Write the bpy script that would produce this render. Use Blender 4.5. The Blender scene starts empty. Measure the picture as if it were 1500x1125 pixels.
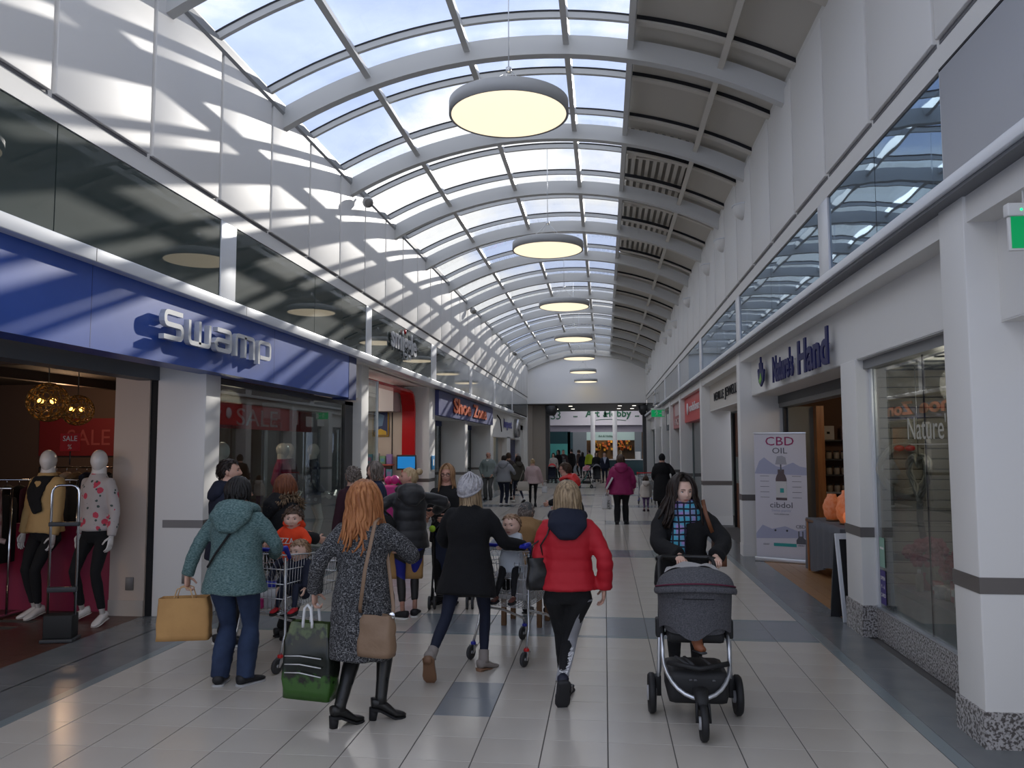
import bpy, bmesh, math, random
from mathutils import Vector, Matrix, noise
S = bpy.context.scene
COL = S.collection
RND = random.Random(7)
V = Vector
PI = math.pi

# ------------------------------------------------------------------ camera
cam_data = bpy.data.cameras.new('camera')
cam = bpy.data.objects.new('camera', cam_data); COL.objects.link(cam)
S.camera = cam
FPX = 1189.0
cam_data.sensor_width = 36.0; cam_data.lens = 36.0 * FPX / 1500.0; cam_data.clip_end = 300
_p, _y, _r, CAMH = 0.07709, 0.112844, -0.0029, 1.846
_f = V((-math.sin(_y) * math.cos(_p), math.cos(_y) * math.cos(_p), math.sin(_p)))
_ri = V((math.cos(_y), math.sin(_y), 0)); _up = _ri.cross(_f)
_r2 = _ri * math.cos(_r) + _up * math.sin(_r); _u2 = _up * math.cos(_r) - _ri * math.sin(_r)
cam.matrix_world = Matrix(((_r2.x, _u2.x, -_f.x, 0), (_r2.y, _u2.y, -_f.y, 0), (_r2.z, _u2.z, -_f.z, CAMH), (0, 0, 0, 1)))

# ------------------------------------------------------------------ light and exposure
S.view_settings.view_transform = 'Standard'; S.view_settings.look = 'None'
S.view_settings.gamma = 1; S.view_settings.use_curve_mapping = False
S.view_settings.exposure = 0.0
SUN_DIR = V((-1.0, -3.11, -1.22)).normalized()      # travel direction of the sunlight
sl = bpy.data.lights.new('sun', 'SUN'); sl.energy = 5.5; sl.angle = 0.0093; sl.color = (1, 0.93, 0.84)
sun = bpy.data.objects.new('sun', sl); COL.objects.link(sun)
sun.rotation_euler = SUN_DIR.to_track_quat('-Z', 'Y').to_euler(); sun.location = (10, 30, 20)
W = bpy.data.worlds.new('sky'); S.world = W; W.use_nodes = True
def world():
    nt = W.node_tree; n = nt.nodes; l = nt.links; n.clear()
    out = n.new('ShaderNodeOutputWorld'); bg = n.new('ShaderNodeBackground'); bg.inputs[1].default_value = 1.38
    tc = n.new('ShaderNodeTexCoord'); mp = n.new('ShaderNodeMapping'); mp.inputs['Scale'].default_value = (1.6, 1.6, 3.2)
    l.new(tc.outputs['Generated'], mp.inputs[0])
    nz = n.new('ShaderNodeTexNoise'); nz.inputs['Scale'].default_value = 1.25; nz.inputs['Detail'].default_value = 9; nz.inputs['Roughness'].default_value = 0.56
    l.new(mp.outputs[0], nz.inputs[0])
    cr = n.new('ShaderNodeValToRGB'); cr.color_ramp.elements[0].position = 0.40; cr.color_ramp.elements[1].position = 0.57
    cr.color_ramp.elements[0].color = (0.46, 0.55, 0.81, 1); cr.color_ramp.elements[1].color = (1.0, 0.985, 0.96, 1)
    e = cr.color_ramp.elements.new(0.49); e.color = (0.60, 0.69, 0.93, 1)
    l.new(nz.outputs[0], cr.inputs[0]); l.new(cr.outputs[0], bg.inputs[0]); l.new(bg.outputs[0], out.inputs[0])
world()
S.cycles.max_bounces = 14; S.cycles.diffuse_bounces = 6; S.cycles.transparent_max_bounces = 24
S.cycles.sample_clamp_indirect = 6.0; S.cycles.caustics_reflective = False; S.cycles.caustics_refractive = False

# ------------------------------------------------------------------ materials
MATS = {}
def mat(name, c, rough=0.6, metal=0.0, spec=0.4, coat=0.0, var=None, bump=0.0, bscale=40.0, emit=None, estr=0.0, alpha=None, vscale=8.0, stretch=None, detail=4.0, sheen=0.0, band=(0.35, 0.65)):
    """procedural principled material; var = second colour mixed by noise"""
    if name in MATS: return MATS[name]
    m = bpy.data.materials.new(name); m.use_nodes = True; nt = m.node_tree; n = nt.nodes; l = nt.links
    b = n['Principled BSDF']
    def inp(k, v):
        if k in b.inputs: b.inputs[k].default_value = v
    inp('Base Color', (*c, 1)); inp('Roughness', rough); inp('Metallic', metal); inp('Specular IOR Level', spec); inp('Coat Weight', coat)
    if sheen: inp('Sheen Weight', sheen)
    if alpha is not None: inp('Alpha', alpha)
    if emit: inp('Emission Color', (*emit, 1)); inp('Emission Strength', estr)
    if var or bump:
        tc = n.new('ShaderNodeTexCoord'); src = tc.outputs['Object']
        if stretch:
            mp = n.new('ShaderNodeMapping'); mp.inputs['Scale'].default_value = stretch; l.new(src, mp.inputs[0]); src = mp.outputs[0]
        if var:
            z = n.new('ShaderNodeTexNoise'); z.inputs['Scale'].default_value = vscale; z.inputs['Detail'].default_value = detail; l.new(src, z.inputs[0])
            cr = n.new('ShaderNodeValToRGB'); cr.color_ramp.elements[0].position, cr.color_ramp.elements[1].position = band
            cr.color_ramp.elements[0].color = (*c, 1); cr.color_ramp.elements[1].color = (*var, 1)
            l.new(z.outputs[0], cr.inputs[0]); l.new(cr.outputs[0], b.inputs['Base Color'])
        if bump:
            z2 = n.new('ShaderNodeTexNoise'); z2.inputs['Scale'].default_value = bscale; z2.inputs['Detail'].default_value = 3; l.new(src, z2.inputs[0])
            bp = n.new('ShaderNodeBump'); bp.inputs['Strength'].default_value = bump; bp.inputs['Distance'].default_value = 0.02
            l.new(z2.outputs[0], bp.inputs['Height']); l.new(bp.outputs[0], b.inputs['Normal'])
    MATS[name] = m
    return m
def glass_mat(name, tint=(1, 1, 1), refl=0.04, gain=1.0, rough=0.0):
    """thin architectural glass: clear transmission plus fresnel mirror"""
    if name in MATS: return MATS[name]
    m = bpy.data.materials.new(name); m.use_nodes = True; nt = m.node_tree; n = nt.nodes; l = nt.links; n.clear()
    out = n.new('ShaderNodeOutputMaterial'); mx = n.new('ShaderNodeMixShader'); tr = n.new('ShaderNodeBsdfTransparent'); gl = n.new('ShaderNodeBsdfGlossy')
    tr.inputs[0].default_value = (*tint, 1); gl.inputs['Roughness'].default_value = rough
    lw = n.new('ShaderNodeLayerWeight'); lw.inputs[0].default_value = 0.5
    fr = n.new('ShaderNodeMath'); fr.operation = 'POWER'; fr.inputs[1].default_value = 5.0; l.new(lw.outputs['Facing'], fr.inputs[0])
    ma = n.new('ShaderNodeMath'); ma.operation = 'MULTIPLY_ADD'; ma.inputs[1].default_value = 0.9 * gain; ma.inputs[2].default_value = refl; ma.use_clamp = True
    l.new(fr.outputs[0], ma.inputs[0]); l.new(ma.outputs[0], mx.inputs[0]); l.new(tr.outputs[0], mx.inputs[1]); l.new(gl.outputs[0], mx.inputs[2]); l.new(mx.outputs[0], out.inputs[0])
    MATS[name] = m
    return m

# ------------------------------------------------------------------ mesh builder
class MB:
    def __init__(s): s.v = []; s.f = []; s.m = []; s.sm = []
    def add(s, vs, fs, mi=0, smooth=False):
        o = len(s.v); s.v.extend([tuple(q) for q in vs]); s.f.extend([tuple(i + o for i in q) for q in fs])
        s.m.extend([mi] * len(fs)); s.sm.extend([smooth] * len(fs)); return s
    def box(s, x0, x1, y0, y1, z0, z1, mi=0):
        return s.add([(x0, y0, z0), (x1, y0, z0), (x1, y1, z0), (x0, y1, z0), (x0, y0, z1), (x1, y0, z1), (x1, y1, z1), (x0, y1, z1)],
                     [(0, 3, 2, 1), (4, 5, 6, 7), (0, 1, 5, 4), (1, 2, 6, 5), (2, 3, 7, 6), (3, 0, 4, 7)], mi)
    def cbox(s, x0, x1, y0, y1, z0, z1, c=0.01, mi=0):
        """box with chamfered edges"""
        b = bmesh.new(); bmesh.ops.create_cube(b, size=1.0)
        for v in b.verts: v.co = ((x0 + x1) / 2 + v.co.x * (x1 - x0), (y0 + y1) / 2 + v.co.y * (y1 - y0), (z0 + z1) / 2 + v.co.z * (z1 - z0))
        bmesh.ops.bevel(b, geom=b.edges[:], offset=c, segments=2, affect='EDGES', profile=0.6)
        b.verts.index_update(); s.add([v.co for v in b.verts], [[v.index for v in f.verts] for f in b.faces], mi, True); b.free(); return s
    def prism(s, poly, axis, a0, a1, mi=0):
        """extrude a 2-D polygon along an axis; poly coords are the other two axes in xyz order"""
        n = len(poly)
        def P(q, t): return (t, q[0], q[1]) if axis == 'x' else ((q[0], t, q[1]) if axis == 'y' else (q[0], q[1], t))
        vs = [P(q, a0) for q in poly] + [P(q, a1) for q in poly]
        fs = [tuple(range(n)), tuple(range(2 * n - 1, n - 1, -1))] + [(i, i + n, (i + 1) % n + n, (i + 1) % n) for i in range(n)]
        return s.add(vs, fs, mi)
    def grid(s, fn, nu, nv, mi=0, smooth=True, closeu=False, closev=False):
        vs = [fn(i / (nu if closeu else nu - 1), j / (nv if closev else nv - 1)) for i in range(nu) for j in range(nv)]
        fs = []
        for i in range(nu if closeu else nu - 1):
            for j in range(nv if closev else nv - 1):
                a = i * nv + j; b = ((i + 1) % nu) * nv + j; c = ((i + 1) % nu) * nv + (j + 1) % nv; d = i * nv + (j + 1) % nv
                fs.append((a, b, c, d))
        return s.add(vs, fs, mi, smooth)
    def tube(s, pts, rad, seg=10, caps=True, up=None, mi=0, smooth=True, closed=False, sq=None):
        """loft elliptical rings along pts; rad: number or list of r or (a,b)"""
        pts = [V(p) for p in pts]; n = len(pts)
        if not isinstance(rad, (list,)): rad = [rad] * n
        rad = [(r, r) if not isinstance(r, (tuple, list)) else r for r in rad]
        prev = None; vs = []
        for i, p in enumerate(pts):
            if closed: t = pts[(i + 1) % n] - pts[i - 1]
            else: t = pts[min(i + 1, n - 1)] - pts[max(i - 1, 0)]
            if t.length < 1e-9: t = V((0, 0, 1))
            t.normalize()
            if prev is None:
                u = V(up) if up else (V((1, 0, 0)) if abs(t.x) < 0.9 else V((0, 1, 0)))
            else: u = prev
            u = u - t * u.dot(t)
            if u.length < 1e-6: u = t.orthogonal()
            u.normalize(); prev = u; w = t.cross(u)
            for k in range(seg):
                a = 2 * PI * k / seg; c, q = math.cos(a), math.sin(a)
                if sq: c = math.copysign(abs(c) ** sq, c); q = math.copysign(abs(q) ** sq, q)
                vs.append(p + u * (rad[i][0] * c) + w * (rad[i][1] * q))
        fs = []
        for i in range(n if closed else n - 1):
            for k in range(seg):
                k2 = (k + 1) % seg; i2 = (i + 1) % n
                fs.append((i * seg + k, i * seg + k2, i2 * seg + k2, i2 * seg + k))
        if caps and not closed:
            fs.append(tuple(range(seg - 1, -1, -1))); fs.append(tuple((n - 1) * seg + k for k in range(seg)))
        return s.add(vs, fs, mi, smooth)
    def lathe(s, prof, c=(0, 0, 0), seg=24, axis='z', mi=0, smooth=True, caps=True):
        vs = []; n = len(prof)
        for r, h in prof:
            for k in range(seg):
                a = 2 * PI * k / seg; x, y = r * math.cos(a), r * math.sin(a)
                q = (x, y, h) if axis == 'z' else ((x, -h, y) if axis == 'y' else (h, x, y))
                vs.append((c[0] + q[0], c[1] + q[1], c[2] + q[2]))
        fs = [(i * seg + k, i * seg + (k + 1) % seg, (i + 1) * seg + (k + 1) % seg, (i + 1) * seg + k) for i in range(n - 1) for k in range(seg)]
        if caps:
            fs.append(tuple(range(seg - 1, -1, -1))); fs.append(tuple((n - 1) * seg + k for k in range(seg)))
        return s.add(vs, fs, mi, smooth)
    def ball(s, c, r, nu=12, nv=9, mi=0):
        r = r if isinstance(r, (tuple, list)) else (r, r, r)
        return s.lathe([(max(1e-4, math.sin(PI * j / (nv - 1))), -math.cos(PI * j / (nv - 1))) for j in range(nv)], seg=nu, mi=mi, caps=False).xf_last(nu * nv, c, r)
    def xf_last(s, k, c, r):
        for i in range(len(s.v) - k, len(s.v)):
            q = s.v[i]; s.v[i] = (c[0] + q[0] * r[0], c[1] + q[1] * r[1], c[2] + q[2] * r[2])
        return s
    def xf(s, M, start=0):
        for i in range(start, len(s.v)): s.v[i] = tuple(M @ V(s.v[i]))
        return s
    def mesh(s, name, ms):
        me = bpy.data.meshes.new(name); me.from_pydata(s.v, [], s.f)
        for m in (ms if isinstance(ms, (list, tuple)) else [ms]): me.materials.append(m)
        me.polygons.foreach_set('material_index', s.m); me.polygons.foreach_set('use_smooth', s.sm); me.update()
        return me
    def build(s, name, ms, parent=None, label=None, kind=None, cat=None, group=None, loc=None):
        o = bpy.data.objects.new(name, s.mesh(name, ms)); COL.objects.link(o)
        if parent: o.parent = parent
        return tag(o, label, cat, group, kind, loc)
def tag(o, label=None, cat=None, group=None, kind=None, loc=None):
    if label: o['label'] = label
    if cat: o['category'] = cat
    if group: o['group'] = group
    if kind: o['kind'] = kind
    if loc: o.location = loc
    return o
def thing(name, label, cat, loc=(0, 0, 0), rz=0.0, group=None):
    o = bpy.data.objects.new(name, None); COL.objects.link(o); o.location = loc; o.rotation_euler = (0, 0, rz); o.empty_display_size = 0.1
    return tag(o, label, cat, group)
def empty_part(name, parent, loc=(0, 0, 0)):
    o = bpy.data.objects.new(name, None); COL.objects.link(o); o.parent = parent; o.location = loc; return o
def part_copy(src, parent, loc, rot=None, scale=None):
    o = src.copy(); COL.objects.link(o); o.parent = parent; o.location = loc
    if rot: o.rotation_euler = rot
    if scale: o.scale = scale
    return o
def copy_thing(root, loc, rz=None, label=None, group=None):
    r = root.copy(); COL.objects.link(r); r.location = loc
    if rz is not None: r.rotation_euler = (0, 0, rz)
    if label: r['label'] = label
    if group: r['group'] = group
    for ch in list(root.children):
        c = ch.copy(); COL.objects.link(c); c.parent = r
        for g in list(ch.children):
            d = g.copy(); COL.objects.link(d); d.parent = c
    return r
def text_mb(txt, size, depth, mbx=None, sx=1.0, mi=0, res=3, bold=0.0):
    """flat lettering from the built-in font as extruded mesh in the local XZ plane (x right, z up, front at -y); returns MB and width"""
    cu = bpy.data.curves.new('lettering', 'FONT'); cu.body = txt; cu.size = size; cu.extrude = depth / 2; cu.resolution_u = res; cu.offset = bold
    o = bpy.data.objects.new('lettering', cu)
    me = o.to_mesh(); mb = mbx or MB()
    xs = [v.co.x for v in me.vertices] or [0]; x0, x1 = min(xs), max(xs)
    mb.add([((v.co.x - x0) * sx, -v.co.z, v.co.y) for v in me.vertices], [tuple(p.vertices) for p in me.polygons], mi)
    o.to_mesh_clear(); bpy.data.objects.remove(o); bpy.data.curves.remove(cu)
    return mb, (x1 - x0) * sx
def txt_part(txt, size, parent, m, loc, rz=0.0, depth=0.004, sx=1.0, name='lettering', center=True, bold=0.0, res=2, ry=0.0):
    mb, w = text_mb(txt, size, depth, sx=sx, bold=bold, res=res)
    if center:
        mb.xf(Matrix.Translation((-w / 2, 0, 0)))
    o = mb.build(name, m, parent); o.location = loc; o.rotation_euler = (0, ry, rz); return o
# ================================================================== SETTING
M_white = mat('white_paint', (0.74, 0.725, 0.695), 0.55)
M_panel = mat('wall_panel_paint', (0.76, 0.745, 0.72), 0.5)
M_steel = mat('painted_steel', (0.60, 0.60, 0.585), 0.45)
M_alum = mat('brushed_aluminium', (0.62, 0.64, 0.67), 0.32, 0.85)
M_alu_white = mat('white_aluminium', (0.74, 0.76, 0.79), 0.35, 0.25)
M_dark = mat('dark_metal', (0.035, 0.037, 0.04), 0.4)
M_seal = mat('rubber_seal', (0.012, 0.012, 0.015), 0.6)
M_tile = mat('pale_porcelain_tile', (0.47, 0.435, 0.385), 0.2, spec=0.5, var=(0.50, 0.465, 0.415), vscale=1.3)
M_tile2 = mat('grey_porcelain_tile', (0.21, 0.23, 0.25), 0.2, spec=0.5)
M_tile3 = mat('dark_grey_tile', (0.135, 0.145, 0.15), 0.22, spec=0.5, var=(0.16, 0.17, 0.175), vscale=3)
M_edge = mat('blue_grey_edging', (0.19, 0.225, 0.235), 0.22, spec=0.5)
M_grout = mat('grout', (0.10, 0.095, 0.09), 0.9)
M_band = mat('bronze_band', (0.17, 0.155, 0.145), 0.35, 0.5)
M_granite = mat('granite', (0.10, 0.09, 0.085), 0.25, var=(0.42, 0.40, 0.39), vscale=55, detail=2, band=(0.42, 0.55))
M_sky_glass = glass_mat('skylight_glass', (0.97, 0.985, 1.0), 0.02)
M_ceil = mat('ceiling_board', (0.56, 0.525, 0.46), 0.7)
M_purlin = mat('cream_steel', (0.64, 0.60, 0.53), 0.5)
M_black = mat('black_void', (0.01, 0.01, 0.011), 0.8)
XL, XR, PL, PR = -4.2, 2.28, -4.4, 2.3          # clerestory planes and pillar faces
YE = 44.5                                       # far end wall
PILL_L = [(8.573, 8.923), (14.4, 14.85), (20.2, 20.9), (25.5, 26.0), (31.35, 32.0)]
# ---- floor
fl = MB().box(-4.98, 2.52, -2, YE + 8, -0.06, -0.004).box(-14, -4.98, -2, YE + 8, -0.06, -0.01).box(2.52, 10, -2, YE + 8, -0.06, -0.01).box(-14, 12, YE + 8, 75, -0.06, -0.004)
floor = fl.build('floor', M_grout, kind='structure')
def tile_mesh(name, w, d, m, gx=0.007, gy=0.004):
    b = MB(); h = 0.004; x, y = w / 2 - gx / 2, d / 2 - gy / 2; c = 0.0015
    b.add([(-x, -y, -0.02), (x, -y, -0.02), (x, y, -0.02), (-x, y, -0.02), (-x, -y, h - 0.005), (x, -y, h - 0.005), (x, y, h - 0.005), (-x, y, h - 0.005), (-x + c, -y + c, h - 0.004), (x - c, -y + c, h - 0.004), (x - c, y - c, h - 0.004), (-x + c, y - c, h - 0.004)],
          [(0, 1, 5, 4), (1, 2, 6, 5), (2, 3, 7, 6), (3, 0, 4, 7), (4, 5, 9, 8), (5, 6, 10, 9), (6, 7, 11, 10), (7, 4, 8, 11), (8, 9, 10, 11)])
    return b.mesh(name, m)
tm = {k: tile_mesh('tile', 0.4, 0.4, m) for k, m in (('w', M_tile), ('g', M_tile2))}
es = tile_mesh('edging', 0.4, 0.085, M_edge); el = tile_mesh('edging', 0.1, 0.6, M_edge)
def place(me, name, par, x, y, z=0.0):
    o = bpy.data.objects.new(name, me); COL.objects.link(o); o.parent = par; o.location = (x, y, z); return o
rest = {'w': MB(), 'g': MB(), 'e': MB(), 'd': MB()}
def add_rest(k, x, y, w, d, gx=0.007, gy=0.004): rest[k].box(x - w / 2 + gx / 2, x + w / 2 - gx / 2, y - d / 2 + gy / 2, y + d / 2 - gy / 2, -0.02, 0.0)
y = 4.869 - 0.8; cnt = 0
BANDS = [8.07 + 5.7 * i for i in range(7)]; bi = 0
while y < YE + 8:
    inb = bi < 7 and y > BANDS[bi] - 0.2
    rows = [('w', 0.4)] if not inb else [('e', 0.085), ('g', 0.4), ('g', 0.4), ('e', 0.085)]
    if inb: bi += 1
    for kind, d in rows:
        for c in range(-10, 5):
            x = 0.2 + 0.4 * c; k = kind
            if kind == 'g' and c in (-1, -6, -7): k = 'w'
            if c == -3 and abs(y - 5.67) < 0.5 and y + 0.2 > 5.6 and y < 6.2: k = 'g'
            if cnt < 296 and kind != 'e': place(tm[k], 'tile', floor, x, y + d / 2); cnt += 1
            elif kind == 'e' and y < 14: place(es, 'edging_tile', floor, x, y + d / 2)
            else: add_rest(k, x, y + d / 2, 0.4, d)
        y += d
dt = tile_mesh('tile', 0.5, 0.6, M_tile3, 0.003, 0.003); dt2 = tile_mesh('tile', 0.42, 0.6, M_tile3, 0.003, 0.003)
y = 3.6
while y < YE + 8:
    for x in (-4.32, -4.80):
        if y < 16: place(dt2 if False else dt, 'granite_tile', floor, x - 0.02, y + 0.3)
        else: add_rest('d', x - 0.02, y + 0.3, 0.5, 0.6, 0.003, 0.003)
    if y < 16:
        place(dt2, 'granite_tile', floor, 2.31, y + 0.3); place(el, 'edging_tile', floor, 2.05, y + 0.3); place(el, 'edging_tile', floor, -4.05, y + 0.3)
    else:
        add_rest('d', 2.31, y + 0.3, 0.42, 0.6, 0.003, 0.003); add_rest('e', 2.05, y + 0.3, 0.1, 0.6); add_rest('e', -4.05, y + 0.3, 0.1, 0.6)
    y += 0.6
for k, m, nm in (('w', M_tile, 'far_tiles'), ('g', M_tile2, 'far_grey_tiles'), ('e', M_edge, 'far_edging'), ('d', M_tile3, 'far_granite_tiles')):
    rest[k].build(nm, m, floor, kind='stuff')
# wooden shop floors, laid as planks
M_wood_red = mat('dark_red_boards', (0.075, 0.032, 0.022), 0.32, var=(0.11, 0.05, 0.035), vscale=2.5, stretch=(8, 1, 1))
M_wood_or = mat('orange_boards', (0.30, 0.155, 0.065), 0.35, var=(0.36, 0.20, 0.09), vscale=2.5, stretch=(1, 9, 1))
pl = MB().box(-0.498, 0.498, -0.078, 0.078, -0.02, -0.001).mesh('plank', M_wood_red)
for i in range(60):
    for j in range(4): place(pl, 'plank', floor, -5.56 - j - (0.45 if i % 2 and j else 0), 3.9 + i * 0.16 if True else 0)
pl2 = MB().box(-0.078, 0.078, -0.448, 0.448, -0.02, -0.001).mesh('plank', M_wood_or)
for i in range(9):
    for j in range(6): place(pl2, 'plank', floor, 2.6 + i * 0.16, 8.95 + j * 0.9 + (0.3 if i % 2 else 0))
# ---- clerestory walls with their panels
def clerestory(name, x, sgn):
    b = MB(); xo = x + sgn * 0.35
    b.box(min(x, xo), max(x, xo), 1.5, YE, 4.375, 6.42)
    w = b.build(name, M_white, kind='structure')
    pm = MB().cbox(-0.012, 0.034, -0.650, 0.650, 0, 1.66, 0.006).mesh('panel', M_panel)
    gm = MB().box(-0.005, 0.006, -0.652, 0.652, -0.028, -0.002).mesh('groove_strip', mat('groove_shade', (0.16, 0.16, 0.17), 0.6))  # dark strip paints in the shade of the recess below each panel
    for i in range(-2, 29):
        o = place(pm, 'panel', w, x, 5.6 + 0.679 + 1.358 * i, 4.57)
        if sgn > 0: o.scale.x = -1
        place(gm, 'groove_shade_strip', w, x, 5.6 + 0.679 + 1.358 * i, 4.57)
    return w
wall_l = clerestory('wall_left', XL, -1); wall_r = clerestory('wall_right', XR, 1)
# ---- dark glass band under the clerestory, both sides
M_backglass = mat('back_painted_glass', (0.050, 0.066, 0.061), 0.55, spec=0.03, coat=1.0)
M_backglass.node_tree.nodes['Principled BSDF'].inputs['Coat Roughness'].default_value = 0.01
M_mirrorglass = mat('blue_solar_glass', (0.07, 0.07, 0.07), 0.02, spec=1.0, coat=0.0)
_b = M_mirrorglass.node_tree.nodes['Principled BSDF']; _b.inputs['IOR'].default_value = 2.3; _b.inputs['Specular Tint'].default_value = (0.50, 0.74, 1.0, 1)
M_greyglass = mat('grey_spandrel_glass', (0.20, 0.215, 0.22), 0.05, spec=0.8)
def glassband(name, x, sgn, mull, ys, ye, blank=None):
    r = bpy.data.objects.new(name, None); COL.objects.link(r); r['kind'] = 'structure'
    edges = [ys] + [t for m in mull for t in m] + [ye]
    for a, b in zip(edges[0::2], edges[1::2]):
        n = 2
        for k in range(n):
            y0 = a + (b - a) * k / n + 0.006; y1 = a + (b - a) * (k + 1) / n - 0.006
            if sgn > 0 and b <= 5.7: continue
            xa = x + sgn * 0.03
            if sgn > 0:
                # slightly uneven panes so the mirrored roof ripples as in real toughened glass
                g = MB(); g.grid(lambda u, v: (x + 0.02 + 0.00022 * math.sin(14 * u + 5 * k + a) * math.sin(9 * v + a), y0 + (y1 - y0) * u, 3.53 + (4.37 - 3.53) * v), 24, 10)
                g.box(x + 0.025, x + 0.04, y0, y1, 3.53, 4.37)
            else: g = MB().box(x - 0.022, x - 0.01, y0, y1, 3.5, 4.37)
            g.build('pane', (M_mirrorglass if sgn > 0 else M_backglass) if y0 < 20.5 else M_greyglass, r)
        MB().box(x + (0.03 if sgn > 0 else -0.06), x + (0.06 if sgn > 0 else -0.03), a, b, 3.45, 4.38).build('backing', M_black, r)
    for a, b in mull:
        MB().cbox(min(x, x + sgn * 0.06), max(x, x + sgn * 0.06), a, b, 3.46, 4.375, 0.004).build('mullion', M_alu_white, r)
    return r
ml = [(2.6, 3.0), (8.446, 8.818), (14.0, 14.335), (19.5, 20.1), (25.2, 25.7), (30.8, 31.3), (37.0, 37.3)]
win1 = glassband('window_1', XL, -1, ml, 1.5, YE)
mr = [(5.5, 5.62), (8.417, 8.783), (13.9, 14.25), (19.3, 19.7), (25.0, 25.4), (30.8, 31.2), (37.0, 37.3)]
win2 = glassband('window_2', XR, 1, mr, 1.5, YE)
MB().cbox(XR - 0.005, XR + 0.05, 1.5, 5.6, 3.5, 4.36, 0.004).build('blank_panel', mat('grey_spandrel', (0.42, 0.43, 0.46), 0.4), win2)
MB().box(XR - 0.008, XR + 0.0, 1.5, 5.6, 4.362, 4.378).build('shadow_joint', M_seal, win2)
# ---- ledges (trim) and lintels
tr1 = MB().cbox(XL - 0.1, XL + 0.1, 1.5, 36.8, 3.36, 3.475, 0.008).build('trim_1', M_alu_white, kind='structure')
MB().box(XL - 0.3, XL - 0.1, 1.5, YE, 3.36, 3.44).build('soffit_board', M_white, tr1)
tr2 = MB().cbox(XR - 0.1, XR + 0.06, 1.5, YE, 3.465, 3.545, 0.008).build('trim_2', M_alu_white, kind='structure')
MB().box(XR - 0.07, XR + 0.06, 1.5, YE, 3.44, 3.466).build('shadow_gap', mat('ledge_shadow_strip', (0.17, 0.175, 0.19), 0.5), tr2)  # dark colour paints in the shade under the ledge
for y in [3.3 + 2.8 * i for i in range(14)]:
    MB().box(XL + 0.099, XL + 0.1012, y, y + 0.006, 3.366, 3.47).build('joint', M_seal, tr1)
# ---- vaulted roof
ceil = bpy.data.objects.new('ceiling', None); COL.objects.link(ceil); ceil['kind'] = 'structure'
AX, RAD = -0.96, 6.72; ZC = 6.86 - RAD                    # rib soffit circle
def arc(x, off=0.0): return ZC + math.sqrt(max(0.0, (RAD + off) ** 2 - (x - AX) ** 2))
TH0, TH1 = math.asin((XL - 0.25 - AX) / RAD), math.asin((XR + 0.25 - AX) / RAD)
def arcpts(off, n, t0=TH0, t1=TH1): return [(AX + (RAD + off) * math.sin(t0 + (t1 - t0) * i / n), ZC + (RAD + off) * math.cos(t0 + (t1 - t0) * i / n)) for i in range(n + 1)]
def arc_bar(y0, y1, o0, o1, t0=TH0, t1=TH1, n=28, fl=None):
    a, b = arcpts(o0, n, t0, t1), arcpts(o1, n, t0, t1); mb = MB()
    for i in range(n):
        q = [a[i], a[i + 1], b[i + 1], b[i]]
        mb.add([(p[0], y0, p[1]) for p in q] + [(p[0], y1, p[1]) for p in q], [(3, 2, 1, 0), (4, 5, 6, 7), (0, 1, 5, 4), (2, 3, 7, 6)] + ([(0, 4, 7, 3)] if i == 0 else []) + ([(1, 2, 6, 5)] if i == n - 1 else []))
    return mb
RIBY = [10.01 + 2.877 * k for k in range(-3, 12)]
rib = arc_bar(0, 0.13, 0.0, 0.25)
rm = rib.mesh('rib', M_steel)
for y in RIBY: place(rm, 'rib', ceil, 0, y, 0)
place(arc_bar(0, 0.2, -0.02, 0.3).mesh('rib', M_steel), 'rib', ceil, 0, YE - 0.2, 0)
SKY_R = 0.40                                              # right edge of the glazed half
ang = lambda x, off=0.22: math.asin((x - AX) / (RAD + off))
PURX = [-4.16, -3.05, -1.72, -0.42, SKY_R]
PO = 0.22
y_lo, y_hi = 1.3, YE
def purlin(x, w=0.075, h=0.10, m=None, off=PO, name='purlin'):
    t = ang(x, off); cx, cz = AX + (RAD + off) * math.sin(t), ZC + (RAD + off) * math.cos(t); nx, nz = math.sin(t), math.cos(t); tx, tz = nz, -nx
    q = [(cx + tx * a + nx * b, cz + tz * a + nz * b) for a, b in ((-w / 2, -h), (w / 2, -h), (w / 2, h * 0.4), (-w / 2, h * 0.4))]
    return MB().prism(q, 'y', y_lo, y_hi).build(name, m or M_steel, ceil)
for x in PURX[1:]: purlin(x)
MB().prism([(XL - 0.35, 6.2), (XL + 0.01, 6.19), (XL + 0.06, 6.25), (XL + 0.06, 6.34), (XL - 0.35, 6.36)], 'y', y_lo, y_hi).build('gutter_beam', mat('gutter_steel', (0.36, 0.37, 0.38), 0.45), ceil)
for x in (1.52,): purlin(x, m=M_purlin)
# glazing: bars across the vault (grey face with a dark seal above) and one pane per field
GO = 0.31
glz_t = [TH0 - 0.03] + [ang(x, GO) for x in PURX[1:]]
for y in RIBY:
    for k, dy in enumerate((1.02, 2.40)):
        for i in range(4):
            bar = arc_bar(y + dy, y + dy + 0.055, PO + 0.005, GO - 0.012, glz_t[i], glz_t[i + 1], 7).build('glazing_bar', M_steel, ceil)
            arc_bar(y + dy - 0.005, y + dy + 0.065, GO - 0.012, GO + 0.01, glz_t[i], glz_t[i + 1], 7).build('seal', M_seal, bar)
        if y < YE:
            pass
ys_ = sorted([y + d for y in RIBY for d in (1.045, 2.425)])
for a, b in zip(ys_, ys_[1:]):
    if a > YE: break
    for i in range(4):
        arc_bar(a, min(b, YE), GO + 0.0, GO + 0.012, glz_t[i], glz_t[i + 1], 6).build('pane', M_sky_glass, ceil)
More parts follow.
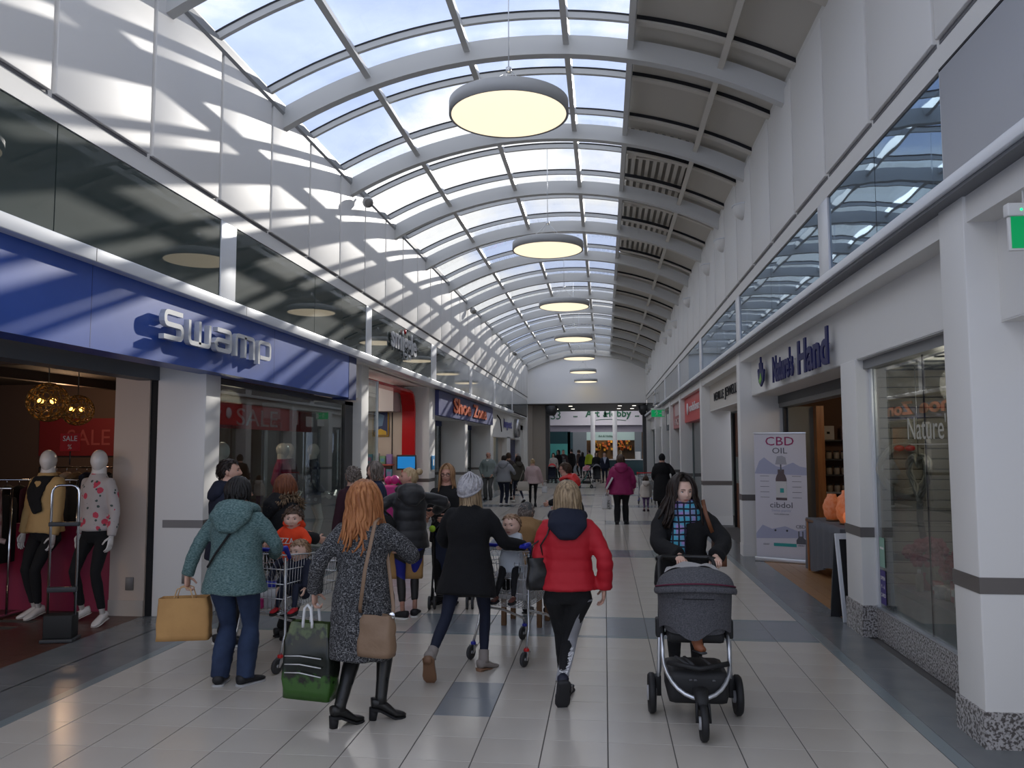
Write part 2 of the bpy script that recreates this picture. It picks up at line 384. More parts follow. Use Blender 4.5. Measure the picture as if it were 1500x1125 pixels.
# opaque half: boards between cream bars, three fields left open to the metal deck
EXP = (1, 2, 3)
fields_r = [(SKY_R, 1.52), (1.52, XR + 0.35)]
for j, y in enumerate(RIBY):
    for k, (a, b) in enumerate(fields_r):
        opened = (k == 0 and (j - 3) in EXP and j >= 4)
        t0, t1 = ang(a, GO), ang(min(b, 2.6), GO)
        for dy in (1.0, 2.38):
            arc_bar(y + dy, y + dy + 0.10, PO + 0.01, PO + 0.09, t0, t1, 6).build('cross_bar', M_purlin, ceil)
            arc_bar(y + dy - 0.012, y + dy, PO + 0.04, PO + 0.10, t0, t1, 6).build('shadow_gap', M_seal, ceil)
        if not opened:
            arc_bar(y + 0.1, y + 0.985, PO + 0.085, PO + 0.11, t0, t1, 6).build('ceiling_board', M_ceil, ceil)
            arc_bar(y + 1.105, y + 2.365, PO + 0.085, PO + 0.11, t0, t1, 6).build('ceiling_board', M_ceil, ceil)
            arc_bar(y + 2.485, y + 2.877 + 0.1, PO + 0.085, PO + 0.11, t0, t1, 6).build('ceiling_board', M_ceil, ceil)
        else:
            n = 9
            for i in range(n):     # profiled deck: ribs running along the mall
                ta, tb = t0 + (t1 - t0) * (i + 0.1) / n, t0 + (t1 - t0) * (i + 0.62) / n
                arc_bar(y + 0.1, y + 2.877, PO + 0.16, PO + 0.23, ta, tb, 2).build('deck_rib', M_purlin, ceil)
            MB().box(a + 0.06, a + 0.22, y + 1.1, y + 1.3, 6.93, 7.03).build('junction_box', M_purlin, ceil)
            MB().tube([(a + 0.2, y + 1.35, 6.97), (a + 0.95, y + 1.35, 6.83)], 0.025, 8).build('conduit', M_purlin, ceil)
arc_bar(y_lo, YE + 0.3, GO + 0.14, GO + 0.2, ang(SKY_R + 0.06, GO), TH1 + 0.02, 10).build('roof_deck', mat('deck_metal', (0.30, 0.285, 0.255), 0.6), ceil)
# ---- far end wall with the dark soffit over the way through
ew = MB(); n = 28
pts = [(XL, 4.2), (XR, 4.2)] + [(x, z) for x, z in reversed(arcpts(0.3, n)) if XL - 0.3 < x < XR + 0.3]
ew.prism(pts, 'y', YE, YE + 0.25)
wall_far = ew.build('wall_far', mat('far_wall_paint', (0.88, 0.87, 0.86), 0.6), kind='structure')
M_soff = mat('brown_soffit', (0.085, 0.08, 0.075), 0.5)
sf = MB().box(XL - 0.6, XR + 0.6, YE + 0.02, YE + 9.0, 4.15, 4.195).build('trim_3', M_soff, kind='structure')
M_down = mat('downlight_glow', (1, 1, 1), 0.5, emit=(1, 0.93, 0.8), estr=3)
for x in (-2.9, -1.9, 0.9, 1.7):
    for y in (46.5, 50.0): MB().lathe([(0.11, 0), (0.11, -0.012), (0.07, -0.014)], (x, y, 4.15), 14).build('downlight', M_down, sf)
for s, x in ((-1, XL), (1, XR)): MB().box(min(x, x + s * 0.4), max(x, x + s * 0.4), YE, YE + 0.3, 0, 4.2).build('corner_pier', M_white, wall_far)
# ================================================================== SHOPFRONTS
M_cream = mat('cream_plaster', (0.46, 0.40, 0.34), 0.7)
M_blue = mat('blue_fascia_paint', (0.020, 0.072, 0.34), 0.36, spec=0.6, var=(0.028, 0.085, 0.38), vscale=1.5)
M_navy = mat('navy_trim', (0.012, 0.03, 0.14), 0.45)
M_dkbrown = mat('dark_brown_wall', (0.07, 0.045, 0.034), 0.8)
M_shopglass = glass_mat('shop_window_glass', (0.80, 0.85, 0.84), 0.10, 1.0)
M_shopglass2 = glass_mat('shop_window_glass_dull', (0.76, 0.79, 0.78), 0.13, 1.0)
M_chrome = mat('chrome', (0.75, 0.76, 0.78), 0.15, 1.0)
M_red = mat('red_paint', (0.55, 0.012, 0.014), 0.25)
M_redsign = mat('red_sign', (0.62, 0.03, 0.028), 0.35)
M_magenta = mat('magenta_panel', (0.24, 0.012, 0.045), 0.5)
M_silver = mat('silver_letter', (0.70, 0.71, 0.72), 0.3, 0.35)
def wpart(name, parent, m, *boxes, c=0.0):
    b = MB()
    for q in boxes: (b.cbox(*q, c) if c else b.box(*q))
    return b.build(name, m, parent)
# ---- left lintel and pillars
wpart('lintel', wall_l, M_white, (-4.85, -4.45, 1.5, 14.45, 2.74, 3.362), (-4.85, -4.45, 20.3, YE, 2.74, 3.362))
for i, (a, b) in enumerate(PILL_L):
    xb = -4.965 if i == 0 else -5.3
    p = wpart('pillar', wall_l, M_white, (xb, PL, a, b, 0, 3.362), c=0.008)
    wpart('bronze_band', p, M_band, (xb + 0.10 if i == 0 else xb - 0.004, PL + 0.004, a - 0.004, b + 0.004, 0.965, 1.05))
    if i == 0: wpart('outlet_plate', p, M_band, (-4.62, -4.52, a - 0.012, a, 0.36, 0.48), c=0.004)
# ---- right lintel and pillars
wpart('lintel', wall_r, M_white, (2.32, 2.75, 1.5, YE, 3.27, 3.445), (2.62, 2.8, 1.5, YE, 2.72, 3.3))
for (a, b, xb) in ((5.4, 5.78, 3.4), (14.15, 14.45, 3.02), (19.65, 20.0, 2.97), (25.1, 25.5, 2.9), (29.0, 29.4, 2.9), (33.0, 33.5, 2.9), (37.4, 37.9, 2.9)):
    p = wpart('pillar', wall_r, M_white, (PR, xb, a, b, 0, 3.446), c=0.008)
    wpart('bronze_band', p, M_band, (PR - 0.005, xb + 0.004, a - 0.005, b + 0.005, 0.93, 1.03))
    if a < 6: wpart('granite_plinth', p, M_granite, (PR - 0.015, xb + 0.004, a - 0.015, b + 0.015, 0, 0.22))
    elif a < 20: wpart('plinth', p, M_white, (PR - 0.006, xb + 0.004, a - 0.006, b + 0.006, 0, 0.2))
wpart('fascia_board', wall_r, M_white, (2.5, 2.64, 1.5, 5.4, 2.63, 3.3), (2.5, 2.64, 5.78, 14.15, 2.695, 3.3))
wpart('fascia_soffit', wall_r, M_white, (2.5, 3.0, 5.78, 14.15, 2.69, 2.70), (2.5, 3.0, 1.5, 5.4, 2.622, 2.632))
wpart('return_wall', wall_r, M_white, (3.3, 3.4, 1.5, 5.5, 0, 2.63))
# pier beside the window, with band and granite foot
p = wpart('pier', wall_r, M_white, (2.48, 2.68, 8.36, 8.86, 0, 2.7), c=0.006)
wpart('bronze_band', p, M_band, (2.475, 2.685, 8.355, 8.865, 0.955, 1.05)); wpart('granite_plinth', p, M_granite, (2.465, 2.69, 8.345, 8.875, 0, 0.3))
# ---- Nature's Hand display window
win3 = bpy.data.objects.new('window_3', None); COL.objects.link(win3); win3['kind'] = 'structure'
wpart('plinth', win3, M_granite, (2.60, 2.8, 5.78, 8.36, 0, 0.285)); wpart('sill_strip', win3, M_alum, (2.595, 2.64, 5.78, 8.36, 0.285, 0.30))
wpart('window_frame', win3, M_alu_white, (2.61, 2.66, 8.30, 8.36, 0.3, 2.62), (2.61, 2.66, 5.78, 5.83, 0.3, 2.62))
wpart('window_head', win3, mat('grey_head', (0.2, 0.205, 0.21), 0.4), (2.56, 2.72, 5.78, 8.36, 2.60, 2.70))
MB().box(2.628, 2.638, 5.83, 8.30, 0.3, 2.61).build('pane', M_shopglass2, win3)
for y in (7.05,): wpart('glass_joint', win3, M_seal, (2.627, 2.639, y, y + 0.006, 0.3, 2.61))
# the room behind the window and the entrance
M_nwall = mat('shop_wall_warm', (0.30, 0.26, 0.21), 0.8)
sr = wpart('shop_wall', wall_r, M_nwall, (2.8, 6.2, 8.38, 8.5, 0.0, 2.66) if False else (4.9, 5.0, 5.7, 18.0, 0, 3.2), (2.7, 5.0, 5.72, 5.78, 0, 3.2))
wpart('shop_ceiling', wall_r, mat('brown_ceiling', (0.10, 0.07, 0.05), 0.8), (2.7, 5.0, 5.7, 18.0, 2.9, 3.0))
wpart('shop_end_wall', wall_r, mat('brown_wall', (0.16, 0.085, 0.05), 0.7), (3.0, 5.0, 15.0, 15.1, 0, 3.0))
# slat wall behind the display: a thing of separate slats
slat = thing('slat_wall', 'beige horizontal slat wall at the far side of the shop window on the right', 'panelling', (3.1, 8.33, 0.3), -PI / 2)
MB().box(-0.05, -0.02, -0.42, 0.42, 0, 2.3).build('backing', M_black, slat)
MB().box(-0.03, 0.02, -0.46, -0.42, 0, 2.3).build('end_post', M_cream, slat)
sm = MB().cbox(-0.02, 0, -0.42, 0.42, 0, 0.092, 0.003).mesh('slat', mat('beige_slat', (0.34, 0.305, 0.25), 0.6))
for i in range(23): place(sm, 'slat', slat, 0, 0, 0.02 + i * 0.1)
# ceiling grid seen through the window head
cg = MB()
for i in range(7): cg.box(2.75, 3.75, 5.9 + i * 0.4, 5.915 + i * 0.4, 2.58, 2.595)
cg.box(3.1, 3.115, 5.9, 8.3, 2.58, 2.595).build('ceiling_grid', M_seal, win3)
for i in range(6): wpart('ceiling_tile', win3, mat('light_ceiling_tile', (0.6, 0.6, 0.58), 0.7), (2.76, 3.74, 5.92 + i * 0.4, 6.29 + i * 0.4, 2.596, 2.61))
# entrance: roller header, glass leaf, timber jamb
door1 = bpy.data.objects.new('door_1', None); COL.objects.link(door1); door1['kind'] = 'structure'
wpart('roller_box', door1, M_dark, (2.93, 3.15, 8.86, 14.15, 2.56, 2.70)); wpart('guide_rail', door1, mat('grey_rail', (0.22, 0.22, 0.21), 0.4, 0.4), (2.94, 3.12, 8.86, 14.15, 2.49, 2.56))
wpart('frame', door1, M_dark, (3.0, 3.06, 14.05, 14.15, 0, 2.56))
wpart('side_panel', door1, mat('grey_green_panel', (0.20, 0.20, 0.17), 0.5), (3.06, 3.46, 14.0, 14.05, 0, 2.5)); wpart('timber_jamb', door1, mat('orange_timber', (0.36, 0.15, 0.045), 0.4, var=(0.27, 0.10, 0.03), vscale=3, stretch=(9, 9, 0.8)), (3.46, 3.58, 13.8, 14.05, 0, 2.5))
# ---- sign: Nature's Hand, letters on stand-off pins
M_signblue = mat('navy_letter', (0.006, 0.008, 0.085), 0.55)
sg = thing('shop_sign', "raised navy lettering reading Nature's Hand with a leafy hand logo on white fascia", 'sign', (2.42, 0, 0))
def right_letters(parent, txt, y_left, y_right, z, size, m, x=0.0, depth=0.02, split=True, bold=0.0):
    """lettering on a right-hand fascia (faces -X): reads from far (left) to near (right)"""
    total = text_mb(txt, size, depth, bold=bold)[1]; sx = (y_left - y_right) / total
    for i, ch in enumerate(txt):
        if ch == ' ': continue
        w0 = text_mb(txt[:i + 1], size, depth, bold=bold)[1]; mb, w = text_mb(ch, size, depth, bold=bold)
        o = mb.build('letter', m, parent); o.scale.x = sx; o.rotation_euler = (0, 0, -PI / 2); o.location = (x, y_left - (w0 - w) * sx, z)
NHY0, NHY1 = 12.9, 9.35
right_letters(sg, "Nature's", 11.98, 10.72, 2.765, 0.50, M_signblue, bold=0.014); right_letters(sg, 'Hand', 10.45, 9.06, 2.745, 0.57, M_signblue, bold=0.014)
for y in (11.8, 11.2, 10.9, 10.3, 9.9, 9.3): MB().tube([(0, y, 2.98), (0.08, y, 2.98)], 0.008, 6).build('standoff_pin', M_chrome, sg)
hand = MB()                      # an open hand with leaf
hand.prism([(13.02, 2.84), (12.86, 2.76), (12.66, 2.84), (12.60, 3.0), (12.66, 3.02), (12.72, 2.95), (12.74, 3.12), (12.79, 3.11), (12.80, 2.98), (12.84, 3.22), (12.89, 3.21), (12.88, 2.99), (12.93, 3.14), (12.98, 3.12), (12.95, 2.97), (13.06, 3.05), (13.10, 3.02)], 'x', -0.012, 0.012)
lg = hand.build('logo', M_signblue, sg)
MB().prism([(12.98, 2.86), (12.88, 2.80), (12.76, 2.86), (12.80, 2.93), (12.84, 2.97), (12.9, 2.9)], 'x', -0.018, -0.012).build('leaf', mat('leaf_green', (0.16, 0.42, 0.03), 0.4), lg)
# ---- Neville Jewellers fascia
nf = thing('shop_sign', 'cream fascia board reading Neville Jewellers in thin black capitals', 'sign', (2.5, 0, 0))
wpart('board', nf, mat('cream_fascia', (0.60, 0.565, 0.51), 0.6), (0.0, 0.12, 14.45, 19.65, 2.68, 3.30))
right_letters(nf, 'NEVILLE', 18.75, 17.3, 2.86, 0.26, M_black, x=-0.02, depth=0.015); right_letters(nf, 'JEWELLERS', 17.1, 14.9, 2.86, 0.27, M_black, x=-0.02, depth=0.015)
wpart('doorway_frame', wall_r, M_black, (2.95, 3.0, 19.2, 19.3, 0, 2.6)); wpart('timber_showcase', wall_r, mat('brown_timber', (0.17, 0.065, 0.028), 0.5, var=(0.11, 0.04, 0.018), vscale=4), (3.0, 3.2, 16.2, 19.2, 0, 1.0), (3.0, 3.2, 16.2, 19.2, 1.6, 2.6))
wpart('showcase_glass', wall_r, mat('dark_showcase', (0.05, 0.03, 0.02), 0.1), (3.05, 3.1, 16.2, 19.2, 1.0, 1.6))
wpart('bay_soffit', wall_r, M_white, (2.5, 3.0, 14.45, 19.65, 2.66, 2.68))
# ---- Vodafone red sign and the pink sign beyond
vf = thing('shop_sign', 'red fascia box with white vodafone lettering and speech-drop mark', 'sign', (2.44, 0, 0))
wpart('board', vf, M_redsign, (0.0, 0.2, 20.0, 25.1, 2.55, 3.4))
right_letters(vf, 'vodafone', 23.6, 21.2, 2.82, 0.34, mat('white_letter', (0.8, 0.8, 0.8), 0.4), x=-0.02)
MB().lathe([(0.17, -0.012), (0.17, 0.012)], (-0.02, 24.1, 2.92), 20, axis='x').build('drop_mark', MATS['white_letter'], vf)
pk = thing('shop_sign', 'faded red fascia box with a pale framed square face sign on it', 'sign', (2.42, 0, 0))
wpart('board', pk, mat('pink_sign', (0.50, 0.20, 0.19), 0.5), (0, 0.25, 25.5, 29.0, 2.45, 3.35)); MB().box(-0.02, 0, 26.6, 28.1, 2.85, 3.25).build('plaque', mat('pink_plaque', (0.6, 0.45, 0.43), 0.5), pk)
right_letters(pk, 'FACE', 28.2, 26.4, 2.55, 0.3, MATS['pink_plaque'], x=-0.02)
# glass fronts of the far right bays
for i, (a, b) in enumerate(((20.0, 25.1), (25.5, 29.0), (29.4, 33.0), (33.5, 37.4), (37.9, YE))):
    d = bpy.data.objects.new('window_%d' % (4 + i), None); COL.objects.link(d); d['kind'] = 'structure'
    wpart('frame', d, mat('grey_green_frame', (0.16, 0.19, 0.185), 0.4), (2.62, 2.68, a, a + 0.08, 0, 2.7), (2.62, 2.68, (a + b) / 2, (a + b) / 2 + 0.06, 0, 2.7), (2.62, 2.68, b - 0.3, b - 0.22, 0, 2.7), (2.62, 2.68, a, b, 2.62, 2.72))
    MB().box(2.645, 2.655, a, b, 0, 2.62).build('pane', M_shopglass, d)
    wpart('back_wall', d, mat('pale_interior', (0.45, 0.45, 0.44), 0.8), (3.4, 3.5, a, b, 0, 3.3)); wpart('transom', d, M_white, (2.64, 3.4, a, b, 2.72, 2.8))
    if i > 1: wpart('fascia_board', d, M_white, (2.5, 2.62, a, b, 2.72, 3.3))
ws = thing('wall_sign', 'dark framed projecting shop sign on a far right pillar', 'sign', (2.44, 31.0, 2.85)); MB().cbox(-0.05, 0.05, -0.9, 0.9, -0.4, 0.35, 0.01).build('board', M_dark, ws); MB().box(-0.06, -0.05, -0.4, 0.4, -0.2, 0.2).build('plaque', M_white, ws)
ol = thing('wall_sign', 'outlined square shop mark fixed on the far right glass band', 'sign', (XR - 0.03, 36.4, 3.75))
MB().box(-0.02, 0.02, -1.1, 1.1, -0.03, 0.0).box(-0.02, 0.02, -1.1, -1.06, 0, 0.45).box(-0.02, 0.02, 1.06, 1.1, 0, 0.62).box(-0.02, 0.02, -0.3, 1.1, 0.42, 0.45).build('outline', M_white, ol)
# ---- SWAMP
sw = thing('shop_sign', 'long blue fascia board with raised silver letters reading swamp', 'sign', (-4.2, 0, 0))
wpart('board', sw, M_blue, (-0.28, 0, 1.5, 13.02, 2.665, 3.362)); wpart('shaded_end_cap', sw, M_navy, (-0.28, 0.005, 13.02, 13.42, 2.64, 3.362))  # navy end cap, coloured darker to stand in for the shaded far end
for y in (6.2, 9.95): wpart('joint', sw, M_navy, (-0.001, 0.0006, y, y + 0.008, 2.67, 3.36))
def stroke_letter(polys, w, d0, d1):
    """letter drawn with square-ended strokes of width w; polys are polylines in (u,z); face at x=d1"""
    mb = MB()
    for pl_ in polys:
        n = len(pl_); L, R = [], []
        for i, p in enumerate(pl_):
            p = V(p).to_2d() if not isinstance(p, tuple) else V((p[0], p[1]))
            a = V(pl_[max(i - 1, 0)]); b = V(pl_[min(i + 1, n - 1)])
            if i == 0 or i == n - 1:
                t = (b - a).normalized(); nn = V((-t.y, t.x)); L.append(p + nn * w / 2); R.append(p - nn * w / 2)
            else:
                t1 = (p - a).normalized(); t2 = (b - p).normalized(); n1 = V((-t1.y, t1.x)); n2 = V((-t2.y, t2.x)); mm = (n1 + n2).normalized(); k = w / 2 / max(0.4, mm.dot(n1))
                L.append(p + mm * k); R.append(p - mm * k)
        vs = []; c = 0.008
        for q in (L, R):
            for p in q: vs.append((d0, p.x, p.y))
        for q in (L, R):
            for p in q: vs.append((d1, p.x, p.y))
        fs = []
        for i in range(n - 1):
            a, b, c_, d = i, i + 1, n + i + 1, n + i
            o = 2 * n
            fs += [(a, b, c_, d), (a + o, d + o, c_ + o, b + o), (a, a + o, b + o, b), (d, c_, c_ + o, d + o)]
        o = 2 * n
        fs += [(0, n, n + o, o), (n - 1, n - 1 + o, 2 * n - 1 + o, 2 * n - 1)]
        mb.add(vs, fs)
    return mb
def rnd_(pts, r=0.35):
    """round the inner corners of a polyline"""
    out = [pts[0]]
    for i in range(1, len(pts) - 1):
        p, a, b = V(pts[i]), V(pts[i - 1]), V(pts[i + 1]); ra = min(r, (a - p).length / 2); rb = min(r, (b - p).length / 2)
        s, e = p + (a - p).normalized() * ra, p + (b - p).normalized() * rb
        for k in range(5):
            t = k / 4; q = s * (1 - t) ** 2 + p * 2 * t * (1 - t) + e * t * t; out.append((q.x, q.y))
    out.append(pts[-1]); return out
hH = 0.215
def SL(y, w, strokes):
    """place one letter of the swamp sign; strokes in a unit box (0..1, 0..1)"""
    st = 0.046
    ps = [[(y + px * w, 2.895 + pz * hH) for px, pz in s] for s in strokes]
    ps = [rnd_(p, 0.055) for p in ps]
    stroke_letter(ps, st, 0.05, 0.105).build('letter', M_silver, sw)
SL(7.15, 0.33, [[(1.0, 1.12), (0.05, 1.12), (0.05, 0.58), (1.0, 0.58), (1.0, 0.0), (-0.02, 0.0)]])
SL(7.62, 0.42, [[(0, 1.05), (0, 0.0), (1, 0.0), (1, 1.05)], [(0.5, 1.1), (0.5, 0.0)]])
SL(8.18, 0.34, [[(0.06, 1.0), (1.0, 1.0), (1.0, 0.0), (0.0, 0.0), (0.0, 0.5), (0.95, 0.5)]])
SL(8.66, 0.46, [[(0, -0.1), (0, 1.0), (1.0, 1.0), (1.0, -0.1)], [(0.5, 1.0), (0.5, -0.1)]])
SL(9.26, 0.33, [[(0.0, -0.25), (0.0, 1.0), (1.0, 1.0), (1.0, 0.15), (0.12, 0.15)]])
# swamp entrance: header, warm side pier, interior
M_pier = mat('warm_side_pier', (0.52, 0.42, 0.345), 0.7)
wpart('side_pier', wall_l, M_pier, (-5.47, -5.06, 8.573, 8.75, 0, 2.74)); wpart('shutter_slot', wall_l, M_black, (-5.06, -4.965, 8.60, 8.75, 0, 2.74)); wpart('skirting', wall_l, M_cream, (-5.47, -5.06, 8.56, 8.575, 0, 0.17)); wpart('outlet_plate', wall_l, M_band, (-5.27, -5.18, 8.555, 8.575, 0.28, 0.42), c=0.004)
wpart('shutter_header', wall_l, mat('slate_header', (0.10, 0.115, 0.13), 0.45), (-5.2, -4.95, 1.5, 8.60, 2.60, 2.76))
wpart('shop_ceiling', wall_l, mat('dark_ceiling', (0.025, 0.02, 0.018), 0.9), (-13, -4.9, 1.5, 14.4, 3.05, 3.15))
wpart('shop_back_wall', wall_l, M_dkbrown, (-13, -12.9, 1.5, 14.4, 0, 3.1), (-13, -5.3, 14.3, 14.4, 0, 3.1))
wpart('ceiling_beam', wall_l, mat('brown_beam', (0.05, 0.035, 0.028), 0.8), (-13, -5.2, 9.0, 9.15, 2.86, 3.05), (-9, -8.85, 1.5, 14, 2.9, 3.05))
wpart('low_partition', wall_l, M_magenta, (-9.5, -5.32, 8.76, 8.82, 0, 0.98))
pb = thing('sale_banner', 'dark red sale banner hung on the back wall of the clothes shop', 'banner', (-9.6, 14.27, 2.05)); MB().box(-1.0, 1.0, -0.02, 0.0, -0.35, 0.35).build('sheet', mat('dark_red_banner', (0.14, 0.008, 0.01), 0.6), pb); txt_part('SALE', 0.42, pb, mat('banner_grey', (0.25, 0.05, 0.05), 0.6), (0, -0.025, -0.15))
pb2 = thing('sale_card', 'small bright red sale card above a clothes rail', 'sign', (-7.9, 11.3, 1.93)); MB().box(-0.16, 0.16, -0.01, 0, -0.13, 0.13).build('card', mat('bright_red_card', (0.5, 0.01, 0.01), 0.5, emit=(0.5, 0.01, 0.01), estr=0.0), pb2)
txt_part('SALE', 0.11, pb2, M_white, (0, -0.014, 0.02)); txt_part('%', 0.1, pb2, M_white, (0, -0.014, -0.1))
MB().tube([(0, 0, -0.13), (0, 0, -0.33)], 0.01, 6).build('stem', M_dark, pb2)
# swamp display window
win9 = bpy.data.objects.new('window_9', None); COL.objects.link(win9); win9['kind'] = 'structure'
wpart('window_frame', win9, M_dark, (-4.62, -4.56, 8.92, 8.97, 0.12, 2.66), (-4.62, -4.56, 13.95, 14.4, 0.12, 2.66), (-4.62, -4.56, 8.92, 14.4, 2.6, 2.67)); wpart('plinth', win9, M_granite, (-4.66, -4.5, 8.92, 14.4, 0, 0.14))
MB().box(-4.60, -4.59, 8.97, 13.95, 0.14, 2.6).build('pane', M_shopglass, win9)
wpart('display_floor', win9, mat('display_floor_grey', (0.28, 0.28, 0.29), 0.5), (-6.2, -4.66, 8.92, 14.3, 0, 0.14)); wpart('side_wall', win9, mat('slate_blue_wall', (0.17, 0.19, 0.23), 0.6), (-6.2, -4.62, 14.2, 14.38, 0.1, 2.66))
for y, x in ((10.2, -5.2), (11.4, -5.2), (12.6, -5.2)):
    sp = thing('spotlight', 'small track spotlight over the clothes window, %s' % {10.2: 'nearest the pillar', 11.4: 'the middle one', 12.6: 'the furthest one'}[y], 'lamp', (x, y, 2.95), group='track spotlights in the clothes window')
    MB().lathe([(0.03, 0.1), (0.05, 0.08), (0.06, -0.06), (0.05, -0.08)], seg=12).build('housing', M_white, sp); MB().lathe([(0.045, -0.082), (0.001, -0.084)], seg=12).build('bulb', mat('warm_bulb', (1, 0.8, 0.5), 0.5, emit=(1, 0.62, 0.25), estr=8), sp)
    MB().tube([(0, 0, 0.1), (0, 0, 0.2)], 0.01, 6).build('stem', M_white, sp)
# ---- SMIGGLE bay
sm_ = thing('shop_sign', 'white smiggle lettering with a red dot stuck on the dark glass band', 'sign', (XL + 0.0, 0, 0))
def left_letters(parent, txt, y_left, y_right, z, size, m, x=0.03, depth=0.02, bold=0.0):
    total = text_mb(txt, size, depth, bold=bold)[1]; sx = (y_right - y_left) / total
    for i, ch in enumerate(txt):
        if ch == ' ': continue
        w0 = text_mb(txt[:i + 1], size, depth, bold=bold)[1]; mb, w = text_mb(ch, size, depth, bold=bold)
        o = mb.build('letter', m, parent); o.scale.x = sx; o.rotation_euler = (0, 0, PI / 2); o.location = (x, y_left + (w0 - w) * sx, z)
left_letters(sm_, 'smiggle', 15.6, 17.75, 3.86, 0.62, mat('soft_white_letter', (0.55, 0.55, 0.56), 0.5), bold=0.012)
MB().lathe([(0.001, -0.02), (0.05, -0.015), (0.05, 0.015), (0.001, 0.02)], (0.03, 16.72, 4.28), 16, axis='x').build('red_dot', M_red, sm_)
bayB = wpart('shop_side_wall', wall_l, mat('cream_side_wall', (0.60, 0.50, 0.41), 0.7), (-8.0, -5.05, 20.02, 20.2, 0, 3.36)); wpart('shop_back_wall', wall_l, mat('pale_back_wall', (0.42, 0.40, 0.40), 0.8), (-8.1, -8.0, 14.8, 20.2, 0, 3.4)); wpart('bulkhead', wall_l, mat('greige_bulkhead', (0.55, 0.50, 0.48), 0.7), (-6.4, -5.1, 19.3, 20.02, 2.72, 3.36)); wpart('ceiling_panel', wall_l, M_white, (-8.1, -4.45, 14.8, 20.2, 3.36, 3.4))
arch = thing('door_surround', 'glossy red portal frame with a rounded corner around the stationery shop entrance', 'shop frame', (0, 0, 0))
path = rnd_([(15.0, 3.24), (20.06, 3.24), (20.06, 0.0)], 0.5); mb = MB()
n = len(path)
inner = [(y - (0.0 if i < 3 else 0.04) - 0.04 * (i >= 3), z - 0.06 * (i <= n - 3)) for i, (y, z) in enumerate(path)]
mb.add([(x, y, z) for (y, z) in path for x in (-5.05, -4.72)] + [(x, y, z) for (y, z) in inner for x in (-5.05, -4.72)],
       [(2 * i, 2 * i + 2, 2 * i + 3, 2 * i + 1) for i in range(n - 1)] + [(2 * n + 2 * i, 2 * n + 2 * i + 1, 2 * n + 2 * i + 3, 2 * n + 2 * i + 2) for i in range(n - 1)] + [(2 * i + 1, 2 * i + 3, 2 * n + 2 * i + 3, 2 * n + 2 * i + 1) for i in range(n - 1)] + [(2 * i, 2 * n + 2 * i, 2 * n + 2 * i + 2, 2 * i + 2) for i in range(n - 1)])
mb.build('frame', M_red, arch)
win10 = bpy.data.objects.new('window_10', None); COL.objects.link(win10); win10['kind'] = 'structure'
MB().box(-4.66, -4.65, 14.85, 16.3, 0.1, 3.2).build('pane', M_shopglass, win10); wpart('frame', win10, M_alum, (-4.68, -4.63, 16.3, 16.34, 0, 3.2))
wpart('door_jamb_line', wall_l, M_black, (-5.32, -5.30, 20.0, 20.03, 0, 2.72))
# ---- SHOE ZONE
sz = thing('shop_sign', 'indigo fascia board with orange and white Shoe Zone lettering', 'sign', (-4.3, 0, 0))
wpart('board', sz, mat('indigo_fascia', (0.05, 0.06, 0.20), 0.45), (-0.2, 0, 20.9, 31.3, 2.68, 3.34))
M_orange = mat('orange_letter', (0.72, 0.13, 0.03), 0.4)
left_letters(sz, 'Shoe', 22.9, 25.9, 2.84, 0.58, M_orange, bold=0.02); left_letters(sz, 'Zone', 26.4, 29.4, 2.84, 0.56, M_orange, bold=0.02)
wpart('bay_soffit', wall_l, M_white, (-5.3, -4.45, 20.9, YE, 2.66, 2.68))
for i, (a, b) in enumerate(((20.9, 25.5), (26.0, 31.35))):
    d = bpy.data.objects.new('window_%d' % (11 + i), None); COL.objects.link(d); d['kind'] = 'structure'
    MB().box(-5.2, -5.19, a, b, 0.1, 2.5).build('pane', M_shopglass, d); wpart('frame', d, M_dark, (-5.23, -5.17, b - 0.12, b, 0, 2.66), (-5.23, -5.17, a, a + 0.1, 0, 2.66)); wpart('head_board', d, M_navy, (-5.23, -5.15, a, b, 2.5, 2.66))
    wpart('screen_wall', d, mat('grey_shutter', (0.38, 0.36, 0.36), 0.7) if i == 0 else M_dkbrown, (-5.9, -5.8, a, b, 0, 2.7))
# ---- far left bays
wpart('bay_fascia', wall_l, M_white, (-4.8, -4.42, 32.0, 40.9, 2.25, 3.36), (-4.8, -4.45, 40.9, YE, 2.2, 3.0)); wpart('bay_wall', wall_l, M_white, (-4.8, -4.42, 36.9, 38.2, 0, 2.3), (-4.8, -4.42, 42.8, YE, 0, 2.3))
lt = thing('shop_sign', 'small navy blue script lettering on the white far left fascia', 'sign', (-4.42, 0, 0)); left_letters(lt, 'Insport', 35.6, 38.6, 2.72, 0.5, mat('royal_letter', (0.05, 0.05, 0.28), 0.4), bold=0.015)
MB().tube([(0.01, 33.4, 3.15), (0.01, 34.4, 3.0), (0.01, 34.8, 2.5)], 0.03, 6).build('swoosh', M_black, lt)
wpart('shop_interior', wall_l, mat('orange_interior', (0.30, 0.11, 0.03), 0.7), (-6.4, -6.3, 32, 36.9, 0, 2.6)); wpart('shop_interior', wall_l, mat('navy_door', (0.015, 0.02, 0.10), 0.4), (-5.0, -4.7, 40.3, 42.8, 0, 2.2)); wpart('shop_interior', wall_l, M_dark, (-6.4, -6.3, 38.2, 41, 0, 2.6))
wpart('door_frame', wall_l, mat('grey_green_frame', (0.16, 0.19, 0.185), 0.4), (-4.75, -4.65, 34.8, 35.5, 0, 2.25)); wpart('door_panel', wall_l, M_cream, (-4.75, -4.65, 35.5, 36.9, 0, 2.25))
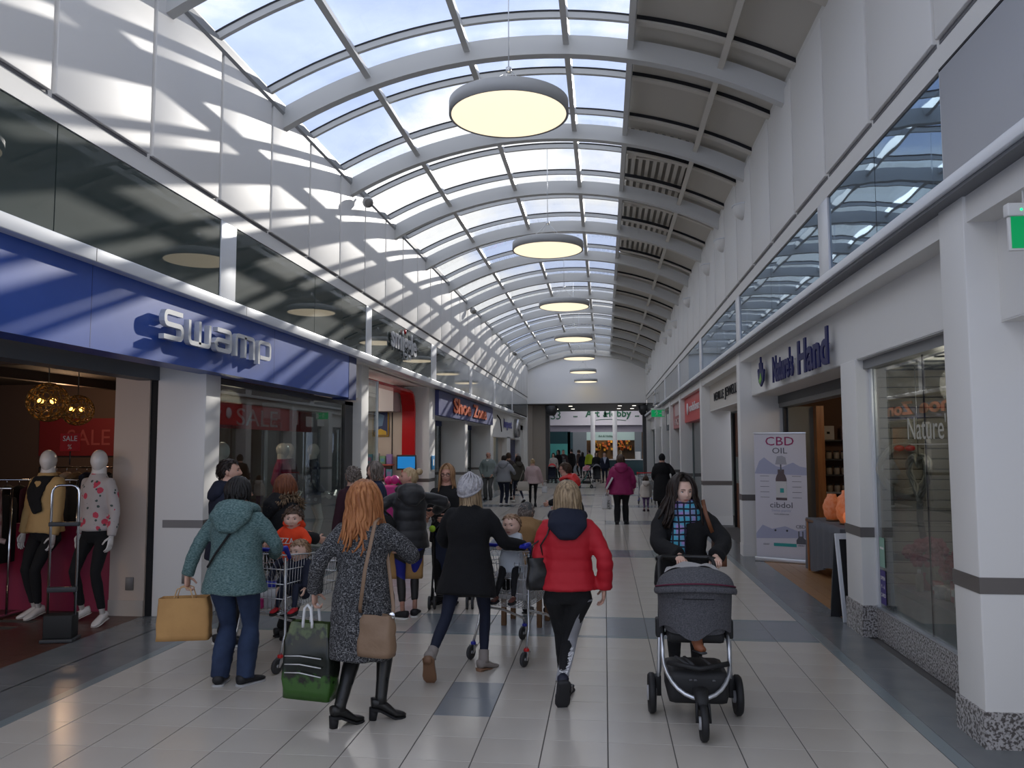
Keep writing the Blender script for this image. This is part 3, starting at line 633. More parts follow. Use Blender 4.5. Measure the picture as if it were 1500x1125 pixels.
dr = thing('wall_drum', 'round silver drum sign fixed to the far left fascia', 'sign', (-4.36, 40.0, 2.75)); MB().lathe([(0.001, 0.2), (0.42, 0.2), (0.46, 0.14), (0.46, -0.05), (0.44, -0.06)], seg=24, axis='x').build('drum', mat('steel_drum', (0.4, 0.4, 0.41), 0.25, 0.8), dr)
# ---- beyond the end wall: the art shop across the far mall
M_beige = mat('beige_stone', (0.33, 0.29, 0.25), 0.7)
wpart('beige_column', wall_far, M_beige, (-3.95, -3.25, 45.2, 46.0, 0, 4.15)); wpart('beige_wall', wall_far, M_beige, (-9, -3.95, 45.0, 46.0, 0, 4.15)); wpart('dark_column', wall_far, mat('dark_stone', (0.07, 0.07, 0.072), 0.5), (-3.25, -3.05, 45.2, 46.0, 0, 4.15), (2.12, 2.3, 45.2, 46.0, 0, 4.15)); wpart('white_side', wall_far, M_white, (2.3, 9, 45.0, 46.0, 0, 4.15))
YA = 60.0
ah = wpart('shop_front', wall_far, mat('lilac_white', (0.52, 0.50, 0.56), 0.6), (-7, 8, YA, YA + 0.3, 3.45, 6.2), (-7, 8, YA - 0.05, YA + 0.3, 3.40, 3.47))
wpart('lilac_band', wall_far, mat('lilac_band', (0.24, 0.22, 0.27), 0.6), (-7, 8, YA + 0.25, YA + 0.5, 2.9, 3.42)); wpart('mint_header', wall_far, mat('mint_glass', (0.42, 0.55, 0.53), 0.4), (-1.3, 2.6, YA + 0.2, YA + 0.3, 2.3, 2.9))
wpart('grey_pier', wall_far, mat('slate_pier', (0.15, 0.17, 0.19), 0.6), (-2.3, -1.3, YA + 0.1, YA + 0.4, 0, 2.9), (2.2, 2.7, YA, YA + 0.4, 0, 2.9))
wpart('teal_glass', wall_far, mat('teal_panel', (0.07, 0.28, 0.26), 0.15), (-5.2, -2.5, YA + 0.1, YA + 0.2, 0, 2.05)); wpart('dark_glass', wall_far, mat('dark_teal_glass', (0.02, 0.05, 0.06), 0.08), (-5.2, -2.5, YA + 0.1, YA + 0.2, 2.05, 2.95), (-2.7, -2.3, YA + 0.1, YA + 0.2, 0, 2.9))
wpart('shop_interior', wall_far, mat('dark_shop_interior', (0.05, 0.035, 0.025), 0.8, var=(0.16, 0.09, 0.04), vscale=1.2), (-7, 8, YA + 3, YA + 3.2, 0, 3.5)); wpart('far_sun_screen', wall_far, mat('far_sun_screen', (0.4, 0.4, 0.4), 0.8), (-12, 12, 53.6, 66, 6.2, 6.4), (-12, -11.8, 45, 66, 0, 6.3), (11.8, 12, 45, 66, 0, 6.3))  # unseen roof and side walls added to keep the sun off the far mall
for i in range(40):
    x = RND.uniform(-0.9, 2.3); z = RND.uniform(1.5, 2.25)
    wpart('stock_item', wall_far, mat('yellow_stock', (0.5, 0.27, 0.03), 0.5) if RND.random() < .5 else mat('orange_stock', (0.42, 0.10, 0.02), 0.5), (x, x + 0.15, YA + 2.6, YA + 2.8, z, z + 0.18))
ar = thing('shop_sign', 'green hand-drawn Art & Hobby lettering across the far white fascia', 'sign', (0, YA - 0.02, 0))
M_green = mat('dark_green_letter', (0.012, 0.09, 0.05), 0.5)
for txt, x, sz_ in (('...', -2.1, 0.5), ('Art', -0.85, 0.72), ('&', 0.1, 0.5), ('Hobby', 1.0, 0.72), ('...', 2.4, 0.5)): txt_part(txt, sz_, ar, M_green, (x, 0, 4.02), depth=0.03, bold=0.02)
MB().tube([(-0.6 + 0.2 * i, 0, 3.78 + 0.06 * math.sin(i / 9 * PI)) for i in range(12)], 0.02, 6).build('underline', M_green, ar)
txt_part('S', 0.9, ar, M_green, (-3.75, 0, 3.85), depth=0.03); txt_part('3', 0.9, ar, M_green, (-3.35, 0, 3.85), depth=0.03); txt_part('Art & Hobby', 0.2, ar, M_green, (0.1, 0.18, 2.55), depth=0.02)
for px, dsc in ((-0.78, 'slim white round column standing before the far art shop, the left one'), (0.72, 'slim white round column standing before the far art shop, the right one')):
    c = thing('column', dsc, 'column', (px, 56.0, 0), group='white columns by the art shop'); MB().lathe([(0.2, 0), (0.2, 0.06), (0.15, 0.08), (0.15, 6.2)], seg=18).build('shaft', mat('grey_column', (0.42, 0.42, 0.43), 0.5), c); MB().lathe([(0.19, 0.9), (0.19, 1.0)], seg=18).build('collar', M_dark, c)
ct = thing('counter', 'dark teal kiosk counter with a white till beyond the far opening', 'counter', (1.9, 54.0, 0)); MB().cbox(-1.6, 1.3, -0.5, 0.5, 0, 0.95, 0.02).build('body', mat('teal_counter', (0.03, 0.07, 0.08), 0.4), ct); MB().cbox(-1.65, 1.35, -0.55, 0.55, 0.95, 1.0, 0.01).build('worktop', M_white, ct); MB().cbox(0.1, 0.45, -0.1, 0.1, 1.0, 1.5, 0.02).build('till', M_white, ct)
for px, dsc in ((-3.05, 'half-round dark drum light high on the left end column'), (2.05, 'half-round dark drum light high on the right end column')):
    c = thing('drum_light', dsc, 'lamp', (px + 0.15, 44.8, 3.8), group='drum lights on the end columns'); MB().lathe([(0.2, -0.25), (0.31, -0.08), (0.35, 0.28)], seg=20).build('shell', M_dark, c); MB().lathe([(0.335, 0.27), (0.001, 0.27)], seg=20, caps=False).build('rim', M_chrome, c)
# ---- pendant drum lamps down the middle
M_diff = mat('lamp_diffuser', (0.9, 0.85, 0.7), 0.5, emit=(1.0, 0.84, 0.58), estr=1.15)
M_drum = mat('pale_grey_drum', (0.46, 0.46, 0.45), 0.5)
LY = [8.2, 14.1, 20.0, 26.2, 32.0, 38.0, 43.6]
which = ['nearest and largest', 'second', 'third', 'fourth', 'fifth', 'sixth', 'furthest']
l0 = None
for i, y in enumerate(LY):
    lab = 'round pendant drum lamp with warm diffuser, the %s from the camera' % which[i]
    if l0 is None:
        l0 = thing('pendant_lamp', lab, 'lamp', (-0.955, y, 5.30), group='round pendant lamps under the vault')
        MB().lathe([(0.60, 0.004), (0.625, 0.0), (0.625, 0.135), (0.60, 0.15), (0.2, 0.152)], seg=56, caps=False).build('drum', M_drum, l0)
        MB().lathe([(0.001, -0.012), (0.3, -0.011), (0.57, -0.004), (0.602, 0.006)], seg=56, caps=False).build('diffuser', M_diff, l0)
        for k in range(4):
            a = PI / 4 + k * PI / 2; MB().tube([(0.38 * math.cos(a), 0.38 * math.sin(a), 0.15), (0, 0, 0.5)], 0.0035, 5).build('wire', M_alum, l0)
        MB().tube([(0, 0, 0.49), (0, 0, 1.875)], 0.005, 6).build('cable', M_alum, l0); MB().lathe([(0.03, 0.47), (0.03, 0.52)], seg=10).build('hub', M_alum, l0)
    else: copy_thing(l0, (-0.955, y, 5.30), label=lab)
# ---- exit signs
def exit_sign(x, y, z, w, h, label, rz=0.0):
    e = thing('exit_sign', label, 'sign', (x, y, z), rz)
    MB().cbox(-w / 2 - 0.02, w / 2 + 0.02, -0.03, 0.03, h / 2, h / 2 + 0.075, 0.008).cbox(-w / 2 - 0.012, w / 2 + 0.012, -0.012, 0.012, -h / 2 - 0.012, h / 2, 0.004).build('housing', M_white, e)
    MB().box(-w / 2, w / 2, -0.016, -0.012, -h / 2, h / 2).build('face', mat('exit_green', (0.0, 0.30, 0.085), 0.4, emit=(0.0, 0.30, 0.09), estr=0.5), e)
    mb = MB(); k = h
    fig = [[(0.02, 0.3), (0.12, 0.05), (0.0, -0.12), (-0.08, -0.34)], [(0.12, 0.05), (0.2, -0.12), (0.12, -0.3)], [(0.02, 0.3), (-0.14, 0.2), (-0.2, 0.02)], [(0.04, 0.28), (0.2, 0.22), (0.28, 0.05)]]
    for s in fig: mb.tube([((p[0] - 0.25) * k, -0.019, p[1] * k) for p in s], 0.035 * k, 6)
    mb.ball(((0.04 - 0.25) * k, -0.019, 0.4 * k), 0.05 * k, 8, 6)
    mb.box(0.55 * k, 0.95 * k, -0.02, -0.016, -0.4 * k, 0.4 * k); mb.box(0.2 * k, 0.5 * k, -0.02, -0.016, -0.05 * k, 0.05 * k)
    mb.build('running_figure', M_white, e)
    for q_ in (-1, 1): MB().tube([(q_ * w * 0.3, 0, h / 2 + 0.07), (q_ * w * 0.3, 0, h / 2 + 0.26)], 0.006, 6).build('hanger', M_white, e)
    MB().ball((-w / 2 + 0.05, -0.031, h / 2 + 0.035), 0.006, 8, 6).build('status_light', mat('green_led', (0, 1, 0.2), 0.5, emit=(0, 1, 0.2), estr=3), e)
exit_sign(2.46, 4.75, 3.03, 0.38, 0.18, 'green running-figure exit sign hanging at the right edge, nearest the camera')
exit_sign(2.05, 31.5, 3.1, 0.5, 0.26, 'small green exit sign hanging far down the right side')
# ---- half-round wall lights high on the right, cameras on the left
wl0 = None
for y, w_ in ((13.1, 'nearest'), (15.3, 'second'), (17.4, 'third'), (21.4, 'fourth'), (25.2, 'fifth'), (27.2, 'sixth'), (29.2, 'seventh'), (39.0, 'eighth'), (40.3, 'ninth'), (41.7, 'furthest')):
    lab = 'half-round white uplighter on the right clerestory, the %s' % w_
    if wl0 is None:
        wl0 = thing('wall_light', lab, 'lamp', (XR - 0.022, y, 5.68), group='white uplighters along the right clerestory')
        MB().grid(lambda u, v: (-0.20 * math.sin(PI * v) * (1 - 0.25 * u) * math.sqrt(max(0, 1 - (0.5 + 0.5 * (1 - u)) ** 4)) if False else -(0.17 * math.sin(PI * v)) * math.sin(PI / 2 * u), 0.21 * math.cos(PI * v) * math.sin(PI / 2 * u), -0.22 * math.cos(PI / 2 * u)), 9, 17).build('bowl', M_white, wl0)
        MB().tube([(-(0.17 * math.sin(PI * v / 16)), 0.21 * math.cos(PI * v / 16), 0.0) for v in range(17)], 0.014, 6).build('rim', M_alu_white, wl0)
    else: copy_thing(wl0, (XR - 0.022, y, 5.68), label=lab)
c0 = None
for y, w_ in ((13.35, 'nearest'), (24.6, 'middle'), (36.2, 'furthest')):
    lab = 'grey security camera under the gutter on the left, the %s' % w_
    if c0 is None:
        c0 = thing('security_camera', lab, 'camera', (XL + 0.16, y, 6.06), group='security cameras along the left gutter')
        MB().tube([(0.0, 0.05, 0.02), (0.03, -0.01, 0.0), (0.07, -0.11, -0.04), (0.10, -0.17, -0.07)], [0.05, 0.085, 0.095, 0.08], 14).build('housing', mat('camera_grey', (0.5, 0.5, 0.49), 0.4), c0)
        MB().tube([(0.10, -0.168, -0.069), (0.104, -0.176, -0.073)], 0.07, 14).build('lens', mat('camera_lens', (0.26, 0.25, 0.23), 0.3), c0); MB().tube([(-0.05, 0.07, 0.1), (0, 0.05, 0.02)], 0.02, 8).build('bracket', M_steel, c0)
    else: copy_thing(c0, (XL + 0.16, y, 6.06), label=lab)
# unseen fill lamps added to light the shop rooms and the far mall
def lamp(x, y, z, e, col, size=0.3, typ='POINT'):
    d = bpy.data.lights.new('fill_lamp', typ); d.energy = e; d.color = col
    if typ == 'AREA': d.size = size
    else: d.shadow_soft_size = size
    o = bpy.data.objects.new('fill_lamp', d); COL.objects.link(o); o.location = (x, y, z); return o
lamp(-7.0, 6.0, 2.7, 30, (1, 0.66, 0.4), 0.2); lamp(-9.0, 12.6, 2.7, 45, (1, 0.62, 0.35), 0.2)
lamp(-5.5, 11.4, 2.5, 16, (1, 0.8, 0.6), 0.2); lamp(-6.4, 17.6, 3.0, 60, (1, 0.93, 0.85), 0.3); lamp(4.1, 12.0, 2.7, 16, (1, 0.75, 0.5), 0.2); lamp(-5.5, 34.5, 2.2, 25, (1, 0.7, 0.4), 0.2); lamp(3.0, 7.2, 2.35, 13, (1, 0.9, 0.75), 0.2)
lamp(0, 57.0, 5.9, 170, (1, 0.97, 0.93), 3.0, 'AREA'); lamp(0.6, 61.5, 2.8, 60, (1, 0.75, 0.45), 0.3)  # the area lamp is added to brighten the far mall
# ================================================================== PEOPLE BUILDER
TMP = bpy.data.scenes.new('workbench')
def remesh(mb, voxel, smooth=4, folds=0.0, ffreq=9.0, quilt=0.0, qper=0.09, name='cloth', seed=0.0, decim=None):
    """fuse the tubes of a garment into one continuous skin, smooth it and press soft folds into it"""
    me0 = bpy.data.meshes.new('raw'); me0.from_pydata(mb.v, [], mb.f); me0.update()
    o = bpy.data.objects.new('raw', me0); TMP.collection.objects.link(o)
    r = o.modifiers.new('r', 'REMESH'); r.mode = 'VOXEL'; r.voxel_size = voxel
    if smooth: q = o.modifiers.new('s', 'SMOOTH'); q.factor = 0.5; q.iterations = smooth
    TMP.view_layers[0].update(); dg = TMP.view_layers[0].depsgraph
    me = bpy.data.meshes.new_from_object(o.evaluated_get(dg))
    bpy.data.objects.remove(o); bpy.data.meshes.remove(me0)
    if folds or quilt:
        nr = [v.normal.copy() for v in me.vertices]
        for v, nn in zip(me.vertices, nr):
            p = v.co; d = 0.0
            if folds: d += folds * (noise.noise(V((p.x * ffreq + seed, p.y * ffreq, p.z * ffreq * 0.8))) + 0.5 * noise.noise(V((p.x * ffreq * 2.3, p.y * ffreq * 2.3 + seed, p.z * ffreq * 2.6))))
            if quilt: d += quilt * (abs(math.sin(PI * (p.z + 0.012 * noise.noise(p * 6)) / qper)) ** 0.5 - 0.6)
            v.co = p + nn * d
    me.polygons.foreach_set('use_smooth', [True] * len(me.polygons)); me.name = name; me.update()
    return me
def link_mesh(name, me, m, parent, label=None):
    me.materials.clear(); me.materials.append(m); o = bpy.data.objects.new(name, me); COL.objects.link(o); o.parent = parent
    if label: o['label'] = label
    return o
def ik(a, c, l1, l2, pole):
    a, c, pole = V(a), V(c), V(pole); d = c - a; L = d.length; mx = (l1 + l2) * 0.999
    if L > mx: c = a + d * (mx / L); d = c - a; L = mx
    L = max(L, abs(l1 - l2) + 1e-3); t = d.normalized(); x = (l1 * l1 - l2 * l2 + L * L) / (2 * L); hh = math.sqrt(max(0.0, l1 * l1 - x * x))
    pp = pole - t * pole.dot(t); pp = pp.normalized() if pp.length > 1e-5 else t.orthogonal().normalized()
    return a + t * x + pp * hh, c
def skinm(nm, c): return mat('skin_' + nm, c, 0.5, spec=0.35, var=(c[0] * 0.9, c[1] * 0.82, c[2] * 0.8), vscale=18)
SK_FAIR = skinm('fair', (0.60, 0.37, 0.28)); SK_PINK = skinm('pink', (0.58, 0.32, 0.24)); SK_LIGHT = skinm('light', (0.70, 0.48, 0.38))
M_eye = mat('eye_white', (0.7, 0.68, 0.66), 0.2); M_iris = mat('iris', (0.03, 0.025, 0.02), 0.1); M_lip = mat('lips', (0.42, 0.14, 0.12), 0.4); M_lash = mat('lash', (0.02, 0.015, 0.012), 0.7)
def head_pt(u, v, s, child=False, face=True, grow=0.0, chin=0.0):
    """point on the head surface; u azimuth 0..1 (0.25 = front), v 0..1 bottom to top; s = head height"""
    a = 2 * PI * u; p = PI * (v - 0.5); cx, sy, cz = math.cos(a) * math.cos(p), math.sin(a) * math.cos(p), math.sin(p)
    x, y, z = 0.335 * cx, 0.43 * sy, 0.5 * cz
    if child: x *= 1.12; y *= 1.04
    if z < 0:
        t = -z / 0.5; x *= 1 - 0.30 * t ** 1.6
        if y < 0: y *= 1 - 0.38 * t ** 1.2
        else: y *= 1 - (0.05 if child else 0.02) * t
    if y < 0: x *= 1.0 + 0.06 * (-sy)
    if z > 0.3: z = 0.3 + (z - 0.3) * 0.94
    if face and y > 0:
        g = lambda cx_, cz_, sx, sz: math.exp(-((x - cx_) / sx) ** 2 - ((z - cz_) / sz) ** 2)
        n = 0.55 if child else 1.0
        d = n * (0.085 * g(0, -0.115, 0.05, 0.055) + 0.055 * g(0, -0.02, 0.035, 0.08))
        d += -0.050 * (g(0.135, 0.02, 0.075, 0.055) + g(-0.135, 0.02, 0.075, 0.055)) + n * 0.022 * (g(0.12, 0.115, 0.10, 0.035) + g(-0.12, 0.115, 0.10, 0.035))
        d += 0.028 * g(0, -0.235, 0.085, 0.03) + 0.022 * g(0, -0.285, 0.07, 0.025) - 0.012 * g(0, -0.26, 0.09, 0.009) + 0.035 * g(0, -0.42, 0.085, 0.06)
        d += (0.05 if child else 0.02) * (g(0.20, -0.12, 0.09, 0.09) + g(-0.20, -0.12, 0.09, 0.09)) - 0.012 * g(0, -0.185, 0.03, 0.02)
        y += d
    q = V((x, y, z)); 
    if grow: q = q * (1 + grow)
    return q * s
def hand_mb(mb, w, d, n, size, curl=0.35, mi=0, seg=7, side=1):
    """palm, five unequal bent fingers; w wrist point, d finger direction, n palm normal (fingers curl towards n)"""
    d = V(d).normalized(); n = V(n); n = (n - d * n.dot(d)).normalized(); t = d.cross(n) * side     # t: thumb side
    w = V(w); L = size; pl_ = 0.52 * L
    mb.tube([w - d * 0.10 * L, w + d * 0.02 * L, w + d * 0.2 * L, w + d * 0.40 * L, w + d * pl_], [(0.145 * L, 0.12 * L), (0.15 * L, 0.11 * L), (0.20 * L, 0.095 * L), (0.225 * L, 0.085 * L), (0.20 * L, 0.06 * L)], 10, up=t, mi=mi)
    for k, (off, ln) in enumerate(((0.155, 0.43), (0.055, 0.48), (-0.05, 0.45), (-0.145, 0.35))):
        p = w + d * (pl_ - 0.06 * L) + t * (off * L); r = 0.048 * L - k * 0.002 * L; pts = [p]; dirv = d.copy(); ang_ = 0.12 + curl * 0.25
        for j, f in enumerate((0.45, 0.32, 0.25)):
            dirv = (d * math.cos(ang_) + n * math.sin(ang_)); pts.append(pts[-1] + dirv * (ln * f * L)); ang_ += curl * 1.25
        mb.tube([p - d * 0.05 * L] + pts, [r * 1.05, r * 1.05, r, r * 0.92, r * 0.7], seg, mi=mi)
    p = w + d * 0.10 * L + t * 0.14 * L; dv = (d * 0.62 + t * 0.62 + n * (0.2 + 0.5 * curl)).normalized(); e = p + dv * 0.26 * L; dv2 = (d * 0.85 + t * (0.25 - 0.5 * curl) + n * (0.3 + 0.7 * curl)).normalized(); e2 = e + dv2 * 0.24 * L
    mb.tube([p - dv * 0.08 * L, p, e, e2], [0.07 * L, 0.068 * L, 0.055 * L, 0.04 * L], seg, mi=mi)
def hair_locks(mb, s, style, rnd, n, length, az0=0.0, az1=1.0, width=0.10, wave=0.03, top=0.5, spread=0.0, mi=0, part=0.0, vol=0.0, seg=5, start=0.86):
    """locks that run from the crown over the skull and hang; s head height, azimuth 0.25 = front; the face window stays free"""
    for i in range(n):
        u = az0 + (az1 - az0) * ((i + rnd.random()) / n); layer = rnd.random(); out = 0.035 + (0.05 + vol) * (0.25 + 0.75 * layer)
        ln = length * (0.82 + 0.25 * rnd.random()); a = 2 * PI * u; pts = []; rr = []; ph = rnd.random() * 6; wv = wave * (0.5 + rnd.random())
        st = start + 0.1 * rnd.random(); K = 13; face = max(0.0, math.sin(a))     # 1 in front
        for k in range(K):
            t = k / (K - 1); dist = t * ln                                      # arc length in head units
            v_ = st - dist * 0.62
            if v_ > 0.44: q = head_pt(u, v_, 1.0, face=False, grow=out)
            else:
                q0 = head_pt(u, 0.44, 1.0, face=False, grow=out); drop = (0.44 - v_) / 0.62 * 0.98
                q = V((q0.x * (1 + spread * drop), q0.y * (1 + spread * drop) - 0.05 * drop * (1 if q0.y < 0 else -0.2), q0.z - drop))
            amp = wv * t; q = q + V((math.cos(a + PI / 2) * amp * math.sin(ph + 7 * t), math.sin(a + PI / 2) * amp * math.sin(ph + 7 * t), 0)) + V((math.cos(a), math.sin(a), 0)) * amp * 0.5 * math.cos(ph + 5 * t)
            pts.append(q * s); rr.append((width * s * (0.55 + 0.5 * math.sin(PI * min(1, t * 1.1 + 0.25))) * (1 if t < 0.8 else (1.25 - t) / 0.45), 0.032 * s))
        mb.tube(pts, rr, seg, up=(math.cos(a + PI / 2), math.sin(a + PI / 2), 0.01), mi=mi)
def hair_cap(s, mask, grow=0.07, nu=44, nv=34, rough=0.0, child=False):
    mb = MB(); P = {}
    for i in range(nu):
        for j in range(nv):
            u, v = i / nu, j / (nv - 1); q = head_pt(u, v, 1.0, child, False, grow)
            if rough: q = q * (1 + rough * noise.noise(V((q.x * 9, q.y * 9, q.z * 9))))
            P[i, j] = q * s
    vs = [P[i, j] for i in range(nu) for j in range(nv)]; fs = []
    for i in range(nu):
        for j in range(nv - 1):
            u, v = (i + 0.5) / nu, (j + 0.5) / (nv - 1)
            q = head_pt(u, v, 1.0, child, False)
            if mask(q): fs.append((i * nv + j, ((i + 1) % nu) * nv + j, ((i + 1) % nu) * nv + j + 1, i * nv + j + 1))
    mb.add(vs, fs, 0, True); return mb
def hmask(front=0.30, side=0.02, back=-0.36):
    """hairline: height above which the skull is hairy, from front to back"""
    def f(q):
        t = q.y / 0.43
        if t > 0.35: lim = front - 0.10 * max(0, abs(q.x) / 0.33 - 0.5)
        elif t > -0.15: lim = side + (front - side) * max(0.0, (t - 0.05) / 0.30) if t > 0.05 else side
        else: lim = side + (back - side) * min(1, (-0.15 - t) / 0.35)
        return q.z > lim
    return f
def shoe(mb, ank, yaw, pitch, L, w=0.21, sole=0.03, heel=0.0, mi=0, mis=1, toe=1.0, up=0.0):
    """a shoe with upper and sole; ank is the ankle, pitch > 0 lifts the heel"""
    o = len(mb.v); H = 0.30 * L
    sec = [(-0.27, 0.55, 0.0, 0.95), (-0.2, 0.85, 0.0, 1.0), (-0.02, 0.8, 0.0, 1.0), (0.2, 0.85, 0.0, 0.80), (0.42, 1.0, 0.0, 0.55), (0.58, 0.95, 0.0, 0.42), (0.70, 0.62 * toe, 0.02, 0.30), (0.74, 0.25 * toe, 0.05, 0.2)]
    hl = lambda y: heel * max(0.0, min(1.0, (0.42 - y) / 0.5))
    rings = []
    for y, ww, zb, zt in sec:
        b = hl(y) + sole + zb * H; t_ = hl(y) + sole + zt * H + (up if y < 0.1 else 0)
        rings.append(((0, y * L, (b + t_) / 2), (ww * w * L, (t_ - b) / 2)))
    mb.tube([r[0] for r in rings], [r[1] for r in rings], 12, up=(1, 0, 0), mi=mi, sq=0.8)
    sr = [((0, y * L, hl(y) + sole * 0.5 + zb * H * 0.5), (ww * w * L * 1.07 + 0.002, sole * 0.55)) for y, ww, zb, zt in sec]
    mb.tube([r[0] for r in sr], [r[1] for r in sr], 12, up=(1, 0, 0), mi=mis, sq=0.5)
    if heel > 0.02: mb.tube([(0, -0.18 * L, heel + sole), (0, -0.2 * L, 0)], [(0.15 * L, 0.13 * L), (0.115 * L, 0.10 * L)], 10, up=(1, 0, 0), mi=mis, sq=0.7)
    M = Matrix.Translation(V(ank)) @ Matrix.Rotation(yaw, 4, 'Z') @ Matrix.Rotation(-pitch, 4, 'X') @ Matrix.Translation((0, 0, -(0.30 * L * 0.85 + sole + heel)))
    mb.xf(M, o)
PEOPLE = {}
def person(key, label, x, y, face, h=1.62, build=1.0, skin=None, lean=0.0, hands=None, feet=None, head=(0, 0, 0), top=None, legs=None, shoes=None, hair=None, lod=1, hs=1.0, child=False,
           hdir=(None, None), hnorm=(None, None), curl=(0.35, 0.35), name='person', cat='person', face_on=True, poles=None, hipz=None, z0=0.0, group=None, shoulder=1.0, kpole=(0, 1, 0)):
    skin = skin or SK_FAIR; rnd = random.Random(hash(key) % 1000 if False else sum(map(ord, key)))
    root = thing(name, label, cat, (x, y, z0), math.radians(face), group)
    s = h; vox = (0.0135, 0.02, 0.034)[lod] * (0.75 if child else 1); kidk = 0.86 if child else 1.0
    hz = (hipz if hipz is not None else 0.525 * s * (0.93 if child else 1)); tl = math.tan(math.radians(lean)); hd_s = 0.138 * s * hs
    top_of = s - hd_s * 0.5 if hipz is None else hz + (0.475 * s) - hd_s * 0.5 + (0.0)
    def sp(f):                                            # spine point at fraction f of the height above the hip (0..1 = hip..head top)
        zz = hz + f * (top_of + hd_s * 0.5 - hz); cl = math.cos(math.radians(lean)); return V((0, (zz - hz) * tl * cl, hz + (zz - hz) * (cl if lean else 1)))
    HC = sp(1.0) - V((0, 0, hd_s * 0.5)); nb = sp(0.66 if not child else 0.60)
    shw = 0.099 * s * shoulder * (0.5 + 0.5 * build); SHO = [sp(0.585 if not child else 0.52) + V((q * shw, 0, 0)) for q in (-1, 1)]
    ua, fa = 0.172 * s * kidk, 0.148 * s * kidk
    hands = hands or ((-0.15 * s, 0.03 * s, 0.47 * s), (0.15 * s, 0.03 * s, 0.47 * s))
    poles = poles or ((-0.5, -1, -0.2), (0.5, -1, -0.2))
    arms = [ik(SHO[i], hands[i], ua, fa, poles[i]) for i in (0, 1)]
    HIP = [V((q * 0.052 * s, 0, hz - 0.01 * s)) for q in (-1, 1)]
    feet = feet or ((-0.055 * s, 0.0, 0.05 * s, 8, 0), (0.055 * s, 0.0, 0.05 * s, -8, 0)); th, sh_ = 0.25 * s * kidk, 0.235 * s * kidk
    kn = [ik(HIP[i], feet[i][:3], th, sh_, kpole) for i in (0, 1)]
    T = dict(m=None, hem=0.47, flare=1.0, thick=0.016, sleeve=1.0, folds=0.006, quilt=0.0, qper=0.09, collar=0.02, cuff=1.0, waist=1.0, coat_y=0.0); T.update(top or {})
    Lg = dict(m=None, r=1.0, flare=1.0, folds=0.004, short=0.0); Lg.update(legs or {})
    b = build
    # ---- body: one continuous figure of skin
    body = MB(); seg = (14, 12, 8)[lod]
    R = Matrix.Rotation(math.radians(head[0]), 4, 'Z') @ Matrix.Rotation(math.radians(head[1]), 4, 'X') @ Matrix.Rotation(math.radians(head[2]), 4, 'Y')
    HM = Matrix.Translation(HC) @ R; o = 0
    nu, nv = ((56, 44), (36, 28), (20, 16))[lod]
    body.grid(lambda u, v: HM @ head_pt(u, v, hd_s, child, face_on), nu, nv, closeu=True)
    if face_on or lod < 2:
        for q in (-1, 1) if face_on else ():
            e = len(body.v); body.tube([(0, 0, -0.13), (0.01, -0.01, -0.06), (0.02, -0.03, 0.03), (0.015, -0.03, 0.10)], [(0.02, 0.03), (0.03, 0.05), (0.035, 0.085), (0.02, 0.06)], 8, up=(1, 0, 0))
            body.xf(HM @ Matrix.Translation((q * 0.325 * hd_s, -0.02 * hd_s, -0.02 * hd_s)) @ Matrix.Diagonal((q * hd_s, hd_s, hd_s, 1)), e)
    nr = (0.042 if not child else 0.036) * s * (0.6 + 0.4 * b)
    body.tube([nb - V((0, 0, 0.06 * s)), nb, HC + R.to_3x3() @ V((0, -0.06 * hd_s, -0.38 * hd_s)), HC + R.to_3x3() @ V((0, -0.03 * hd_s, -0.15 * hd_s))], [(0.09 * s, 0.055 * s), (nr * 1.12, nr * 1.1), (nr, nr), (nr * 0.95, nr)], seg, up=(1, 0, 0))
    body.tube([sp(0.03), sp(0.1), sp(0.22), sp(0.42), sp(0.55), sp(0.66)], [(c_[0] * s * b, c_[1] * s * b) for c_ in ((0.05, 0.04), (0.07, 0.05), (0.06, 0.045), (0.07, 0.05), (0.07, 0.042), (0.03, 0.03))], seg, up=(1, 0, 0))
    for i, q in enumerate((-1, 1)):
        el, wr = arms[i]; body.tube([SHO[i] - V((q * 0.03 * s, 0, 0)), SHO[i], (SHO[i] + el) / 2, el, (el + wr) / 2, wr], [q_ * s * (0.72 if T['m'] else 1) for q_ in (0.02, 0.024, 0.024, 0.020, 0.021)] + [0.0155 * s], 8)
        k_, an = kn[i]; body.tube([HIP[i], (HIP[i] + k_) / 2, k_, k_ + (an - k_) * 0.35, an], [q_ * s * (0.58 if Lg['m'] else 1.0) * (0.5 + 0.5 * b) for q_ in (0.048, 0.044, 0.030, 0.031)] + [0.019 * s * (0.8 if Lg['m'] else 1)], 8)
        d = V(hdir[i]) if hdir[i] else (wr - el); nn = V(hnorm[i]) if hnorm[i] else V((-q, 0.15, 0)); hand_mb(body, wr, d, nn, 0.107 * s * (0.9 if child else 1), curl[i], seg=(8, 7, 5)[lod], side=q if not hnorm[i] else q)
    if name == 'mannequin' and not shoes:
        for i in (0, 1): shoe(body, kn[i][1], math.radians(feet[i][3]), math.radians(feet[i][4]), 0.145 * s, w=0.17, sole=0.004, mis=0)
    body.build('body', skin, root)
    # ---- face
    def headpart(nm, mb, m, lab=None):
        o = mb.xf(HM).build(nm, m, root); 
        if lab: o['label'] = lab
        return o
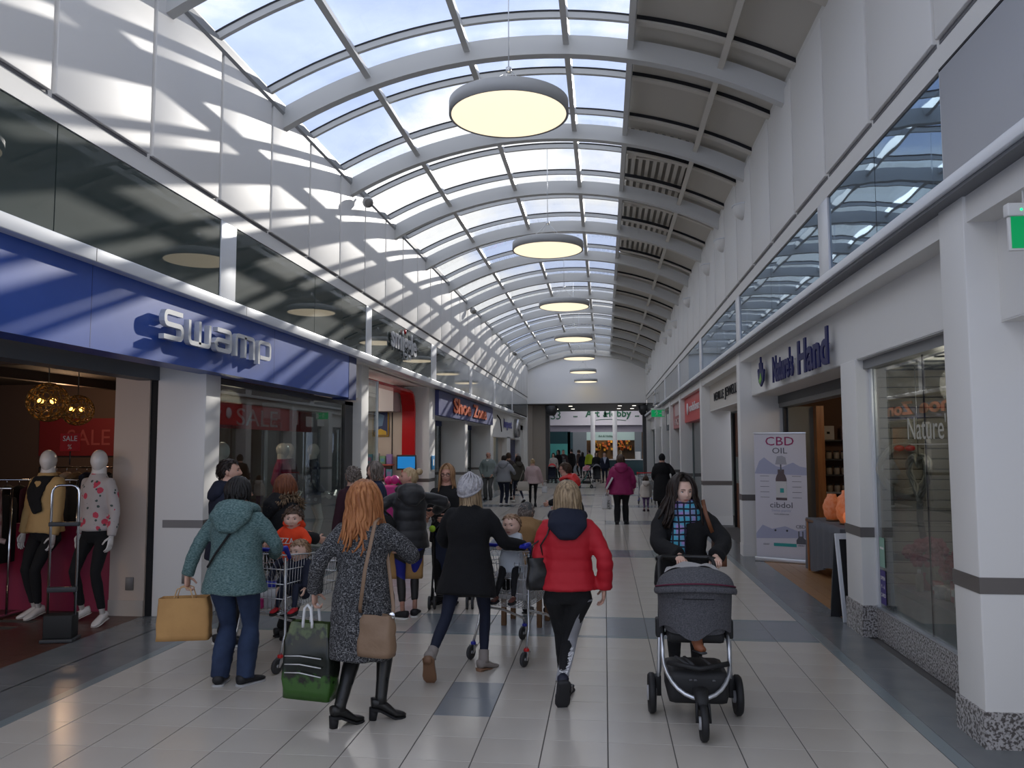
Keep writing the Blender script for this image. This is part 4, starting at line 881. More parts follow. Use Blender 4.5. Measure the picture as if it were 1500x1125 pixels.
    if face_on and lod < 2:
        for q in (-1, 1):
            ex, ez = q * 0.135 * hd_s, 0.018 * hd_s; ey = (head_pt(0.25 - q * 0.066, 0.5115, hd_s, child).y) - 0.034 * hd_s; er = 0.056 * hd_s * (1.1 if child else 1)
            eb = MB().ball((ex, ey, ez), er, 12, 9); i0 = len(eb.v); eb.ball((ex, ey + er * 0.62, ez), (er * 0.50, er * 0.46, er * 0.50), 10, 7, mi=1)
            eb.tube([(ex - 0.062 * hd_s, ey + er * 0.55, ez + 0.006 * hd_s), (ex, ey + er * 1.02, ez + 0.036 * hd_s), (ex + 0.062 * hd_s, ey + er * 0.55, ez + 0.008 * hd_s)], 0.010 * hd_s, 5, mi=2)
            o = headpart('eye', eb, [M_eye, M_iris, M_lash])
        for q in (-1, 1):
            bw = MB(); bw.tube([(q * t_ * hd_s, head_pt(0.25 - q * t_ * 0.5, 0.5 + math.asin(min(.99, z_ / 0.5)) / PI, hd_s, child).y + 0.004 * hd_s, z_ * hd_s) for t_, z_ in ((0.06, 0.105), (0.13, 0.125), (0.205, 0.10))], [0.010 * hd_s, 0.012 * hd_s, 0.006 * hd_s], 5)
            headpart('eyebrow', bw, (hair or {}).get('brow') or (hair or {}).get('m') or M_lash)
        lp = MB(); zc = -0.26
        lp.grid(lambda u, v: V(((u - 0.5) * 0.19 * hd_s, head_pt(0.25 - (u - 0.5) * 0.075, 0.5 + math.asin((zc + (v - 0.5) * 0.062 * (1 - abs(2 * u - 1) ** 2 * 0.8)) / 0.5) / PI, hd_s, child).y + 0.006 * hd_s * (1 - abs(2 * u - 1)) + 0.0015 * hd_s, (zc + (v - 0.5) * 0.062 * (1 - abs(2 * u - 1) ** 2 * 0.8)) * hd_s)), 9, 5)
        headpart('lips', lp, M_lip)
    if (hair or {}).get('glasses'):
        gl = MB()
        for q in (-1, 1):
            gl.tube([((q * 0.145 + 0.105 * math.cos(a)) * hd_s, 0.47 * hd_s - abs(0.10 * math.cos(a) + 0.14) * 0.12 * hd_s, (0.005 + 0.075 * math.sin(a)) * hd_s) for a in [2 * PI * i / 12 for i in range(12)]], 0.012 * hd_s, 5, closed=True)
            gl.tube([(q * 0.245 * hd_s, 0.43 * hd_s, 0.03 * hd_s), (q * 0.35 * hd_s, 0.0, 0.03 * hd_s)], 0.011 * hd_s, 5)
        gl.tube([(-0.04 * hd_s, 0.46 * hd_s, 0.02 * hd_s), (0.04 * hd_s, 0.46 * hd_s, 0.02 * hd_s)], 0.011 * hd_s, 5); headpart('glasses', gl, M_black)
    # ---- hair and headwear
    hp = hair or {}
    st = hp.get('style')
    if st:
        hm_ = hp['m']; mb = MB()
        if st in ('long', 'bob', 'short', 'bun', 'curly'):
            cap = hair_cap(hd_s, hmask(hp.get('front', 0.30), hp.get('side', 0.0), hp.get('back', -0.34)), hp.get('grow', 0.07), *((56, 44), (40, 30), (22, 18))[lod], rough=hp.get('rough', 0.03), child=child)
            mb.add(cap.v, cap.f, 0, True)
        if st in ('long', 'bob'):
            hair_locks(mb, hd_s, st, rnd, (hp.get('n', 150), 60, 26)[lod], hp.get('len', 1.9), hp.get('az0', 0.40), hp.get('az1', 1.10), (hp.get('w', 0.075), 0.10, 0.16)[lod], hp.get('wave', 0.05), spread=hp.get('spread', 0.1), vol=hp.get('vol', 0.18), start=hp.get('start', 0.86), seg=(6, 5, 4)[lod])
        if st in ('short', 'curly') and lod < 2:
            for i in range(hp.get('n', 240)):
                u, v = rnd.random(), 0.5 + math.asin(rnd.uniform(-0.6, 0.98)) / PI; q = head_pt(u, v, 1.0, child, False)
                if not hmask(hp.get('front', 0.30), hp.get('side', 0.0), hp.get('back', -0.34))(q): continue
                q0 = q * (1 + hp.get('grow', 0.07) * 0.8); dn = V((rnd.uniform(-.3, .3), -0.25 + rnd.uniform(-.3, .3), -0.6 if st == 'short' else rnd.uniform(-1, .6))); dn = (dn - q.normalized() * dn.dot(q.normalized()) * 0.85).normalized(); ll = hp.get('tuft', 0.16)
                if st == 'curly': mb.tube([(q0 + dn * ll * t_ + q.normalized() * 0.05 * math.sin(t_ * 6 + i)) * hd_s for t_ in (0, .3, .6, 1)], [0.03 * hd_s, 0.045 * hd_s, 0.045 * hd_s, 0.015 * hd_s], 5)
                else: mb.tube([q0 * hd_s, (q0 + dn * ll * 0.5 + q.normalized() * 0.03) * hd_s, (q0 + dn * ll) * hd_s], [(0.035 * hd_s, 0.012 * hd_s), (0.04 * hd_s, 0.014 * hd_s), (0.006 * hd_s, 0.004 * hd_s)], 5)
        if st == 'bun': mb.ball((hp.get('bx', 0) * hd_s, -0.47 * hd_s, 0.33 * hd_s), (0.2 * hd_s, 0.17 * hd_s, 0.17 * hd_s), 12, 9)
        headpart('hair', mb, hm_)
    if hp.get('cap'):
        c = hp['cap']; mb = MB()
        if c == 'beanie':
            mb2 = hair_cap(hd_s, lambda q: q.z > 0.05 + 0.28 * (q.y / 0.43 if q.y > 0 else 0.9 * q.y / 0.43), 0.16, *((56, 44), (40, 30), (22, 18))[lod], rough=0.05); mb.add([(v_[0] * 1.12, v_[1] * 1.15 - 0.03 * hd_s, v_[2] * 1.08) for v_ in mb2.v], mb2.f, 0, True)
            mb.tube([(0.43 * math.cos(a) * hd_s, (0.53 * math.sin(a) - 0.02) * hd_s, (0.06 + 0.24 * math.sin(a)) * hd_s) for a in [2 * PI * i / 24 for i in range(24)]], 0.055 * hd_s, 8, closed=True)
            for k in range(13):          # cabled knit
                a = 2 * PI * k / 13; mb.tube([(0.455 * math.cos(a + 0.5 * t_) * math.cos(t_) * hd_s, (0.57 * math.sin(a + 0.5 * t_) * math.cos(t_) - 0.03) * hd_s, (0.10 + 0.20 * math.sin(a) * (1 - t_) + 0.53 * math.sin(t_)) * hd_s) for t_ in (0.05, 0.35, 0.65, 0.95, 1.25, 1.45)], 0.042 * hd_s, 6)
        if c == 'flat':
            mb2 = hair_cap(hd_s, lambda q: q.z > 0.17 - 0.1 * q.y, 0.12, 32, 24); mb.add(mb2.v, mb2.f, 0, True); mb.tube([(0, 0.30 * hd_s, 0.26 * hd_s), (0, 0.52 * hd_s, 0.2 * hd_s)], [(0.3 * hd_s, 0.04 * hd_s), (0.2 * hd_s, 0.03 * hd_s)], 10, up=(1, 0, 0))
        if c == 'hoodup':
            mb2 = hair_cap(hd_s, lambda q: q.y < 0.22 or q.z > 0.33, 0.2, 32, 24); mb.add(mb2.v, mb2.f, 0, True)
        headpart('hat' if c != 'hoodup' else 'hood', mb, hp.get('capm'), hp.get('caplabel'))
    # ---- top garment
    if T['m']:
        g = MB(); tk = T['thick']; k = s / 1.65
        hemz = T['hem'] * s; ring = []
        def rg(p, w_, d_): ring.append((p, ((w_ * b) * k + tk, (d_ * b) * k + tk)))
        if hemz < hz - 0.02:
            fl_ = T['flare']; rg(V((0, T['coat_y'], hemz)), 0.185 * fl_, 0.135 * fl_); rg(V((0, T['coat_y'] * 0.5, (hemz + hz) / 2)), 0.182 * (1 + fl_) / 2, 0.132 * (1 + fl_) / 2)
        else: rg(V((0, sp(0).y, hemz)), 0.172 * T['flare'], 0.125 * T['flare'])
        if hz + 0.03 > hemz: rg(sp(0.02), 0.175, 0.128)
        for f, w_, d_ in ((0.13, 0.158, 0.115), (0.25, 0.138 * T['waist'], 0.103), (0.38, 0.15, 0.115), (0.5, 0.160, 0.112), (0.555, 0.152, 0.10), (0.60, 0.122, 0.086), (0.635, 0.088, 0.074), (0.67, 0.066, 0.064)):
            p = sp(f if not child else f * 0.9)
            if p.z > hemz + 0.01: rg(p, w_ * (shoulder if f > 0.45 else 1), d_)
        g.tube([r_[0] for r_ in ring], [r_[1] for r_ in ring], 20, up=(1, 0, 0), sq=0.86)
        for i, q in enumerate((-1, 1)):
            el, wr = arms[i]; sl_ = T['sleeve']; fa_ = (wr - el); w2 = wr - fa_.normalized() * 0.005
            g.tube([SHO[i] - V((q * 0.07 * s, 0, 0.005)), SHO[i] - V((q * 0.012, 0, 0.008)), SHO[i] + (el - SHO[i]) * 0.3, el - (el - SHO[i]) * 0.08, el + fa_ * 0.12, el + fa_ * 0.6, w2], [x_ * k * sl_ + tk * 0.75 for x_ in (0.048, 0.051, 0.047, 0.041, 0.041, 0.037, 0.031 * T['cuff'])], 14)
        if T['collar']: g.tube([sp(0.63) , sp(0.705)], [(0.072 * k + tk, 0.068 * k + tk), (0.060 * k + tk, 0.060 * k + tk)], 16, up=(1, 0, 0))
        me = remesh(g, vox, (5, 4, 3)[lod], T['folds'], T.get('ffreq', 9.0), T['quilt'], T['qper'], 'top', seed=x * 3 + y)
        link_mesh(T.get('name', 'jacket'), me, T['m'], root, T.get('label'))
        if T.get('hood'):
            hb = MB(); hsz = T['hood']; c0_ = sp(0.66) + V((0, -0.035 * s, 0.0))
            hb.tube([c0_ + V((0, -0.075 * hsz * s, -0.075 * s * hsz)), c0_ + V((0, -0.05 * hsz * s, -0.03 * s)), c0_ + V((0, -0.012 * s, 0.012 * s)), c0_ + V((0, 0.03 * s, 0.022 * s))], [(0.035 * s * hsz, 0.02 * s), (0.085 * s * hsz, 0.045 * s * hsz), (0.080 * s * hsz, 0.05 * s * hsz), (0.058 * s * hsz, 0.038 * s)], 16, up=(1, 0, 0))
            hb.tube([c0_ + V((0.068 * s * hsz * math.cos(a), 0.05 * s + 0.06 * s * math.sin(a), 0.012 * s - 0.02 * s * math.sin(a))) for a in [2 * PI * i / 18 for i in range(18)]], 0.020 * s * hsz, 8, closed=True)
            me = remesh(hb, vox, 5, 0.006, 12, 0, 0.1, 'hood', seed=y); link_mesh('hood', me, T.get('hoodm') or T['m'], root, T.get('hoodlabel'))
    # ---- legs
    if Lg['m']:
        g = MB(); k = s / 1.65; r_ = Lg['r']
        g.tube([sp(0.16), sp(0.06), V((0, 0, hz - 0.035 * s)), V((0, 0, hz - 0.075 * s))], [(0.142 * b * k, 0.105 * b * k), (0.168 * b * k, 0.120 * b * k), (0.165 * b * k, 0.120 * b * k), (0.10 * b * k, 0.09 * b * k)], 18, up=(1, 0, 0))
        for i, q in enumerate((-1, 1)):
            k_, an = kn[i]; d = an - k_; en = an - d.normalized() * (0.0 if Lg['short'] == 0 else Lg['short'] * s) + (V((0, 0, -0.015 * s)) if Lg['flare'] > 1.2 else V())
            g.tube([HIP[i] + V((0, 0, 0.02 * s)), HIP[i] + V((q * 0.012 * s * b, 0, -0.05 * s)), HIP[i] + (k_ - HIP[i]) * 0.55 + V((q * 0.006 * s, 0, 0)), k_, k_ + d * 0.3, k_ + d * 0.7, en], [x_ * k * r_ * (0.45 + 0.55 * b) for x_ in (0.080, 0.088, 0.074, 0.057, 0.057 * (0.5 + 0.5 * Lg['flare']), 0.046 * Lg['flare'], 0.040 * Lg['flare'])], 14)
        me = remesh(g, vox, (4, 3, 2)[lod], Lg['folds'], 11, 0, 0.1, 'legs', seed=x); link_mesh(Lg.get('name', 'trousers'), me, Lg['m'], root, Lg.get('label'))
    # ---- shoes
    if shoes:
        for i, q in enumerate((-1, 1)):
            mb = MB(); f = feet[i]; an = kn[i][1]; L_ = 0.152 * s * (0.95 if child else 1)
            shoe(mb, an, math.radians(f[3]), math.radians(f[4]), L_, sole=shoes.get('sole', 0.022), heel=shoes.get('heel', 0.0), up=shoes.get('up', 0.0), toe=shoes.get('toe', 1.0))
            if shoes.get('shaft'):
                k_ = kn[i][0]; tp = an + (k_ - an) * shoes['shaft']; d = tp - an
                mb.tube([an - d * 0.05 + V((0, 0, -0.02)), an + d * 0.02, an + d * 0.35, an + d * 0.7, tp], [(0.034 * s / 1.65 + 0.008, 0.045 * s / 1.65), (0.036 * s / 1.65 + 0.006, 0.04 * s / 1.65), (0.046 * s / 1.65, 0.05 * s / 1.65), (0.058 * s / 1.65, 0.06 * s / 1.65), (0.06 * s / 1.65, 0.062 * s / 1.65)] if shoes['shaft'] > 0.3 else [(0.045, 0.05), (0.045, 0.047), (0.043, 0.045), (0.043, 0.045), (0.044, 0.046)], 14, up=(1, 0, 0))
            o = mb.build(shoes.get('name', 'shoe'), [shoes['m'], shoes.get('sm') or M_black], root)
            if shoes.get('extra'): shoes['extra'](o, an, f, L_, i)
    M = Matrix.Translation((x, y, z0)) @ Matrix.Rotation(math.radians(face), 4, 'Z')
    info = dict(root=root, M=M, wr=[M @ a[1] for a in arms], wl=[a[1] for a in arms], el=[M @ a[0] for a in arms], ell=[a[0] for a in arms], sho=SHO, head=M @ HC, HM=HM, hd=hd_s, sp=sp, kn=kn, hz=hz, HC=HC, hip=HIP, vox=vox)
    PEOPLE[key] = info
    return info
# ================================================================== PEOPLE
M_teal = mat('teal_marl_knit', (0.040, 0.090, 0.092), 0.9, var=(0.17, 0.255, 0.25), vscale=60, stretch=(1, 1, 3.0), detail=3, bump=0.25, bscale=90, band=(0.35, 0.7))
M_jean = mat('dark_blue_denim', (0.012, 0.022, 0.055), 0.85, var=(0.022, 0.04, 0.09), vscale=6, bump=0.1, bscale=200)
M_jean2 = mat('navy_jeggings', (0.008, 0.012, 0.03), 0.8)
M_blackcloth = mat('black_cloth', (0.008, 0.008, 0.009), 0.9, bump=0.15, bscale=60); M_blackwool = mat('black_wool', (0.006, 0.006, 0.007), 0.95, bump=0.25, bscale=120)
M_navycloth = mat('navy_cloth', (0.010, 0.013, 0.028), 0.9); M_puffer = mat('black_puffer', (0.010, 0.010, 0.012), 0.5, sheen=0.2)
M_redcoat = mat('red_padded_cloth', (0.42, 0.008, 0.018), 0.7, bump=0.12, bscale=30)
def tweed():
    m = mat('salt_and_pepper_tweed', (0.02, 0.02, 0.02), 0.95); nt = m.node_tree; n = nt.nodes; l = nt.links; b = n['Principled BSDF']
    tc = n.new('ShaderNodeTexCoord'); mixs = []
    for sc in ((300, 300, 55), (70, 70, 330)):
        mp = n.new('ShaderNodeMapping'); mp.inputs['Scale'].default_value = sc; z = n.new('ShaderNodeTexNoise'); z.inputs['Scale'].default_value = 1.0; z.inputs['Detail'].default_value = 3
        l.new(tc.outputs['Object'], mp.inputs[0]); l.new(mp.outputs[0], z.inputs[0]); mixs.append(z)
    mx = n.new('ShaderNodeMath'); mx.operation = 'MAXIMUM'; l.new(mixs[0].outputs[0], mx.inputs[0]); l.new(mixs[1].outputs[0], mx.inputs[1])
    cr = n.new('ShaderNodeValToRGB'); cr.color_ramp.elements[0].position = 0.55; cr.color_ramp.elements[1].position = 0.74; cr.color_ramp.elements[0].color = (0.012, 0.012, 0.014, 1); cr.color_ramp.elements[1].color = (0.42, 0.42, 0.43, 1)
    l.new(mx.outputs[0], cr.inputs[0]); l.new(cr.outputs[0], b.inputs['Base Color']); return m
M_tweed = tweed()
def panel_leggings():
    m = mat('blue_panel_leggings', (0.012, 0.012, 0.013), 0.6); nt = m.node_tree; n = nt.nodes; l = nt.links; b = n['Principled BSDF']
    tc = n.new('ShaderNodeTexCoord'); sx = n.new('ShaderNodeSeparateXYZ'); l.new(tc.outputs['Object'], sx.inputs[0])
    ab = n.new('ShaderNodeMath'); ab.operation = 'ABSOLUTE'; l.new(sx.outputs[0], ab.inputs[0])
    ma = n.new('ShaderNodeMath'); ma.operation = 'MULTIPLY_ADD'; ma.inputs[1].default_value = -0.55; l.new(ab.outputs[0], ma.inputs[0]); l.new(sx.outputs[2], ma.inputs[2])
    cr = n.new('ShaderNodeValToRGB'); cr.color_ramp.interpolation = 'CONSTANT'; bk, bl = (0.012, 0.012, 0.013, 1), (0.012, 0.018, 0.22, 1)
    e = cr.color_ramp.elements; e[0].position = 0; e[0].color = (0.02, 0.018, 0.018, 1); e[1].position = 0.37; e[1].color = bl
    for p_, c_ in ((0.55, bk), (0.66, bl), (0.80, bk)): q = e.new(p_); q.color = c_
    l.new(ma.outputs[0], cr.inputs[0]); l.new(cr.outputs[0], b.inputs['Base Color']); return m
def hairm(nm, a, b): return mat('hair_' + nm, a, 0.42, spec=0.35, var=b, vscale=7, stretch=(9, 9, 1.2), detail=3, bump=0.3, bscale=60)
H_black = hairm('black', (0.006, 0.005, 0.005), (0.014, 0.011, 0.010)); H_dkbrown = hairm('dark_brown', (0.010, 0.006, 0.005), (0.028, 0.016, 0.011)); H_brown = hairm('brown', (0.045, 0.025, 0.015), (0.08, 0.045, 0.025))
H_ginger = hairm('ginger', (0.26, 0.085, 0.025), (0.46, 0.19, 0.07)); H_auburn = hairm('auburn', (0.11, 0.03, 0.012), (0.20, 0.065, 0.025)); H_blonde = hairm('blonde', (0.33, 0.22, 0.11), (0.50, 0.38, 0.22)); H_dirty = hairm('dark_blonde', (0.13, 0.085, 0.045), (0.40, 0.29, 0.17))
H_grey = hairm('grey_brown', (0.12, 0.095, 0.08), (0.25, 0.21, 0.185)); H_kid = hairm('light_brown', (0.20, 0.115, 0.065), (0.36, 0.23, 0.14))
M_shoe_blk = mat('black_trainer', (0.012, 0.012, 0.014), 0.6); M_sole_w = mat('white_rubber', (0.62, 0.62, 0.60), 0.6); M_leather_blk = mat('black_leather', (0.010, 0.010, 0.010), 0.35, bump=0.1, bscale=25)
M_ltgrey = mat('light_grey_sole', (0.35, 0.35, 0.35), 0.6)
# --- the four women walking away and the mother with the pram
A = person('A', 'person in a teal marled hoodie and flared jeans seen from behind beside a trolley', -2.91, 6.22, 0, 1.60, 1.2, hands=((-0.40, 0.0, 0.83), (0.20, 0.28, 0.97)), poles=((-1, -0.8, 0), (1, -0.7, -0.4)), feet=((-0.10, -0.02, 0.075, 12, 0), (0.10, 0.0, 0.075, -30, 0)), head=(-48, 0, 0), lean=3,
    top=dict(m=M_teal, hem=0.445, flare=1.08, thick=0.022, folds=0.008, hood=1.25, cuff=1.15, name='hoodie', waist=1.12), legs=dict(m=M_jean, flare=1.5, r=1.06, name='jeans', folds=0.006), shoes=dict(m=M_shoe_blk, sm=M_ltgrey), hair=dict(style='bob', m=H_black, len=0.95, n=150, az0=0.39, az1=1.11, front=0.28, side=-0.05, back=-0.40, grow=0.15, vol=0.12, spread=-0.25, glasses=True), lod=0, curl=(0.9, 0.8), hdir=((0, 0.1, -1), (0, 1, 0)), hnorm=((1, 0, 0), (0, 0, -1)))
F = person('F', 'person with long ginger hair in a black and white tweed coat carrying two bags', -1.64, 5.45, -4, 1.585, 1.10, hands=((-0.35, 0.0, 0.86), (0.17, 0.33, 1.10)), poles=((-0.25, -1, -0.1), (1, -0.45, -0.5)), feet=((-0.12, -0.08, 0.135, -38, 0), (0.10, 0.10, 0.14, -60, 3)), head=(-28, 2, 3), lean=1,
    top=dict(m=M_tweed, hem=0.275, flare=1.06, thick=0.024, folds=0.008, cuff=1.25, name='coat', collar=0.02), legs=dict(m=M_blackcloth, r=0.95), shoes=dict(m=M_leather_blk, sm=M_black, heel=0.062, shaft=0.96, name='boot', sole=0.016), hair=dict(style='long', m=H_ginger, len=2.05, n=260, wave=0.17, az0=0.38, az1=1.12, grow=0.20, spread=0.22, vol=0.34, w=0.085, back=-0.46, side=-0.2), lod=0, curl=(0.95, 0.5), hdir=((0, 0.15, -1), None), hnorm=((1, 0, 0), (-1, 0, 0)))
K = person('K', 'person in a white cable-knit hat and long black wool coat pushing a trolley', -1.15, 6.83, -8, 1.60, 1.10, hands=((-0.12, 0.28, 1.0), (0.42, 0.28, 0.995)), poles=((-1, -0.6, -0.4), (0.35, -0.4, -1.3)), feet=((-0.17, -0.44, 0.20, 8, 58), (0.13, 0.02, 0.085, -22, 0)), head=(-14, 4, 0), lean=5, hipz=0.83,
    top=dict(m=M_blackwool, hem=0.38, flare=1.20, thick=0.026, folds=0.006, name='coat', coat_y=-0.05, collar=0.02), legs=dict(m=M_jean2, r=0.86, name='jeans', short=0.02), shoes=dict(m=mat('grey_suede', (0.25, 0.22, 0.20), 0.9), sm=mat('tan_heel', (0.19, 0.10, 0.055), 0.6), heel=0.03, shaft=0.2, name='ankle_boot', sole=0.014), hair=dict(style='long', m=H_dirty, len=0.95, n=110, az0=0.40, az1=1.10, start=0.52, vol=0.05, grow=0.04, cap='beanie', capm=mat('white_knit', (0.52, 0.50, 0.51), 0.95, bump=0.5, bscale=120, var=(0.34, 0.33, 0.34), vscale=50), caplabel='chunky white knitted hat'), lod=0, curl=(0.7, 0.8), hdir=(None, (0.6, 0.8, -0.1)), hnorm=(None, (0, 0, -1)))
N = person('N', 'person in a bright red padded jacket and striped black leggings walking away', -0.28, 6.12, 2, 1.575, 1.06, hands=((-0.15, 0.20, 0.95), (0.265, 0.0, 0.80)), poles=((-0.35, -1, -0.3), (0.8, -1, 0)), feet=((-0.03, 0.10, 0.075, -10, 0), (-0.045, -0.20, 0.185, 10, 62)), head=(16, 2, 0), lean=2, hipz=0.815,
    top=dict(m=M_redcoat, hem=0.505, flare=1.10, thick=0.030, folds=0.006, quilt=0.0065, qper=0.085, name='jacket', hood=1.12, hoodm=M_navycloth, hoodlabel='dark navy hood lining', cuff=1.3, waist=1.05), legs=dict(m=M_blackcloth, r=0.97, short=0.03, name='leggings'), shoes=dict(m=mat('navy_trainer', (0.012, 0.014, 0.03), 0.6), sm=mat('dark_rubber', (0.02, 0.02, 0.022), 0.7), name='trainer', sole=0.025), hair=dict(style='long', m=H_dirty, len=1.5, n=220, wave=0.06, az0=0.38, az1=1.12, spread=0.08, grow=0.17, vol=0.26, w=0.07, back=-0.46, side=-0.2), lod=0, curl=(0.6, 0.45), hnorm=((1, 0, 0), (-1, 0, 0)))
O = person('O', 'person with long dark hair and a blue checked scarf pushing the big pram', 0.62, 6.78, 180, 1.60, 1.12, skin=SK_LIGHT, hands=((-0.21, 0.40, 1.005), (0.06, 0.40, 1.01)), poles=((-1, -0.35, -0.25), (1, -0.35, -0.25)), feet=((-0.10, -0.05, 0.075, 5, 0), (0.09, 0.1, 0.075, -5, 0)), head=(16, -5, 0), lean=7,
    top=dict(m=M_blackcloth, hem=0.45, flare=1.05, thick=0.032, folds=0.008, name='coat', cuff=1.35, sleeve=1.12), legs=dict(m=M_blackcloth), shoes=dict(m=M_shoe_blk), hair=dict(style='long', m=H_dkbrown, len=1.9, n=270, wave=0.24, az0=0.425, az1=1.075, front=0.36, side=-0.02, grow=0.085, spread=0.85, vol=0.32, w=0.08, brow=H_dkbrown, back=-0.46), lod=0, curl=(0.95, 0.95), hdir=((0, 1, -0.25), (0, 1, -0.25)), hnorm=((0, -0.2, -1), (0, -0.2, -1)))
def leg_stripe():
    i = N; root = i['root']; hip, kn_, an = i['hip'][1], i['kn'][1][0], i['kn'][1][1]
    d_ = an - kn_; ptsL = [hip + V((0.012, 0, -0.07)), hip + (kn_ - hip) * 0.55, kn_, kn_ + d_ * 0.35, kn_ + d_ * 0.7, an - d_ * 0.03]; rad = [0.079, 0.068, 0.052, 0.0505, 0.0425, 0.036]
    def at(t):
        f = t * (len(ptsL) - 1); k = min(int(f), len(ptsL) - 2); q = f - k; return ptsL[k].lerp(ptsL[k + 1], q), rad[k] + (rad[k + 1] - rad[k]) * q
    def surf(t, a, off=0.0):
        p, r = at(t); ang_ = math.radians(-24 - 82 * t) + a; return p + V((math.cos(ang_), math.sin(ang_), 0)) * (r + 0.0135 + off)
    def wid(t): return 0.75 + 0.95 * t
    MB().grid(lambda u, v: surf(v, (u - 0.5) * 2 * wid(v) * 0.62), 9, 30).build('side_stripe', mat('grey_stripe', (0.26, 0.26, 0.275), 0.8), root)
    # the word runs up the lower leg
    cu_mb, w = text_mb('adidas', 0.16, 0.0, res=2, bold=0.004); vs = []
    for x_, y_, z_ in cu_mb.v:
        t = 0.965 - (x_ / w) * 0.40; vs.append(surf(t, -(z_ - 0.055) * 9.5, 0.003))
    o = MB().add(vs, cu_mb.f).build('lettering', mat('stripe_white', (0.62, 0.62, 0.63), 0.7), root)
    tf = MB()
    for k, (dx, dz) in enumerate(((-0.34, 0.5), (0.0, 0.75), (0.34, 0.5))): tf.add([surf(0.535 - 0.045 * (q_[1] + dz * 0.2), (q_[0] + dx) * 0.42, 0.003) for q_ in ((-0.05, -0.4), (-0.22, 0.2), (dx * 0.4, 0.75), (0.22, 0.2), (0.05, -0.4))], [(0, 1, 2, 3, 4)])
    for b_ in (0, 1, 2): tf.add([surf(0.56 + 0.010 * b_ + dd, aa, 0.0032) for aa, dd in ((-0.22, 0), (0.22, 0), (0.22, 0.005), (-0.22, 0.005))], [(0, 1, 2, 3)])
    tf.build('emblem', MATS['stripe_white'], root)
    for j in (0, 1):
        an_ = i['kn'][j][1]; yaw, pit = ((-10, 0), (10, 62))[j]; mb = MB()
        for k in range(3):
            for q in (-1, 1): mb.add([(q * (0.21 * 0.24 * 0.86 + 0.004), 0.015 + 0.022 * k + dx, zz) for dx, zz in ((0, 0.03), (0.010, 0.03), (-0.004, 0.082), (-0.014, 0.082))], [(0, 1, 2, 3) if q > 0 else (3, 2, 1, 0)])
        mb.xf(Matrix.Translation(an_) @ Matrix.Rotation(math.radians(yaw), 4, 'Z') @ Matrix.Rotation(-math.radians(pit), 4, 'X') @ Matrix.Translation((0, 0, -(0.30 * 0.239 * 0.85 + 0.025)))); mb.build('shoe_stripes', M_sole_w, root, kind='stuff')
leg_stripe()
# --- group by the clothes window
B = person('B', 'person with short dark hair in a black jacket standing behind the teal hoodie', -3.55, 7.4, -42, 1.735, 1.10, hands=((-0.2, 0.2, 0.9), (0.2, 0.25, 0.95)), head=(-25, 4, 0), top=dict(m=M_navycloth, hem=0.46, thick=0.03, hood=0.8), legs=dict(m=M_blackcloth), shoes=dict(m=M_shoe_blk, sm=M_sole_w), hair=dict(style='short', m=H_dkbrown, front=0.30, side=0.0, back=-0.32, grow=0.08), lod=0)
Cc = person('C', 'person with a bobbed auburn haircut and fur-trimmed black parka facing the window', -3.12, 7.75, -48, 1.565, 1.15, hands=((-0.2, 0.25, 0.95), (0.2, 0.25, 0.95)), head=(-12, 3, 0), top=dict(m=M_blackcloth, hem=0.42, thick=0.036, quilt=0.003, hood=1.2), legs=dict(m=M_blackcloth), shoes=dict(m=M_shoe_blk), hair=dict(style='bob', m=H_auburn, len=1.0, n=170, grow=0.16, vol=0.16, az0=0.36, az1=1.14, side=-0.2, back=-0.4, spread=-0.1), lod=0)
G_ = person('G', 'person with wavy grey-brown hair in a maroon coat looking left', -3.13, 9.9, 62, 1.59, 1.12, top=dict(m=mat('maroon_wool', (0.035, 0.010, 0.018), 0.9), hem=0.40, thick=0.03), legs=dict(m=M_blackcloth), shoes=dict(m=M_shoe_blk), hair=dict(style='curly', m=H_grey, grow=0.12, tuft=0.26, n=330, side=-0.2, back=-0.38), lod=1)
Hh = person('H', 'person with a wavy grey bob in a navy coat and black scarf facing left', -3.02, 10.5, 128, 1.64, 1.12, head=(10, 0, 0), hands=((-0.15, 0.26, 1.0), (0.16, 0.24, 0.98)), top=dict(m=mat('navy_wool', (0.014, 0.022, 0.055), 0.9), hem=0.40, thick=0.032), legs=dict(m=M_blackcloth), shoes=dict(m=M_shoe_blk), hair=dict(style='bob', m=H_grey, len=1.12, n=80, wave=0.1, grow=0.12, glasses=False, side=-0.1, az0=0.375, az1=1.125), lod=1)
I = person('I', 'person with fair tied-up hair in a black padded gilet and blue-panelled leggings looking back', -2.13, 8.8, 22, 1.62, 0.98, skin=SK_PINK, hands=((-0.28, 0.10, 1.0), (0.32, 0.22, 1.12)), poles=((-1, -0.6, -0.2), (1, -0.5, 0.1)), feet=((-0.075, -0.03, 0.075, 48, 0), (0.07, 0.05, 0.075, -18, 0)), head=(78, 4, 0), lean=4,
    top=dict(m=M_puffer, hem=0.465, thick=0.036, quilt=0.010, qper=0.105, name='gilet', hood=1.15, waist=1.12, sleeve=0.8), legs=dict(m=panel_leggings(), r=0.90, short=0.06, name='leggings'), shoes=dict(m=M_shoe_blk, sm=M_sole_w, name='trainer', sole=0.03), hair=dict(style='bun', m=H_blonde, grow=0.06, front=0.28, side=0.0, bx=0.0, rough=0.04), lod=0, curl=(0.9, 0.9))
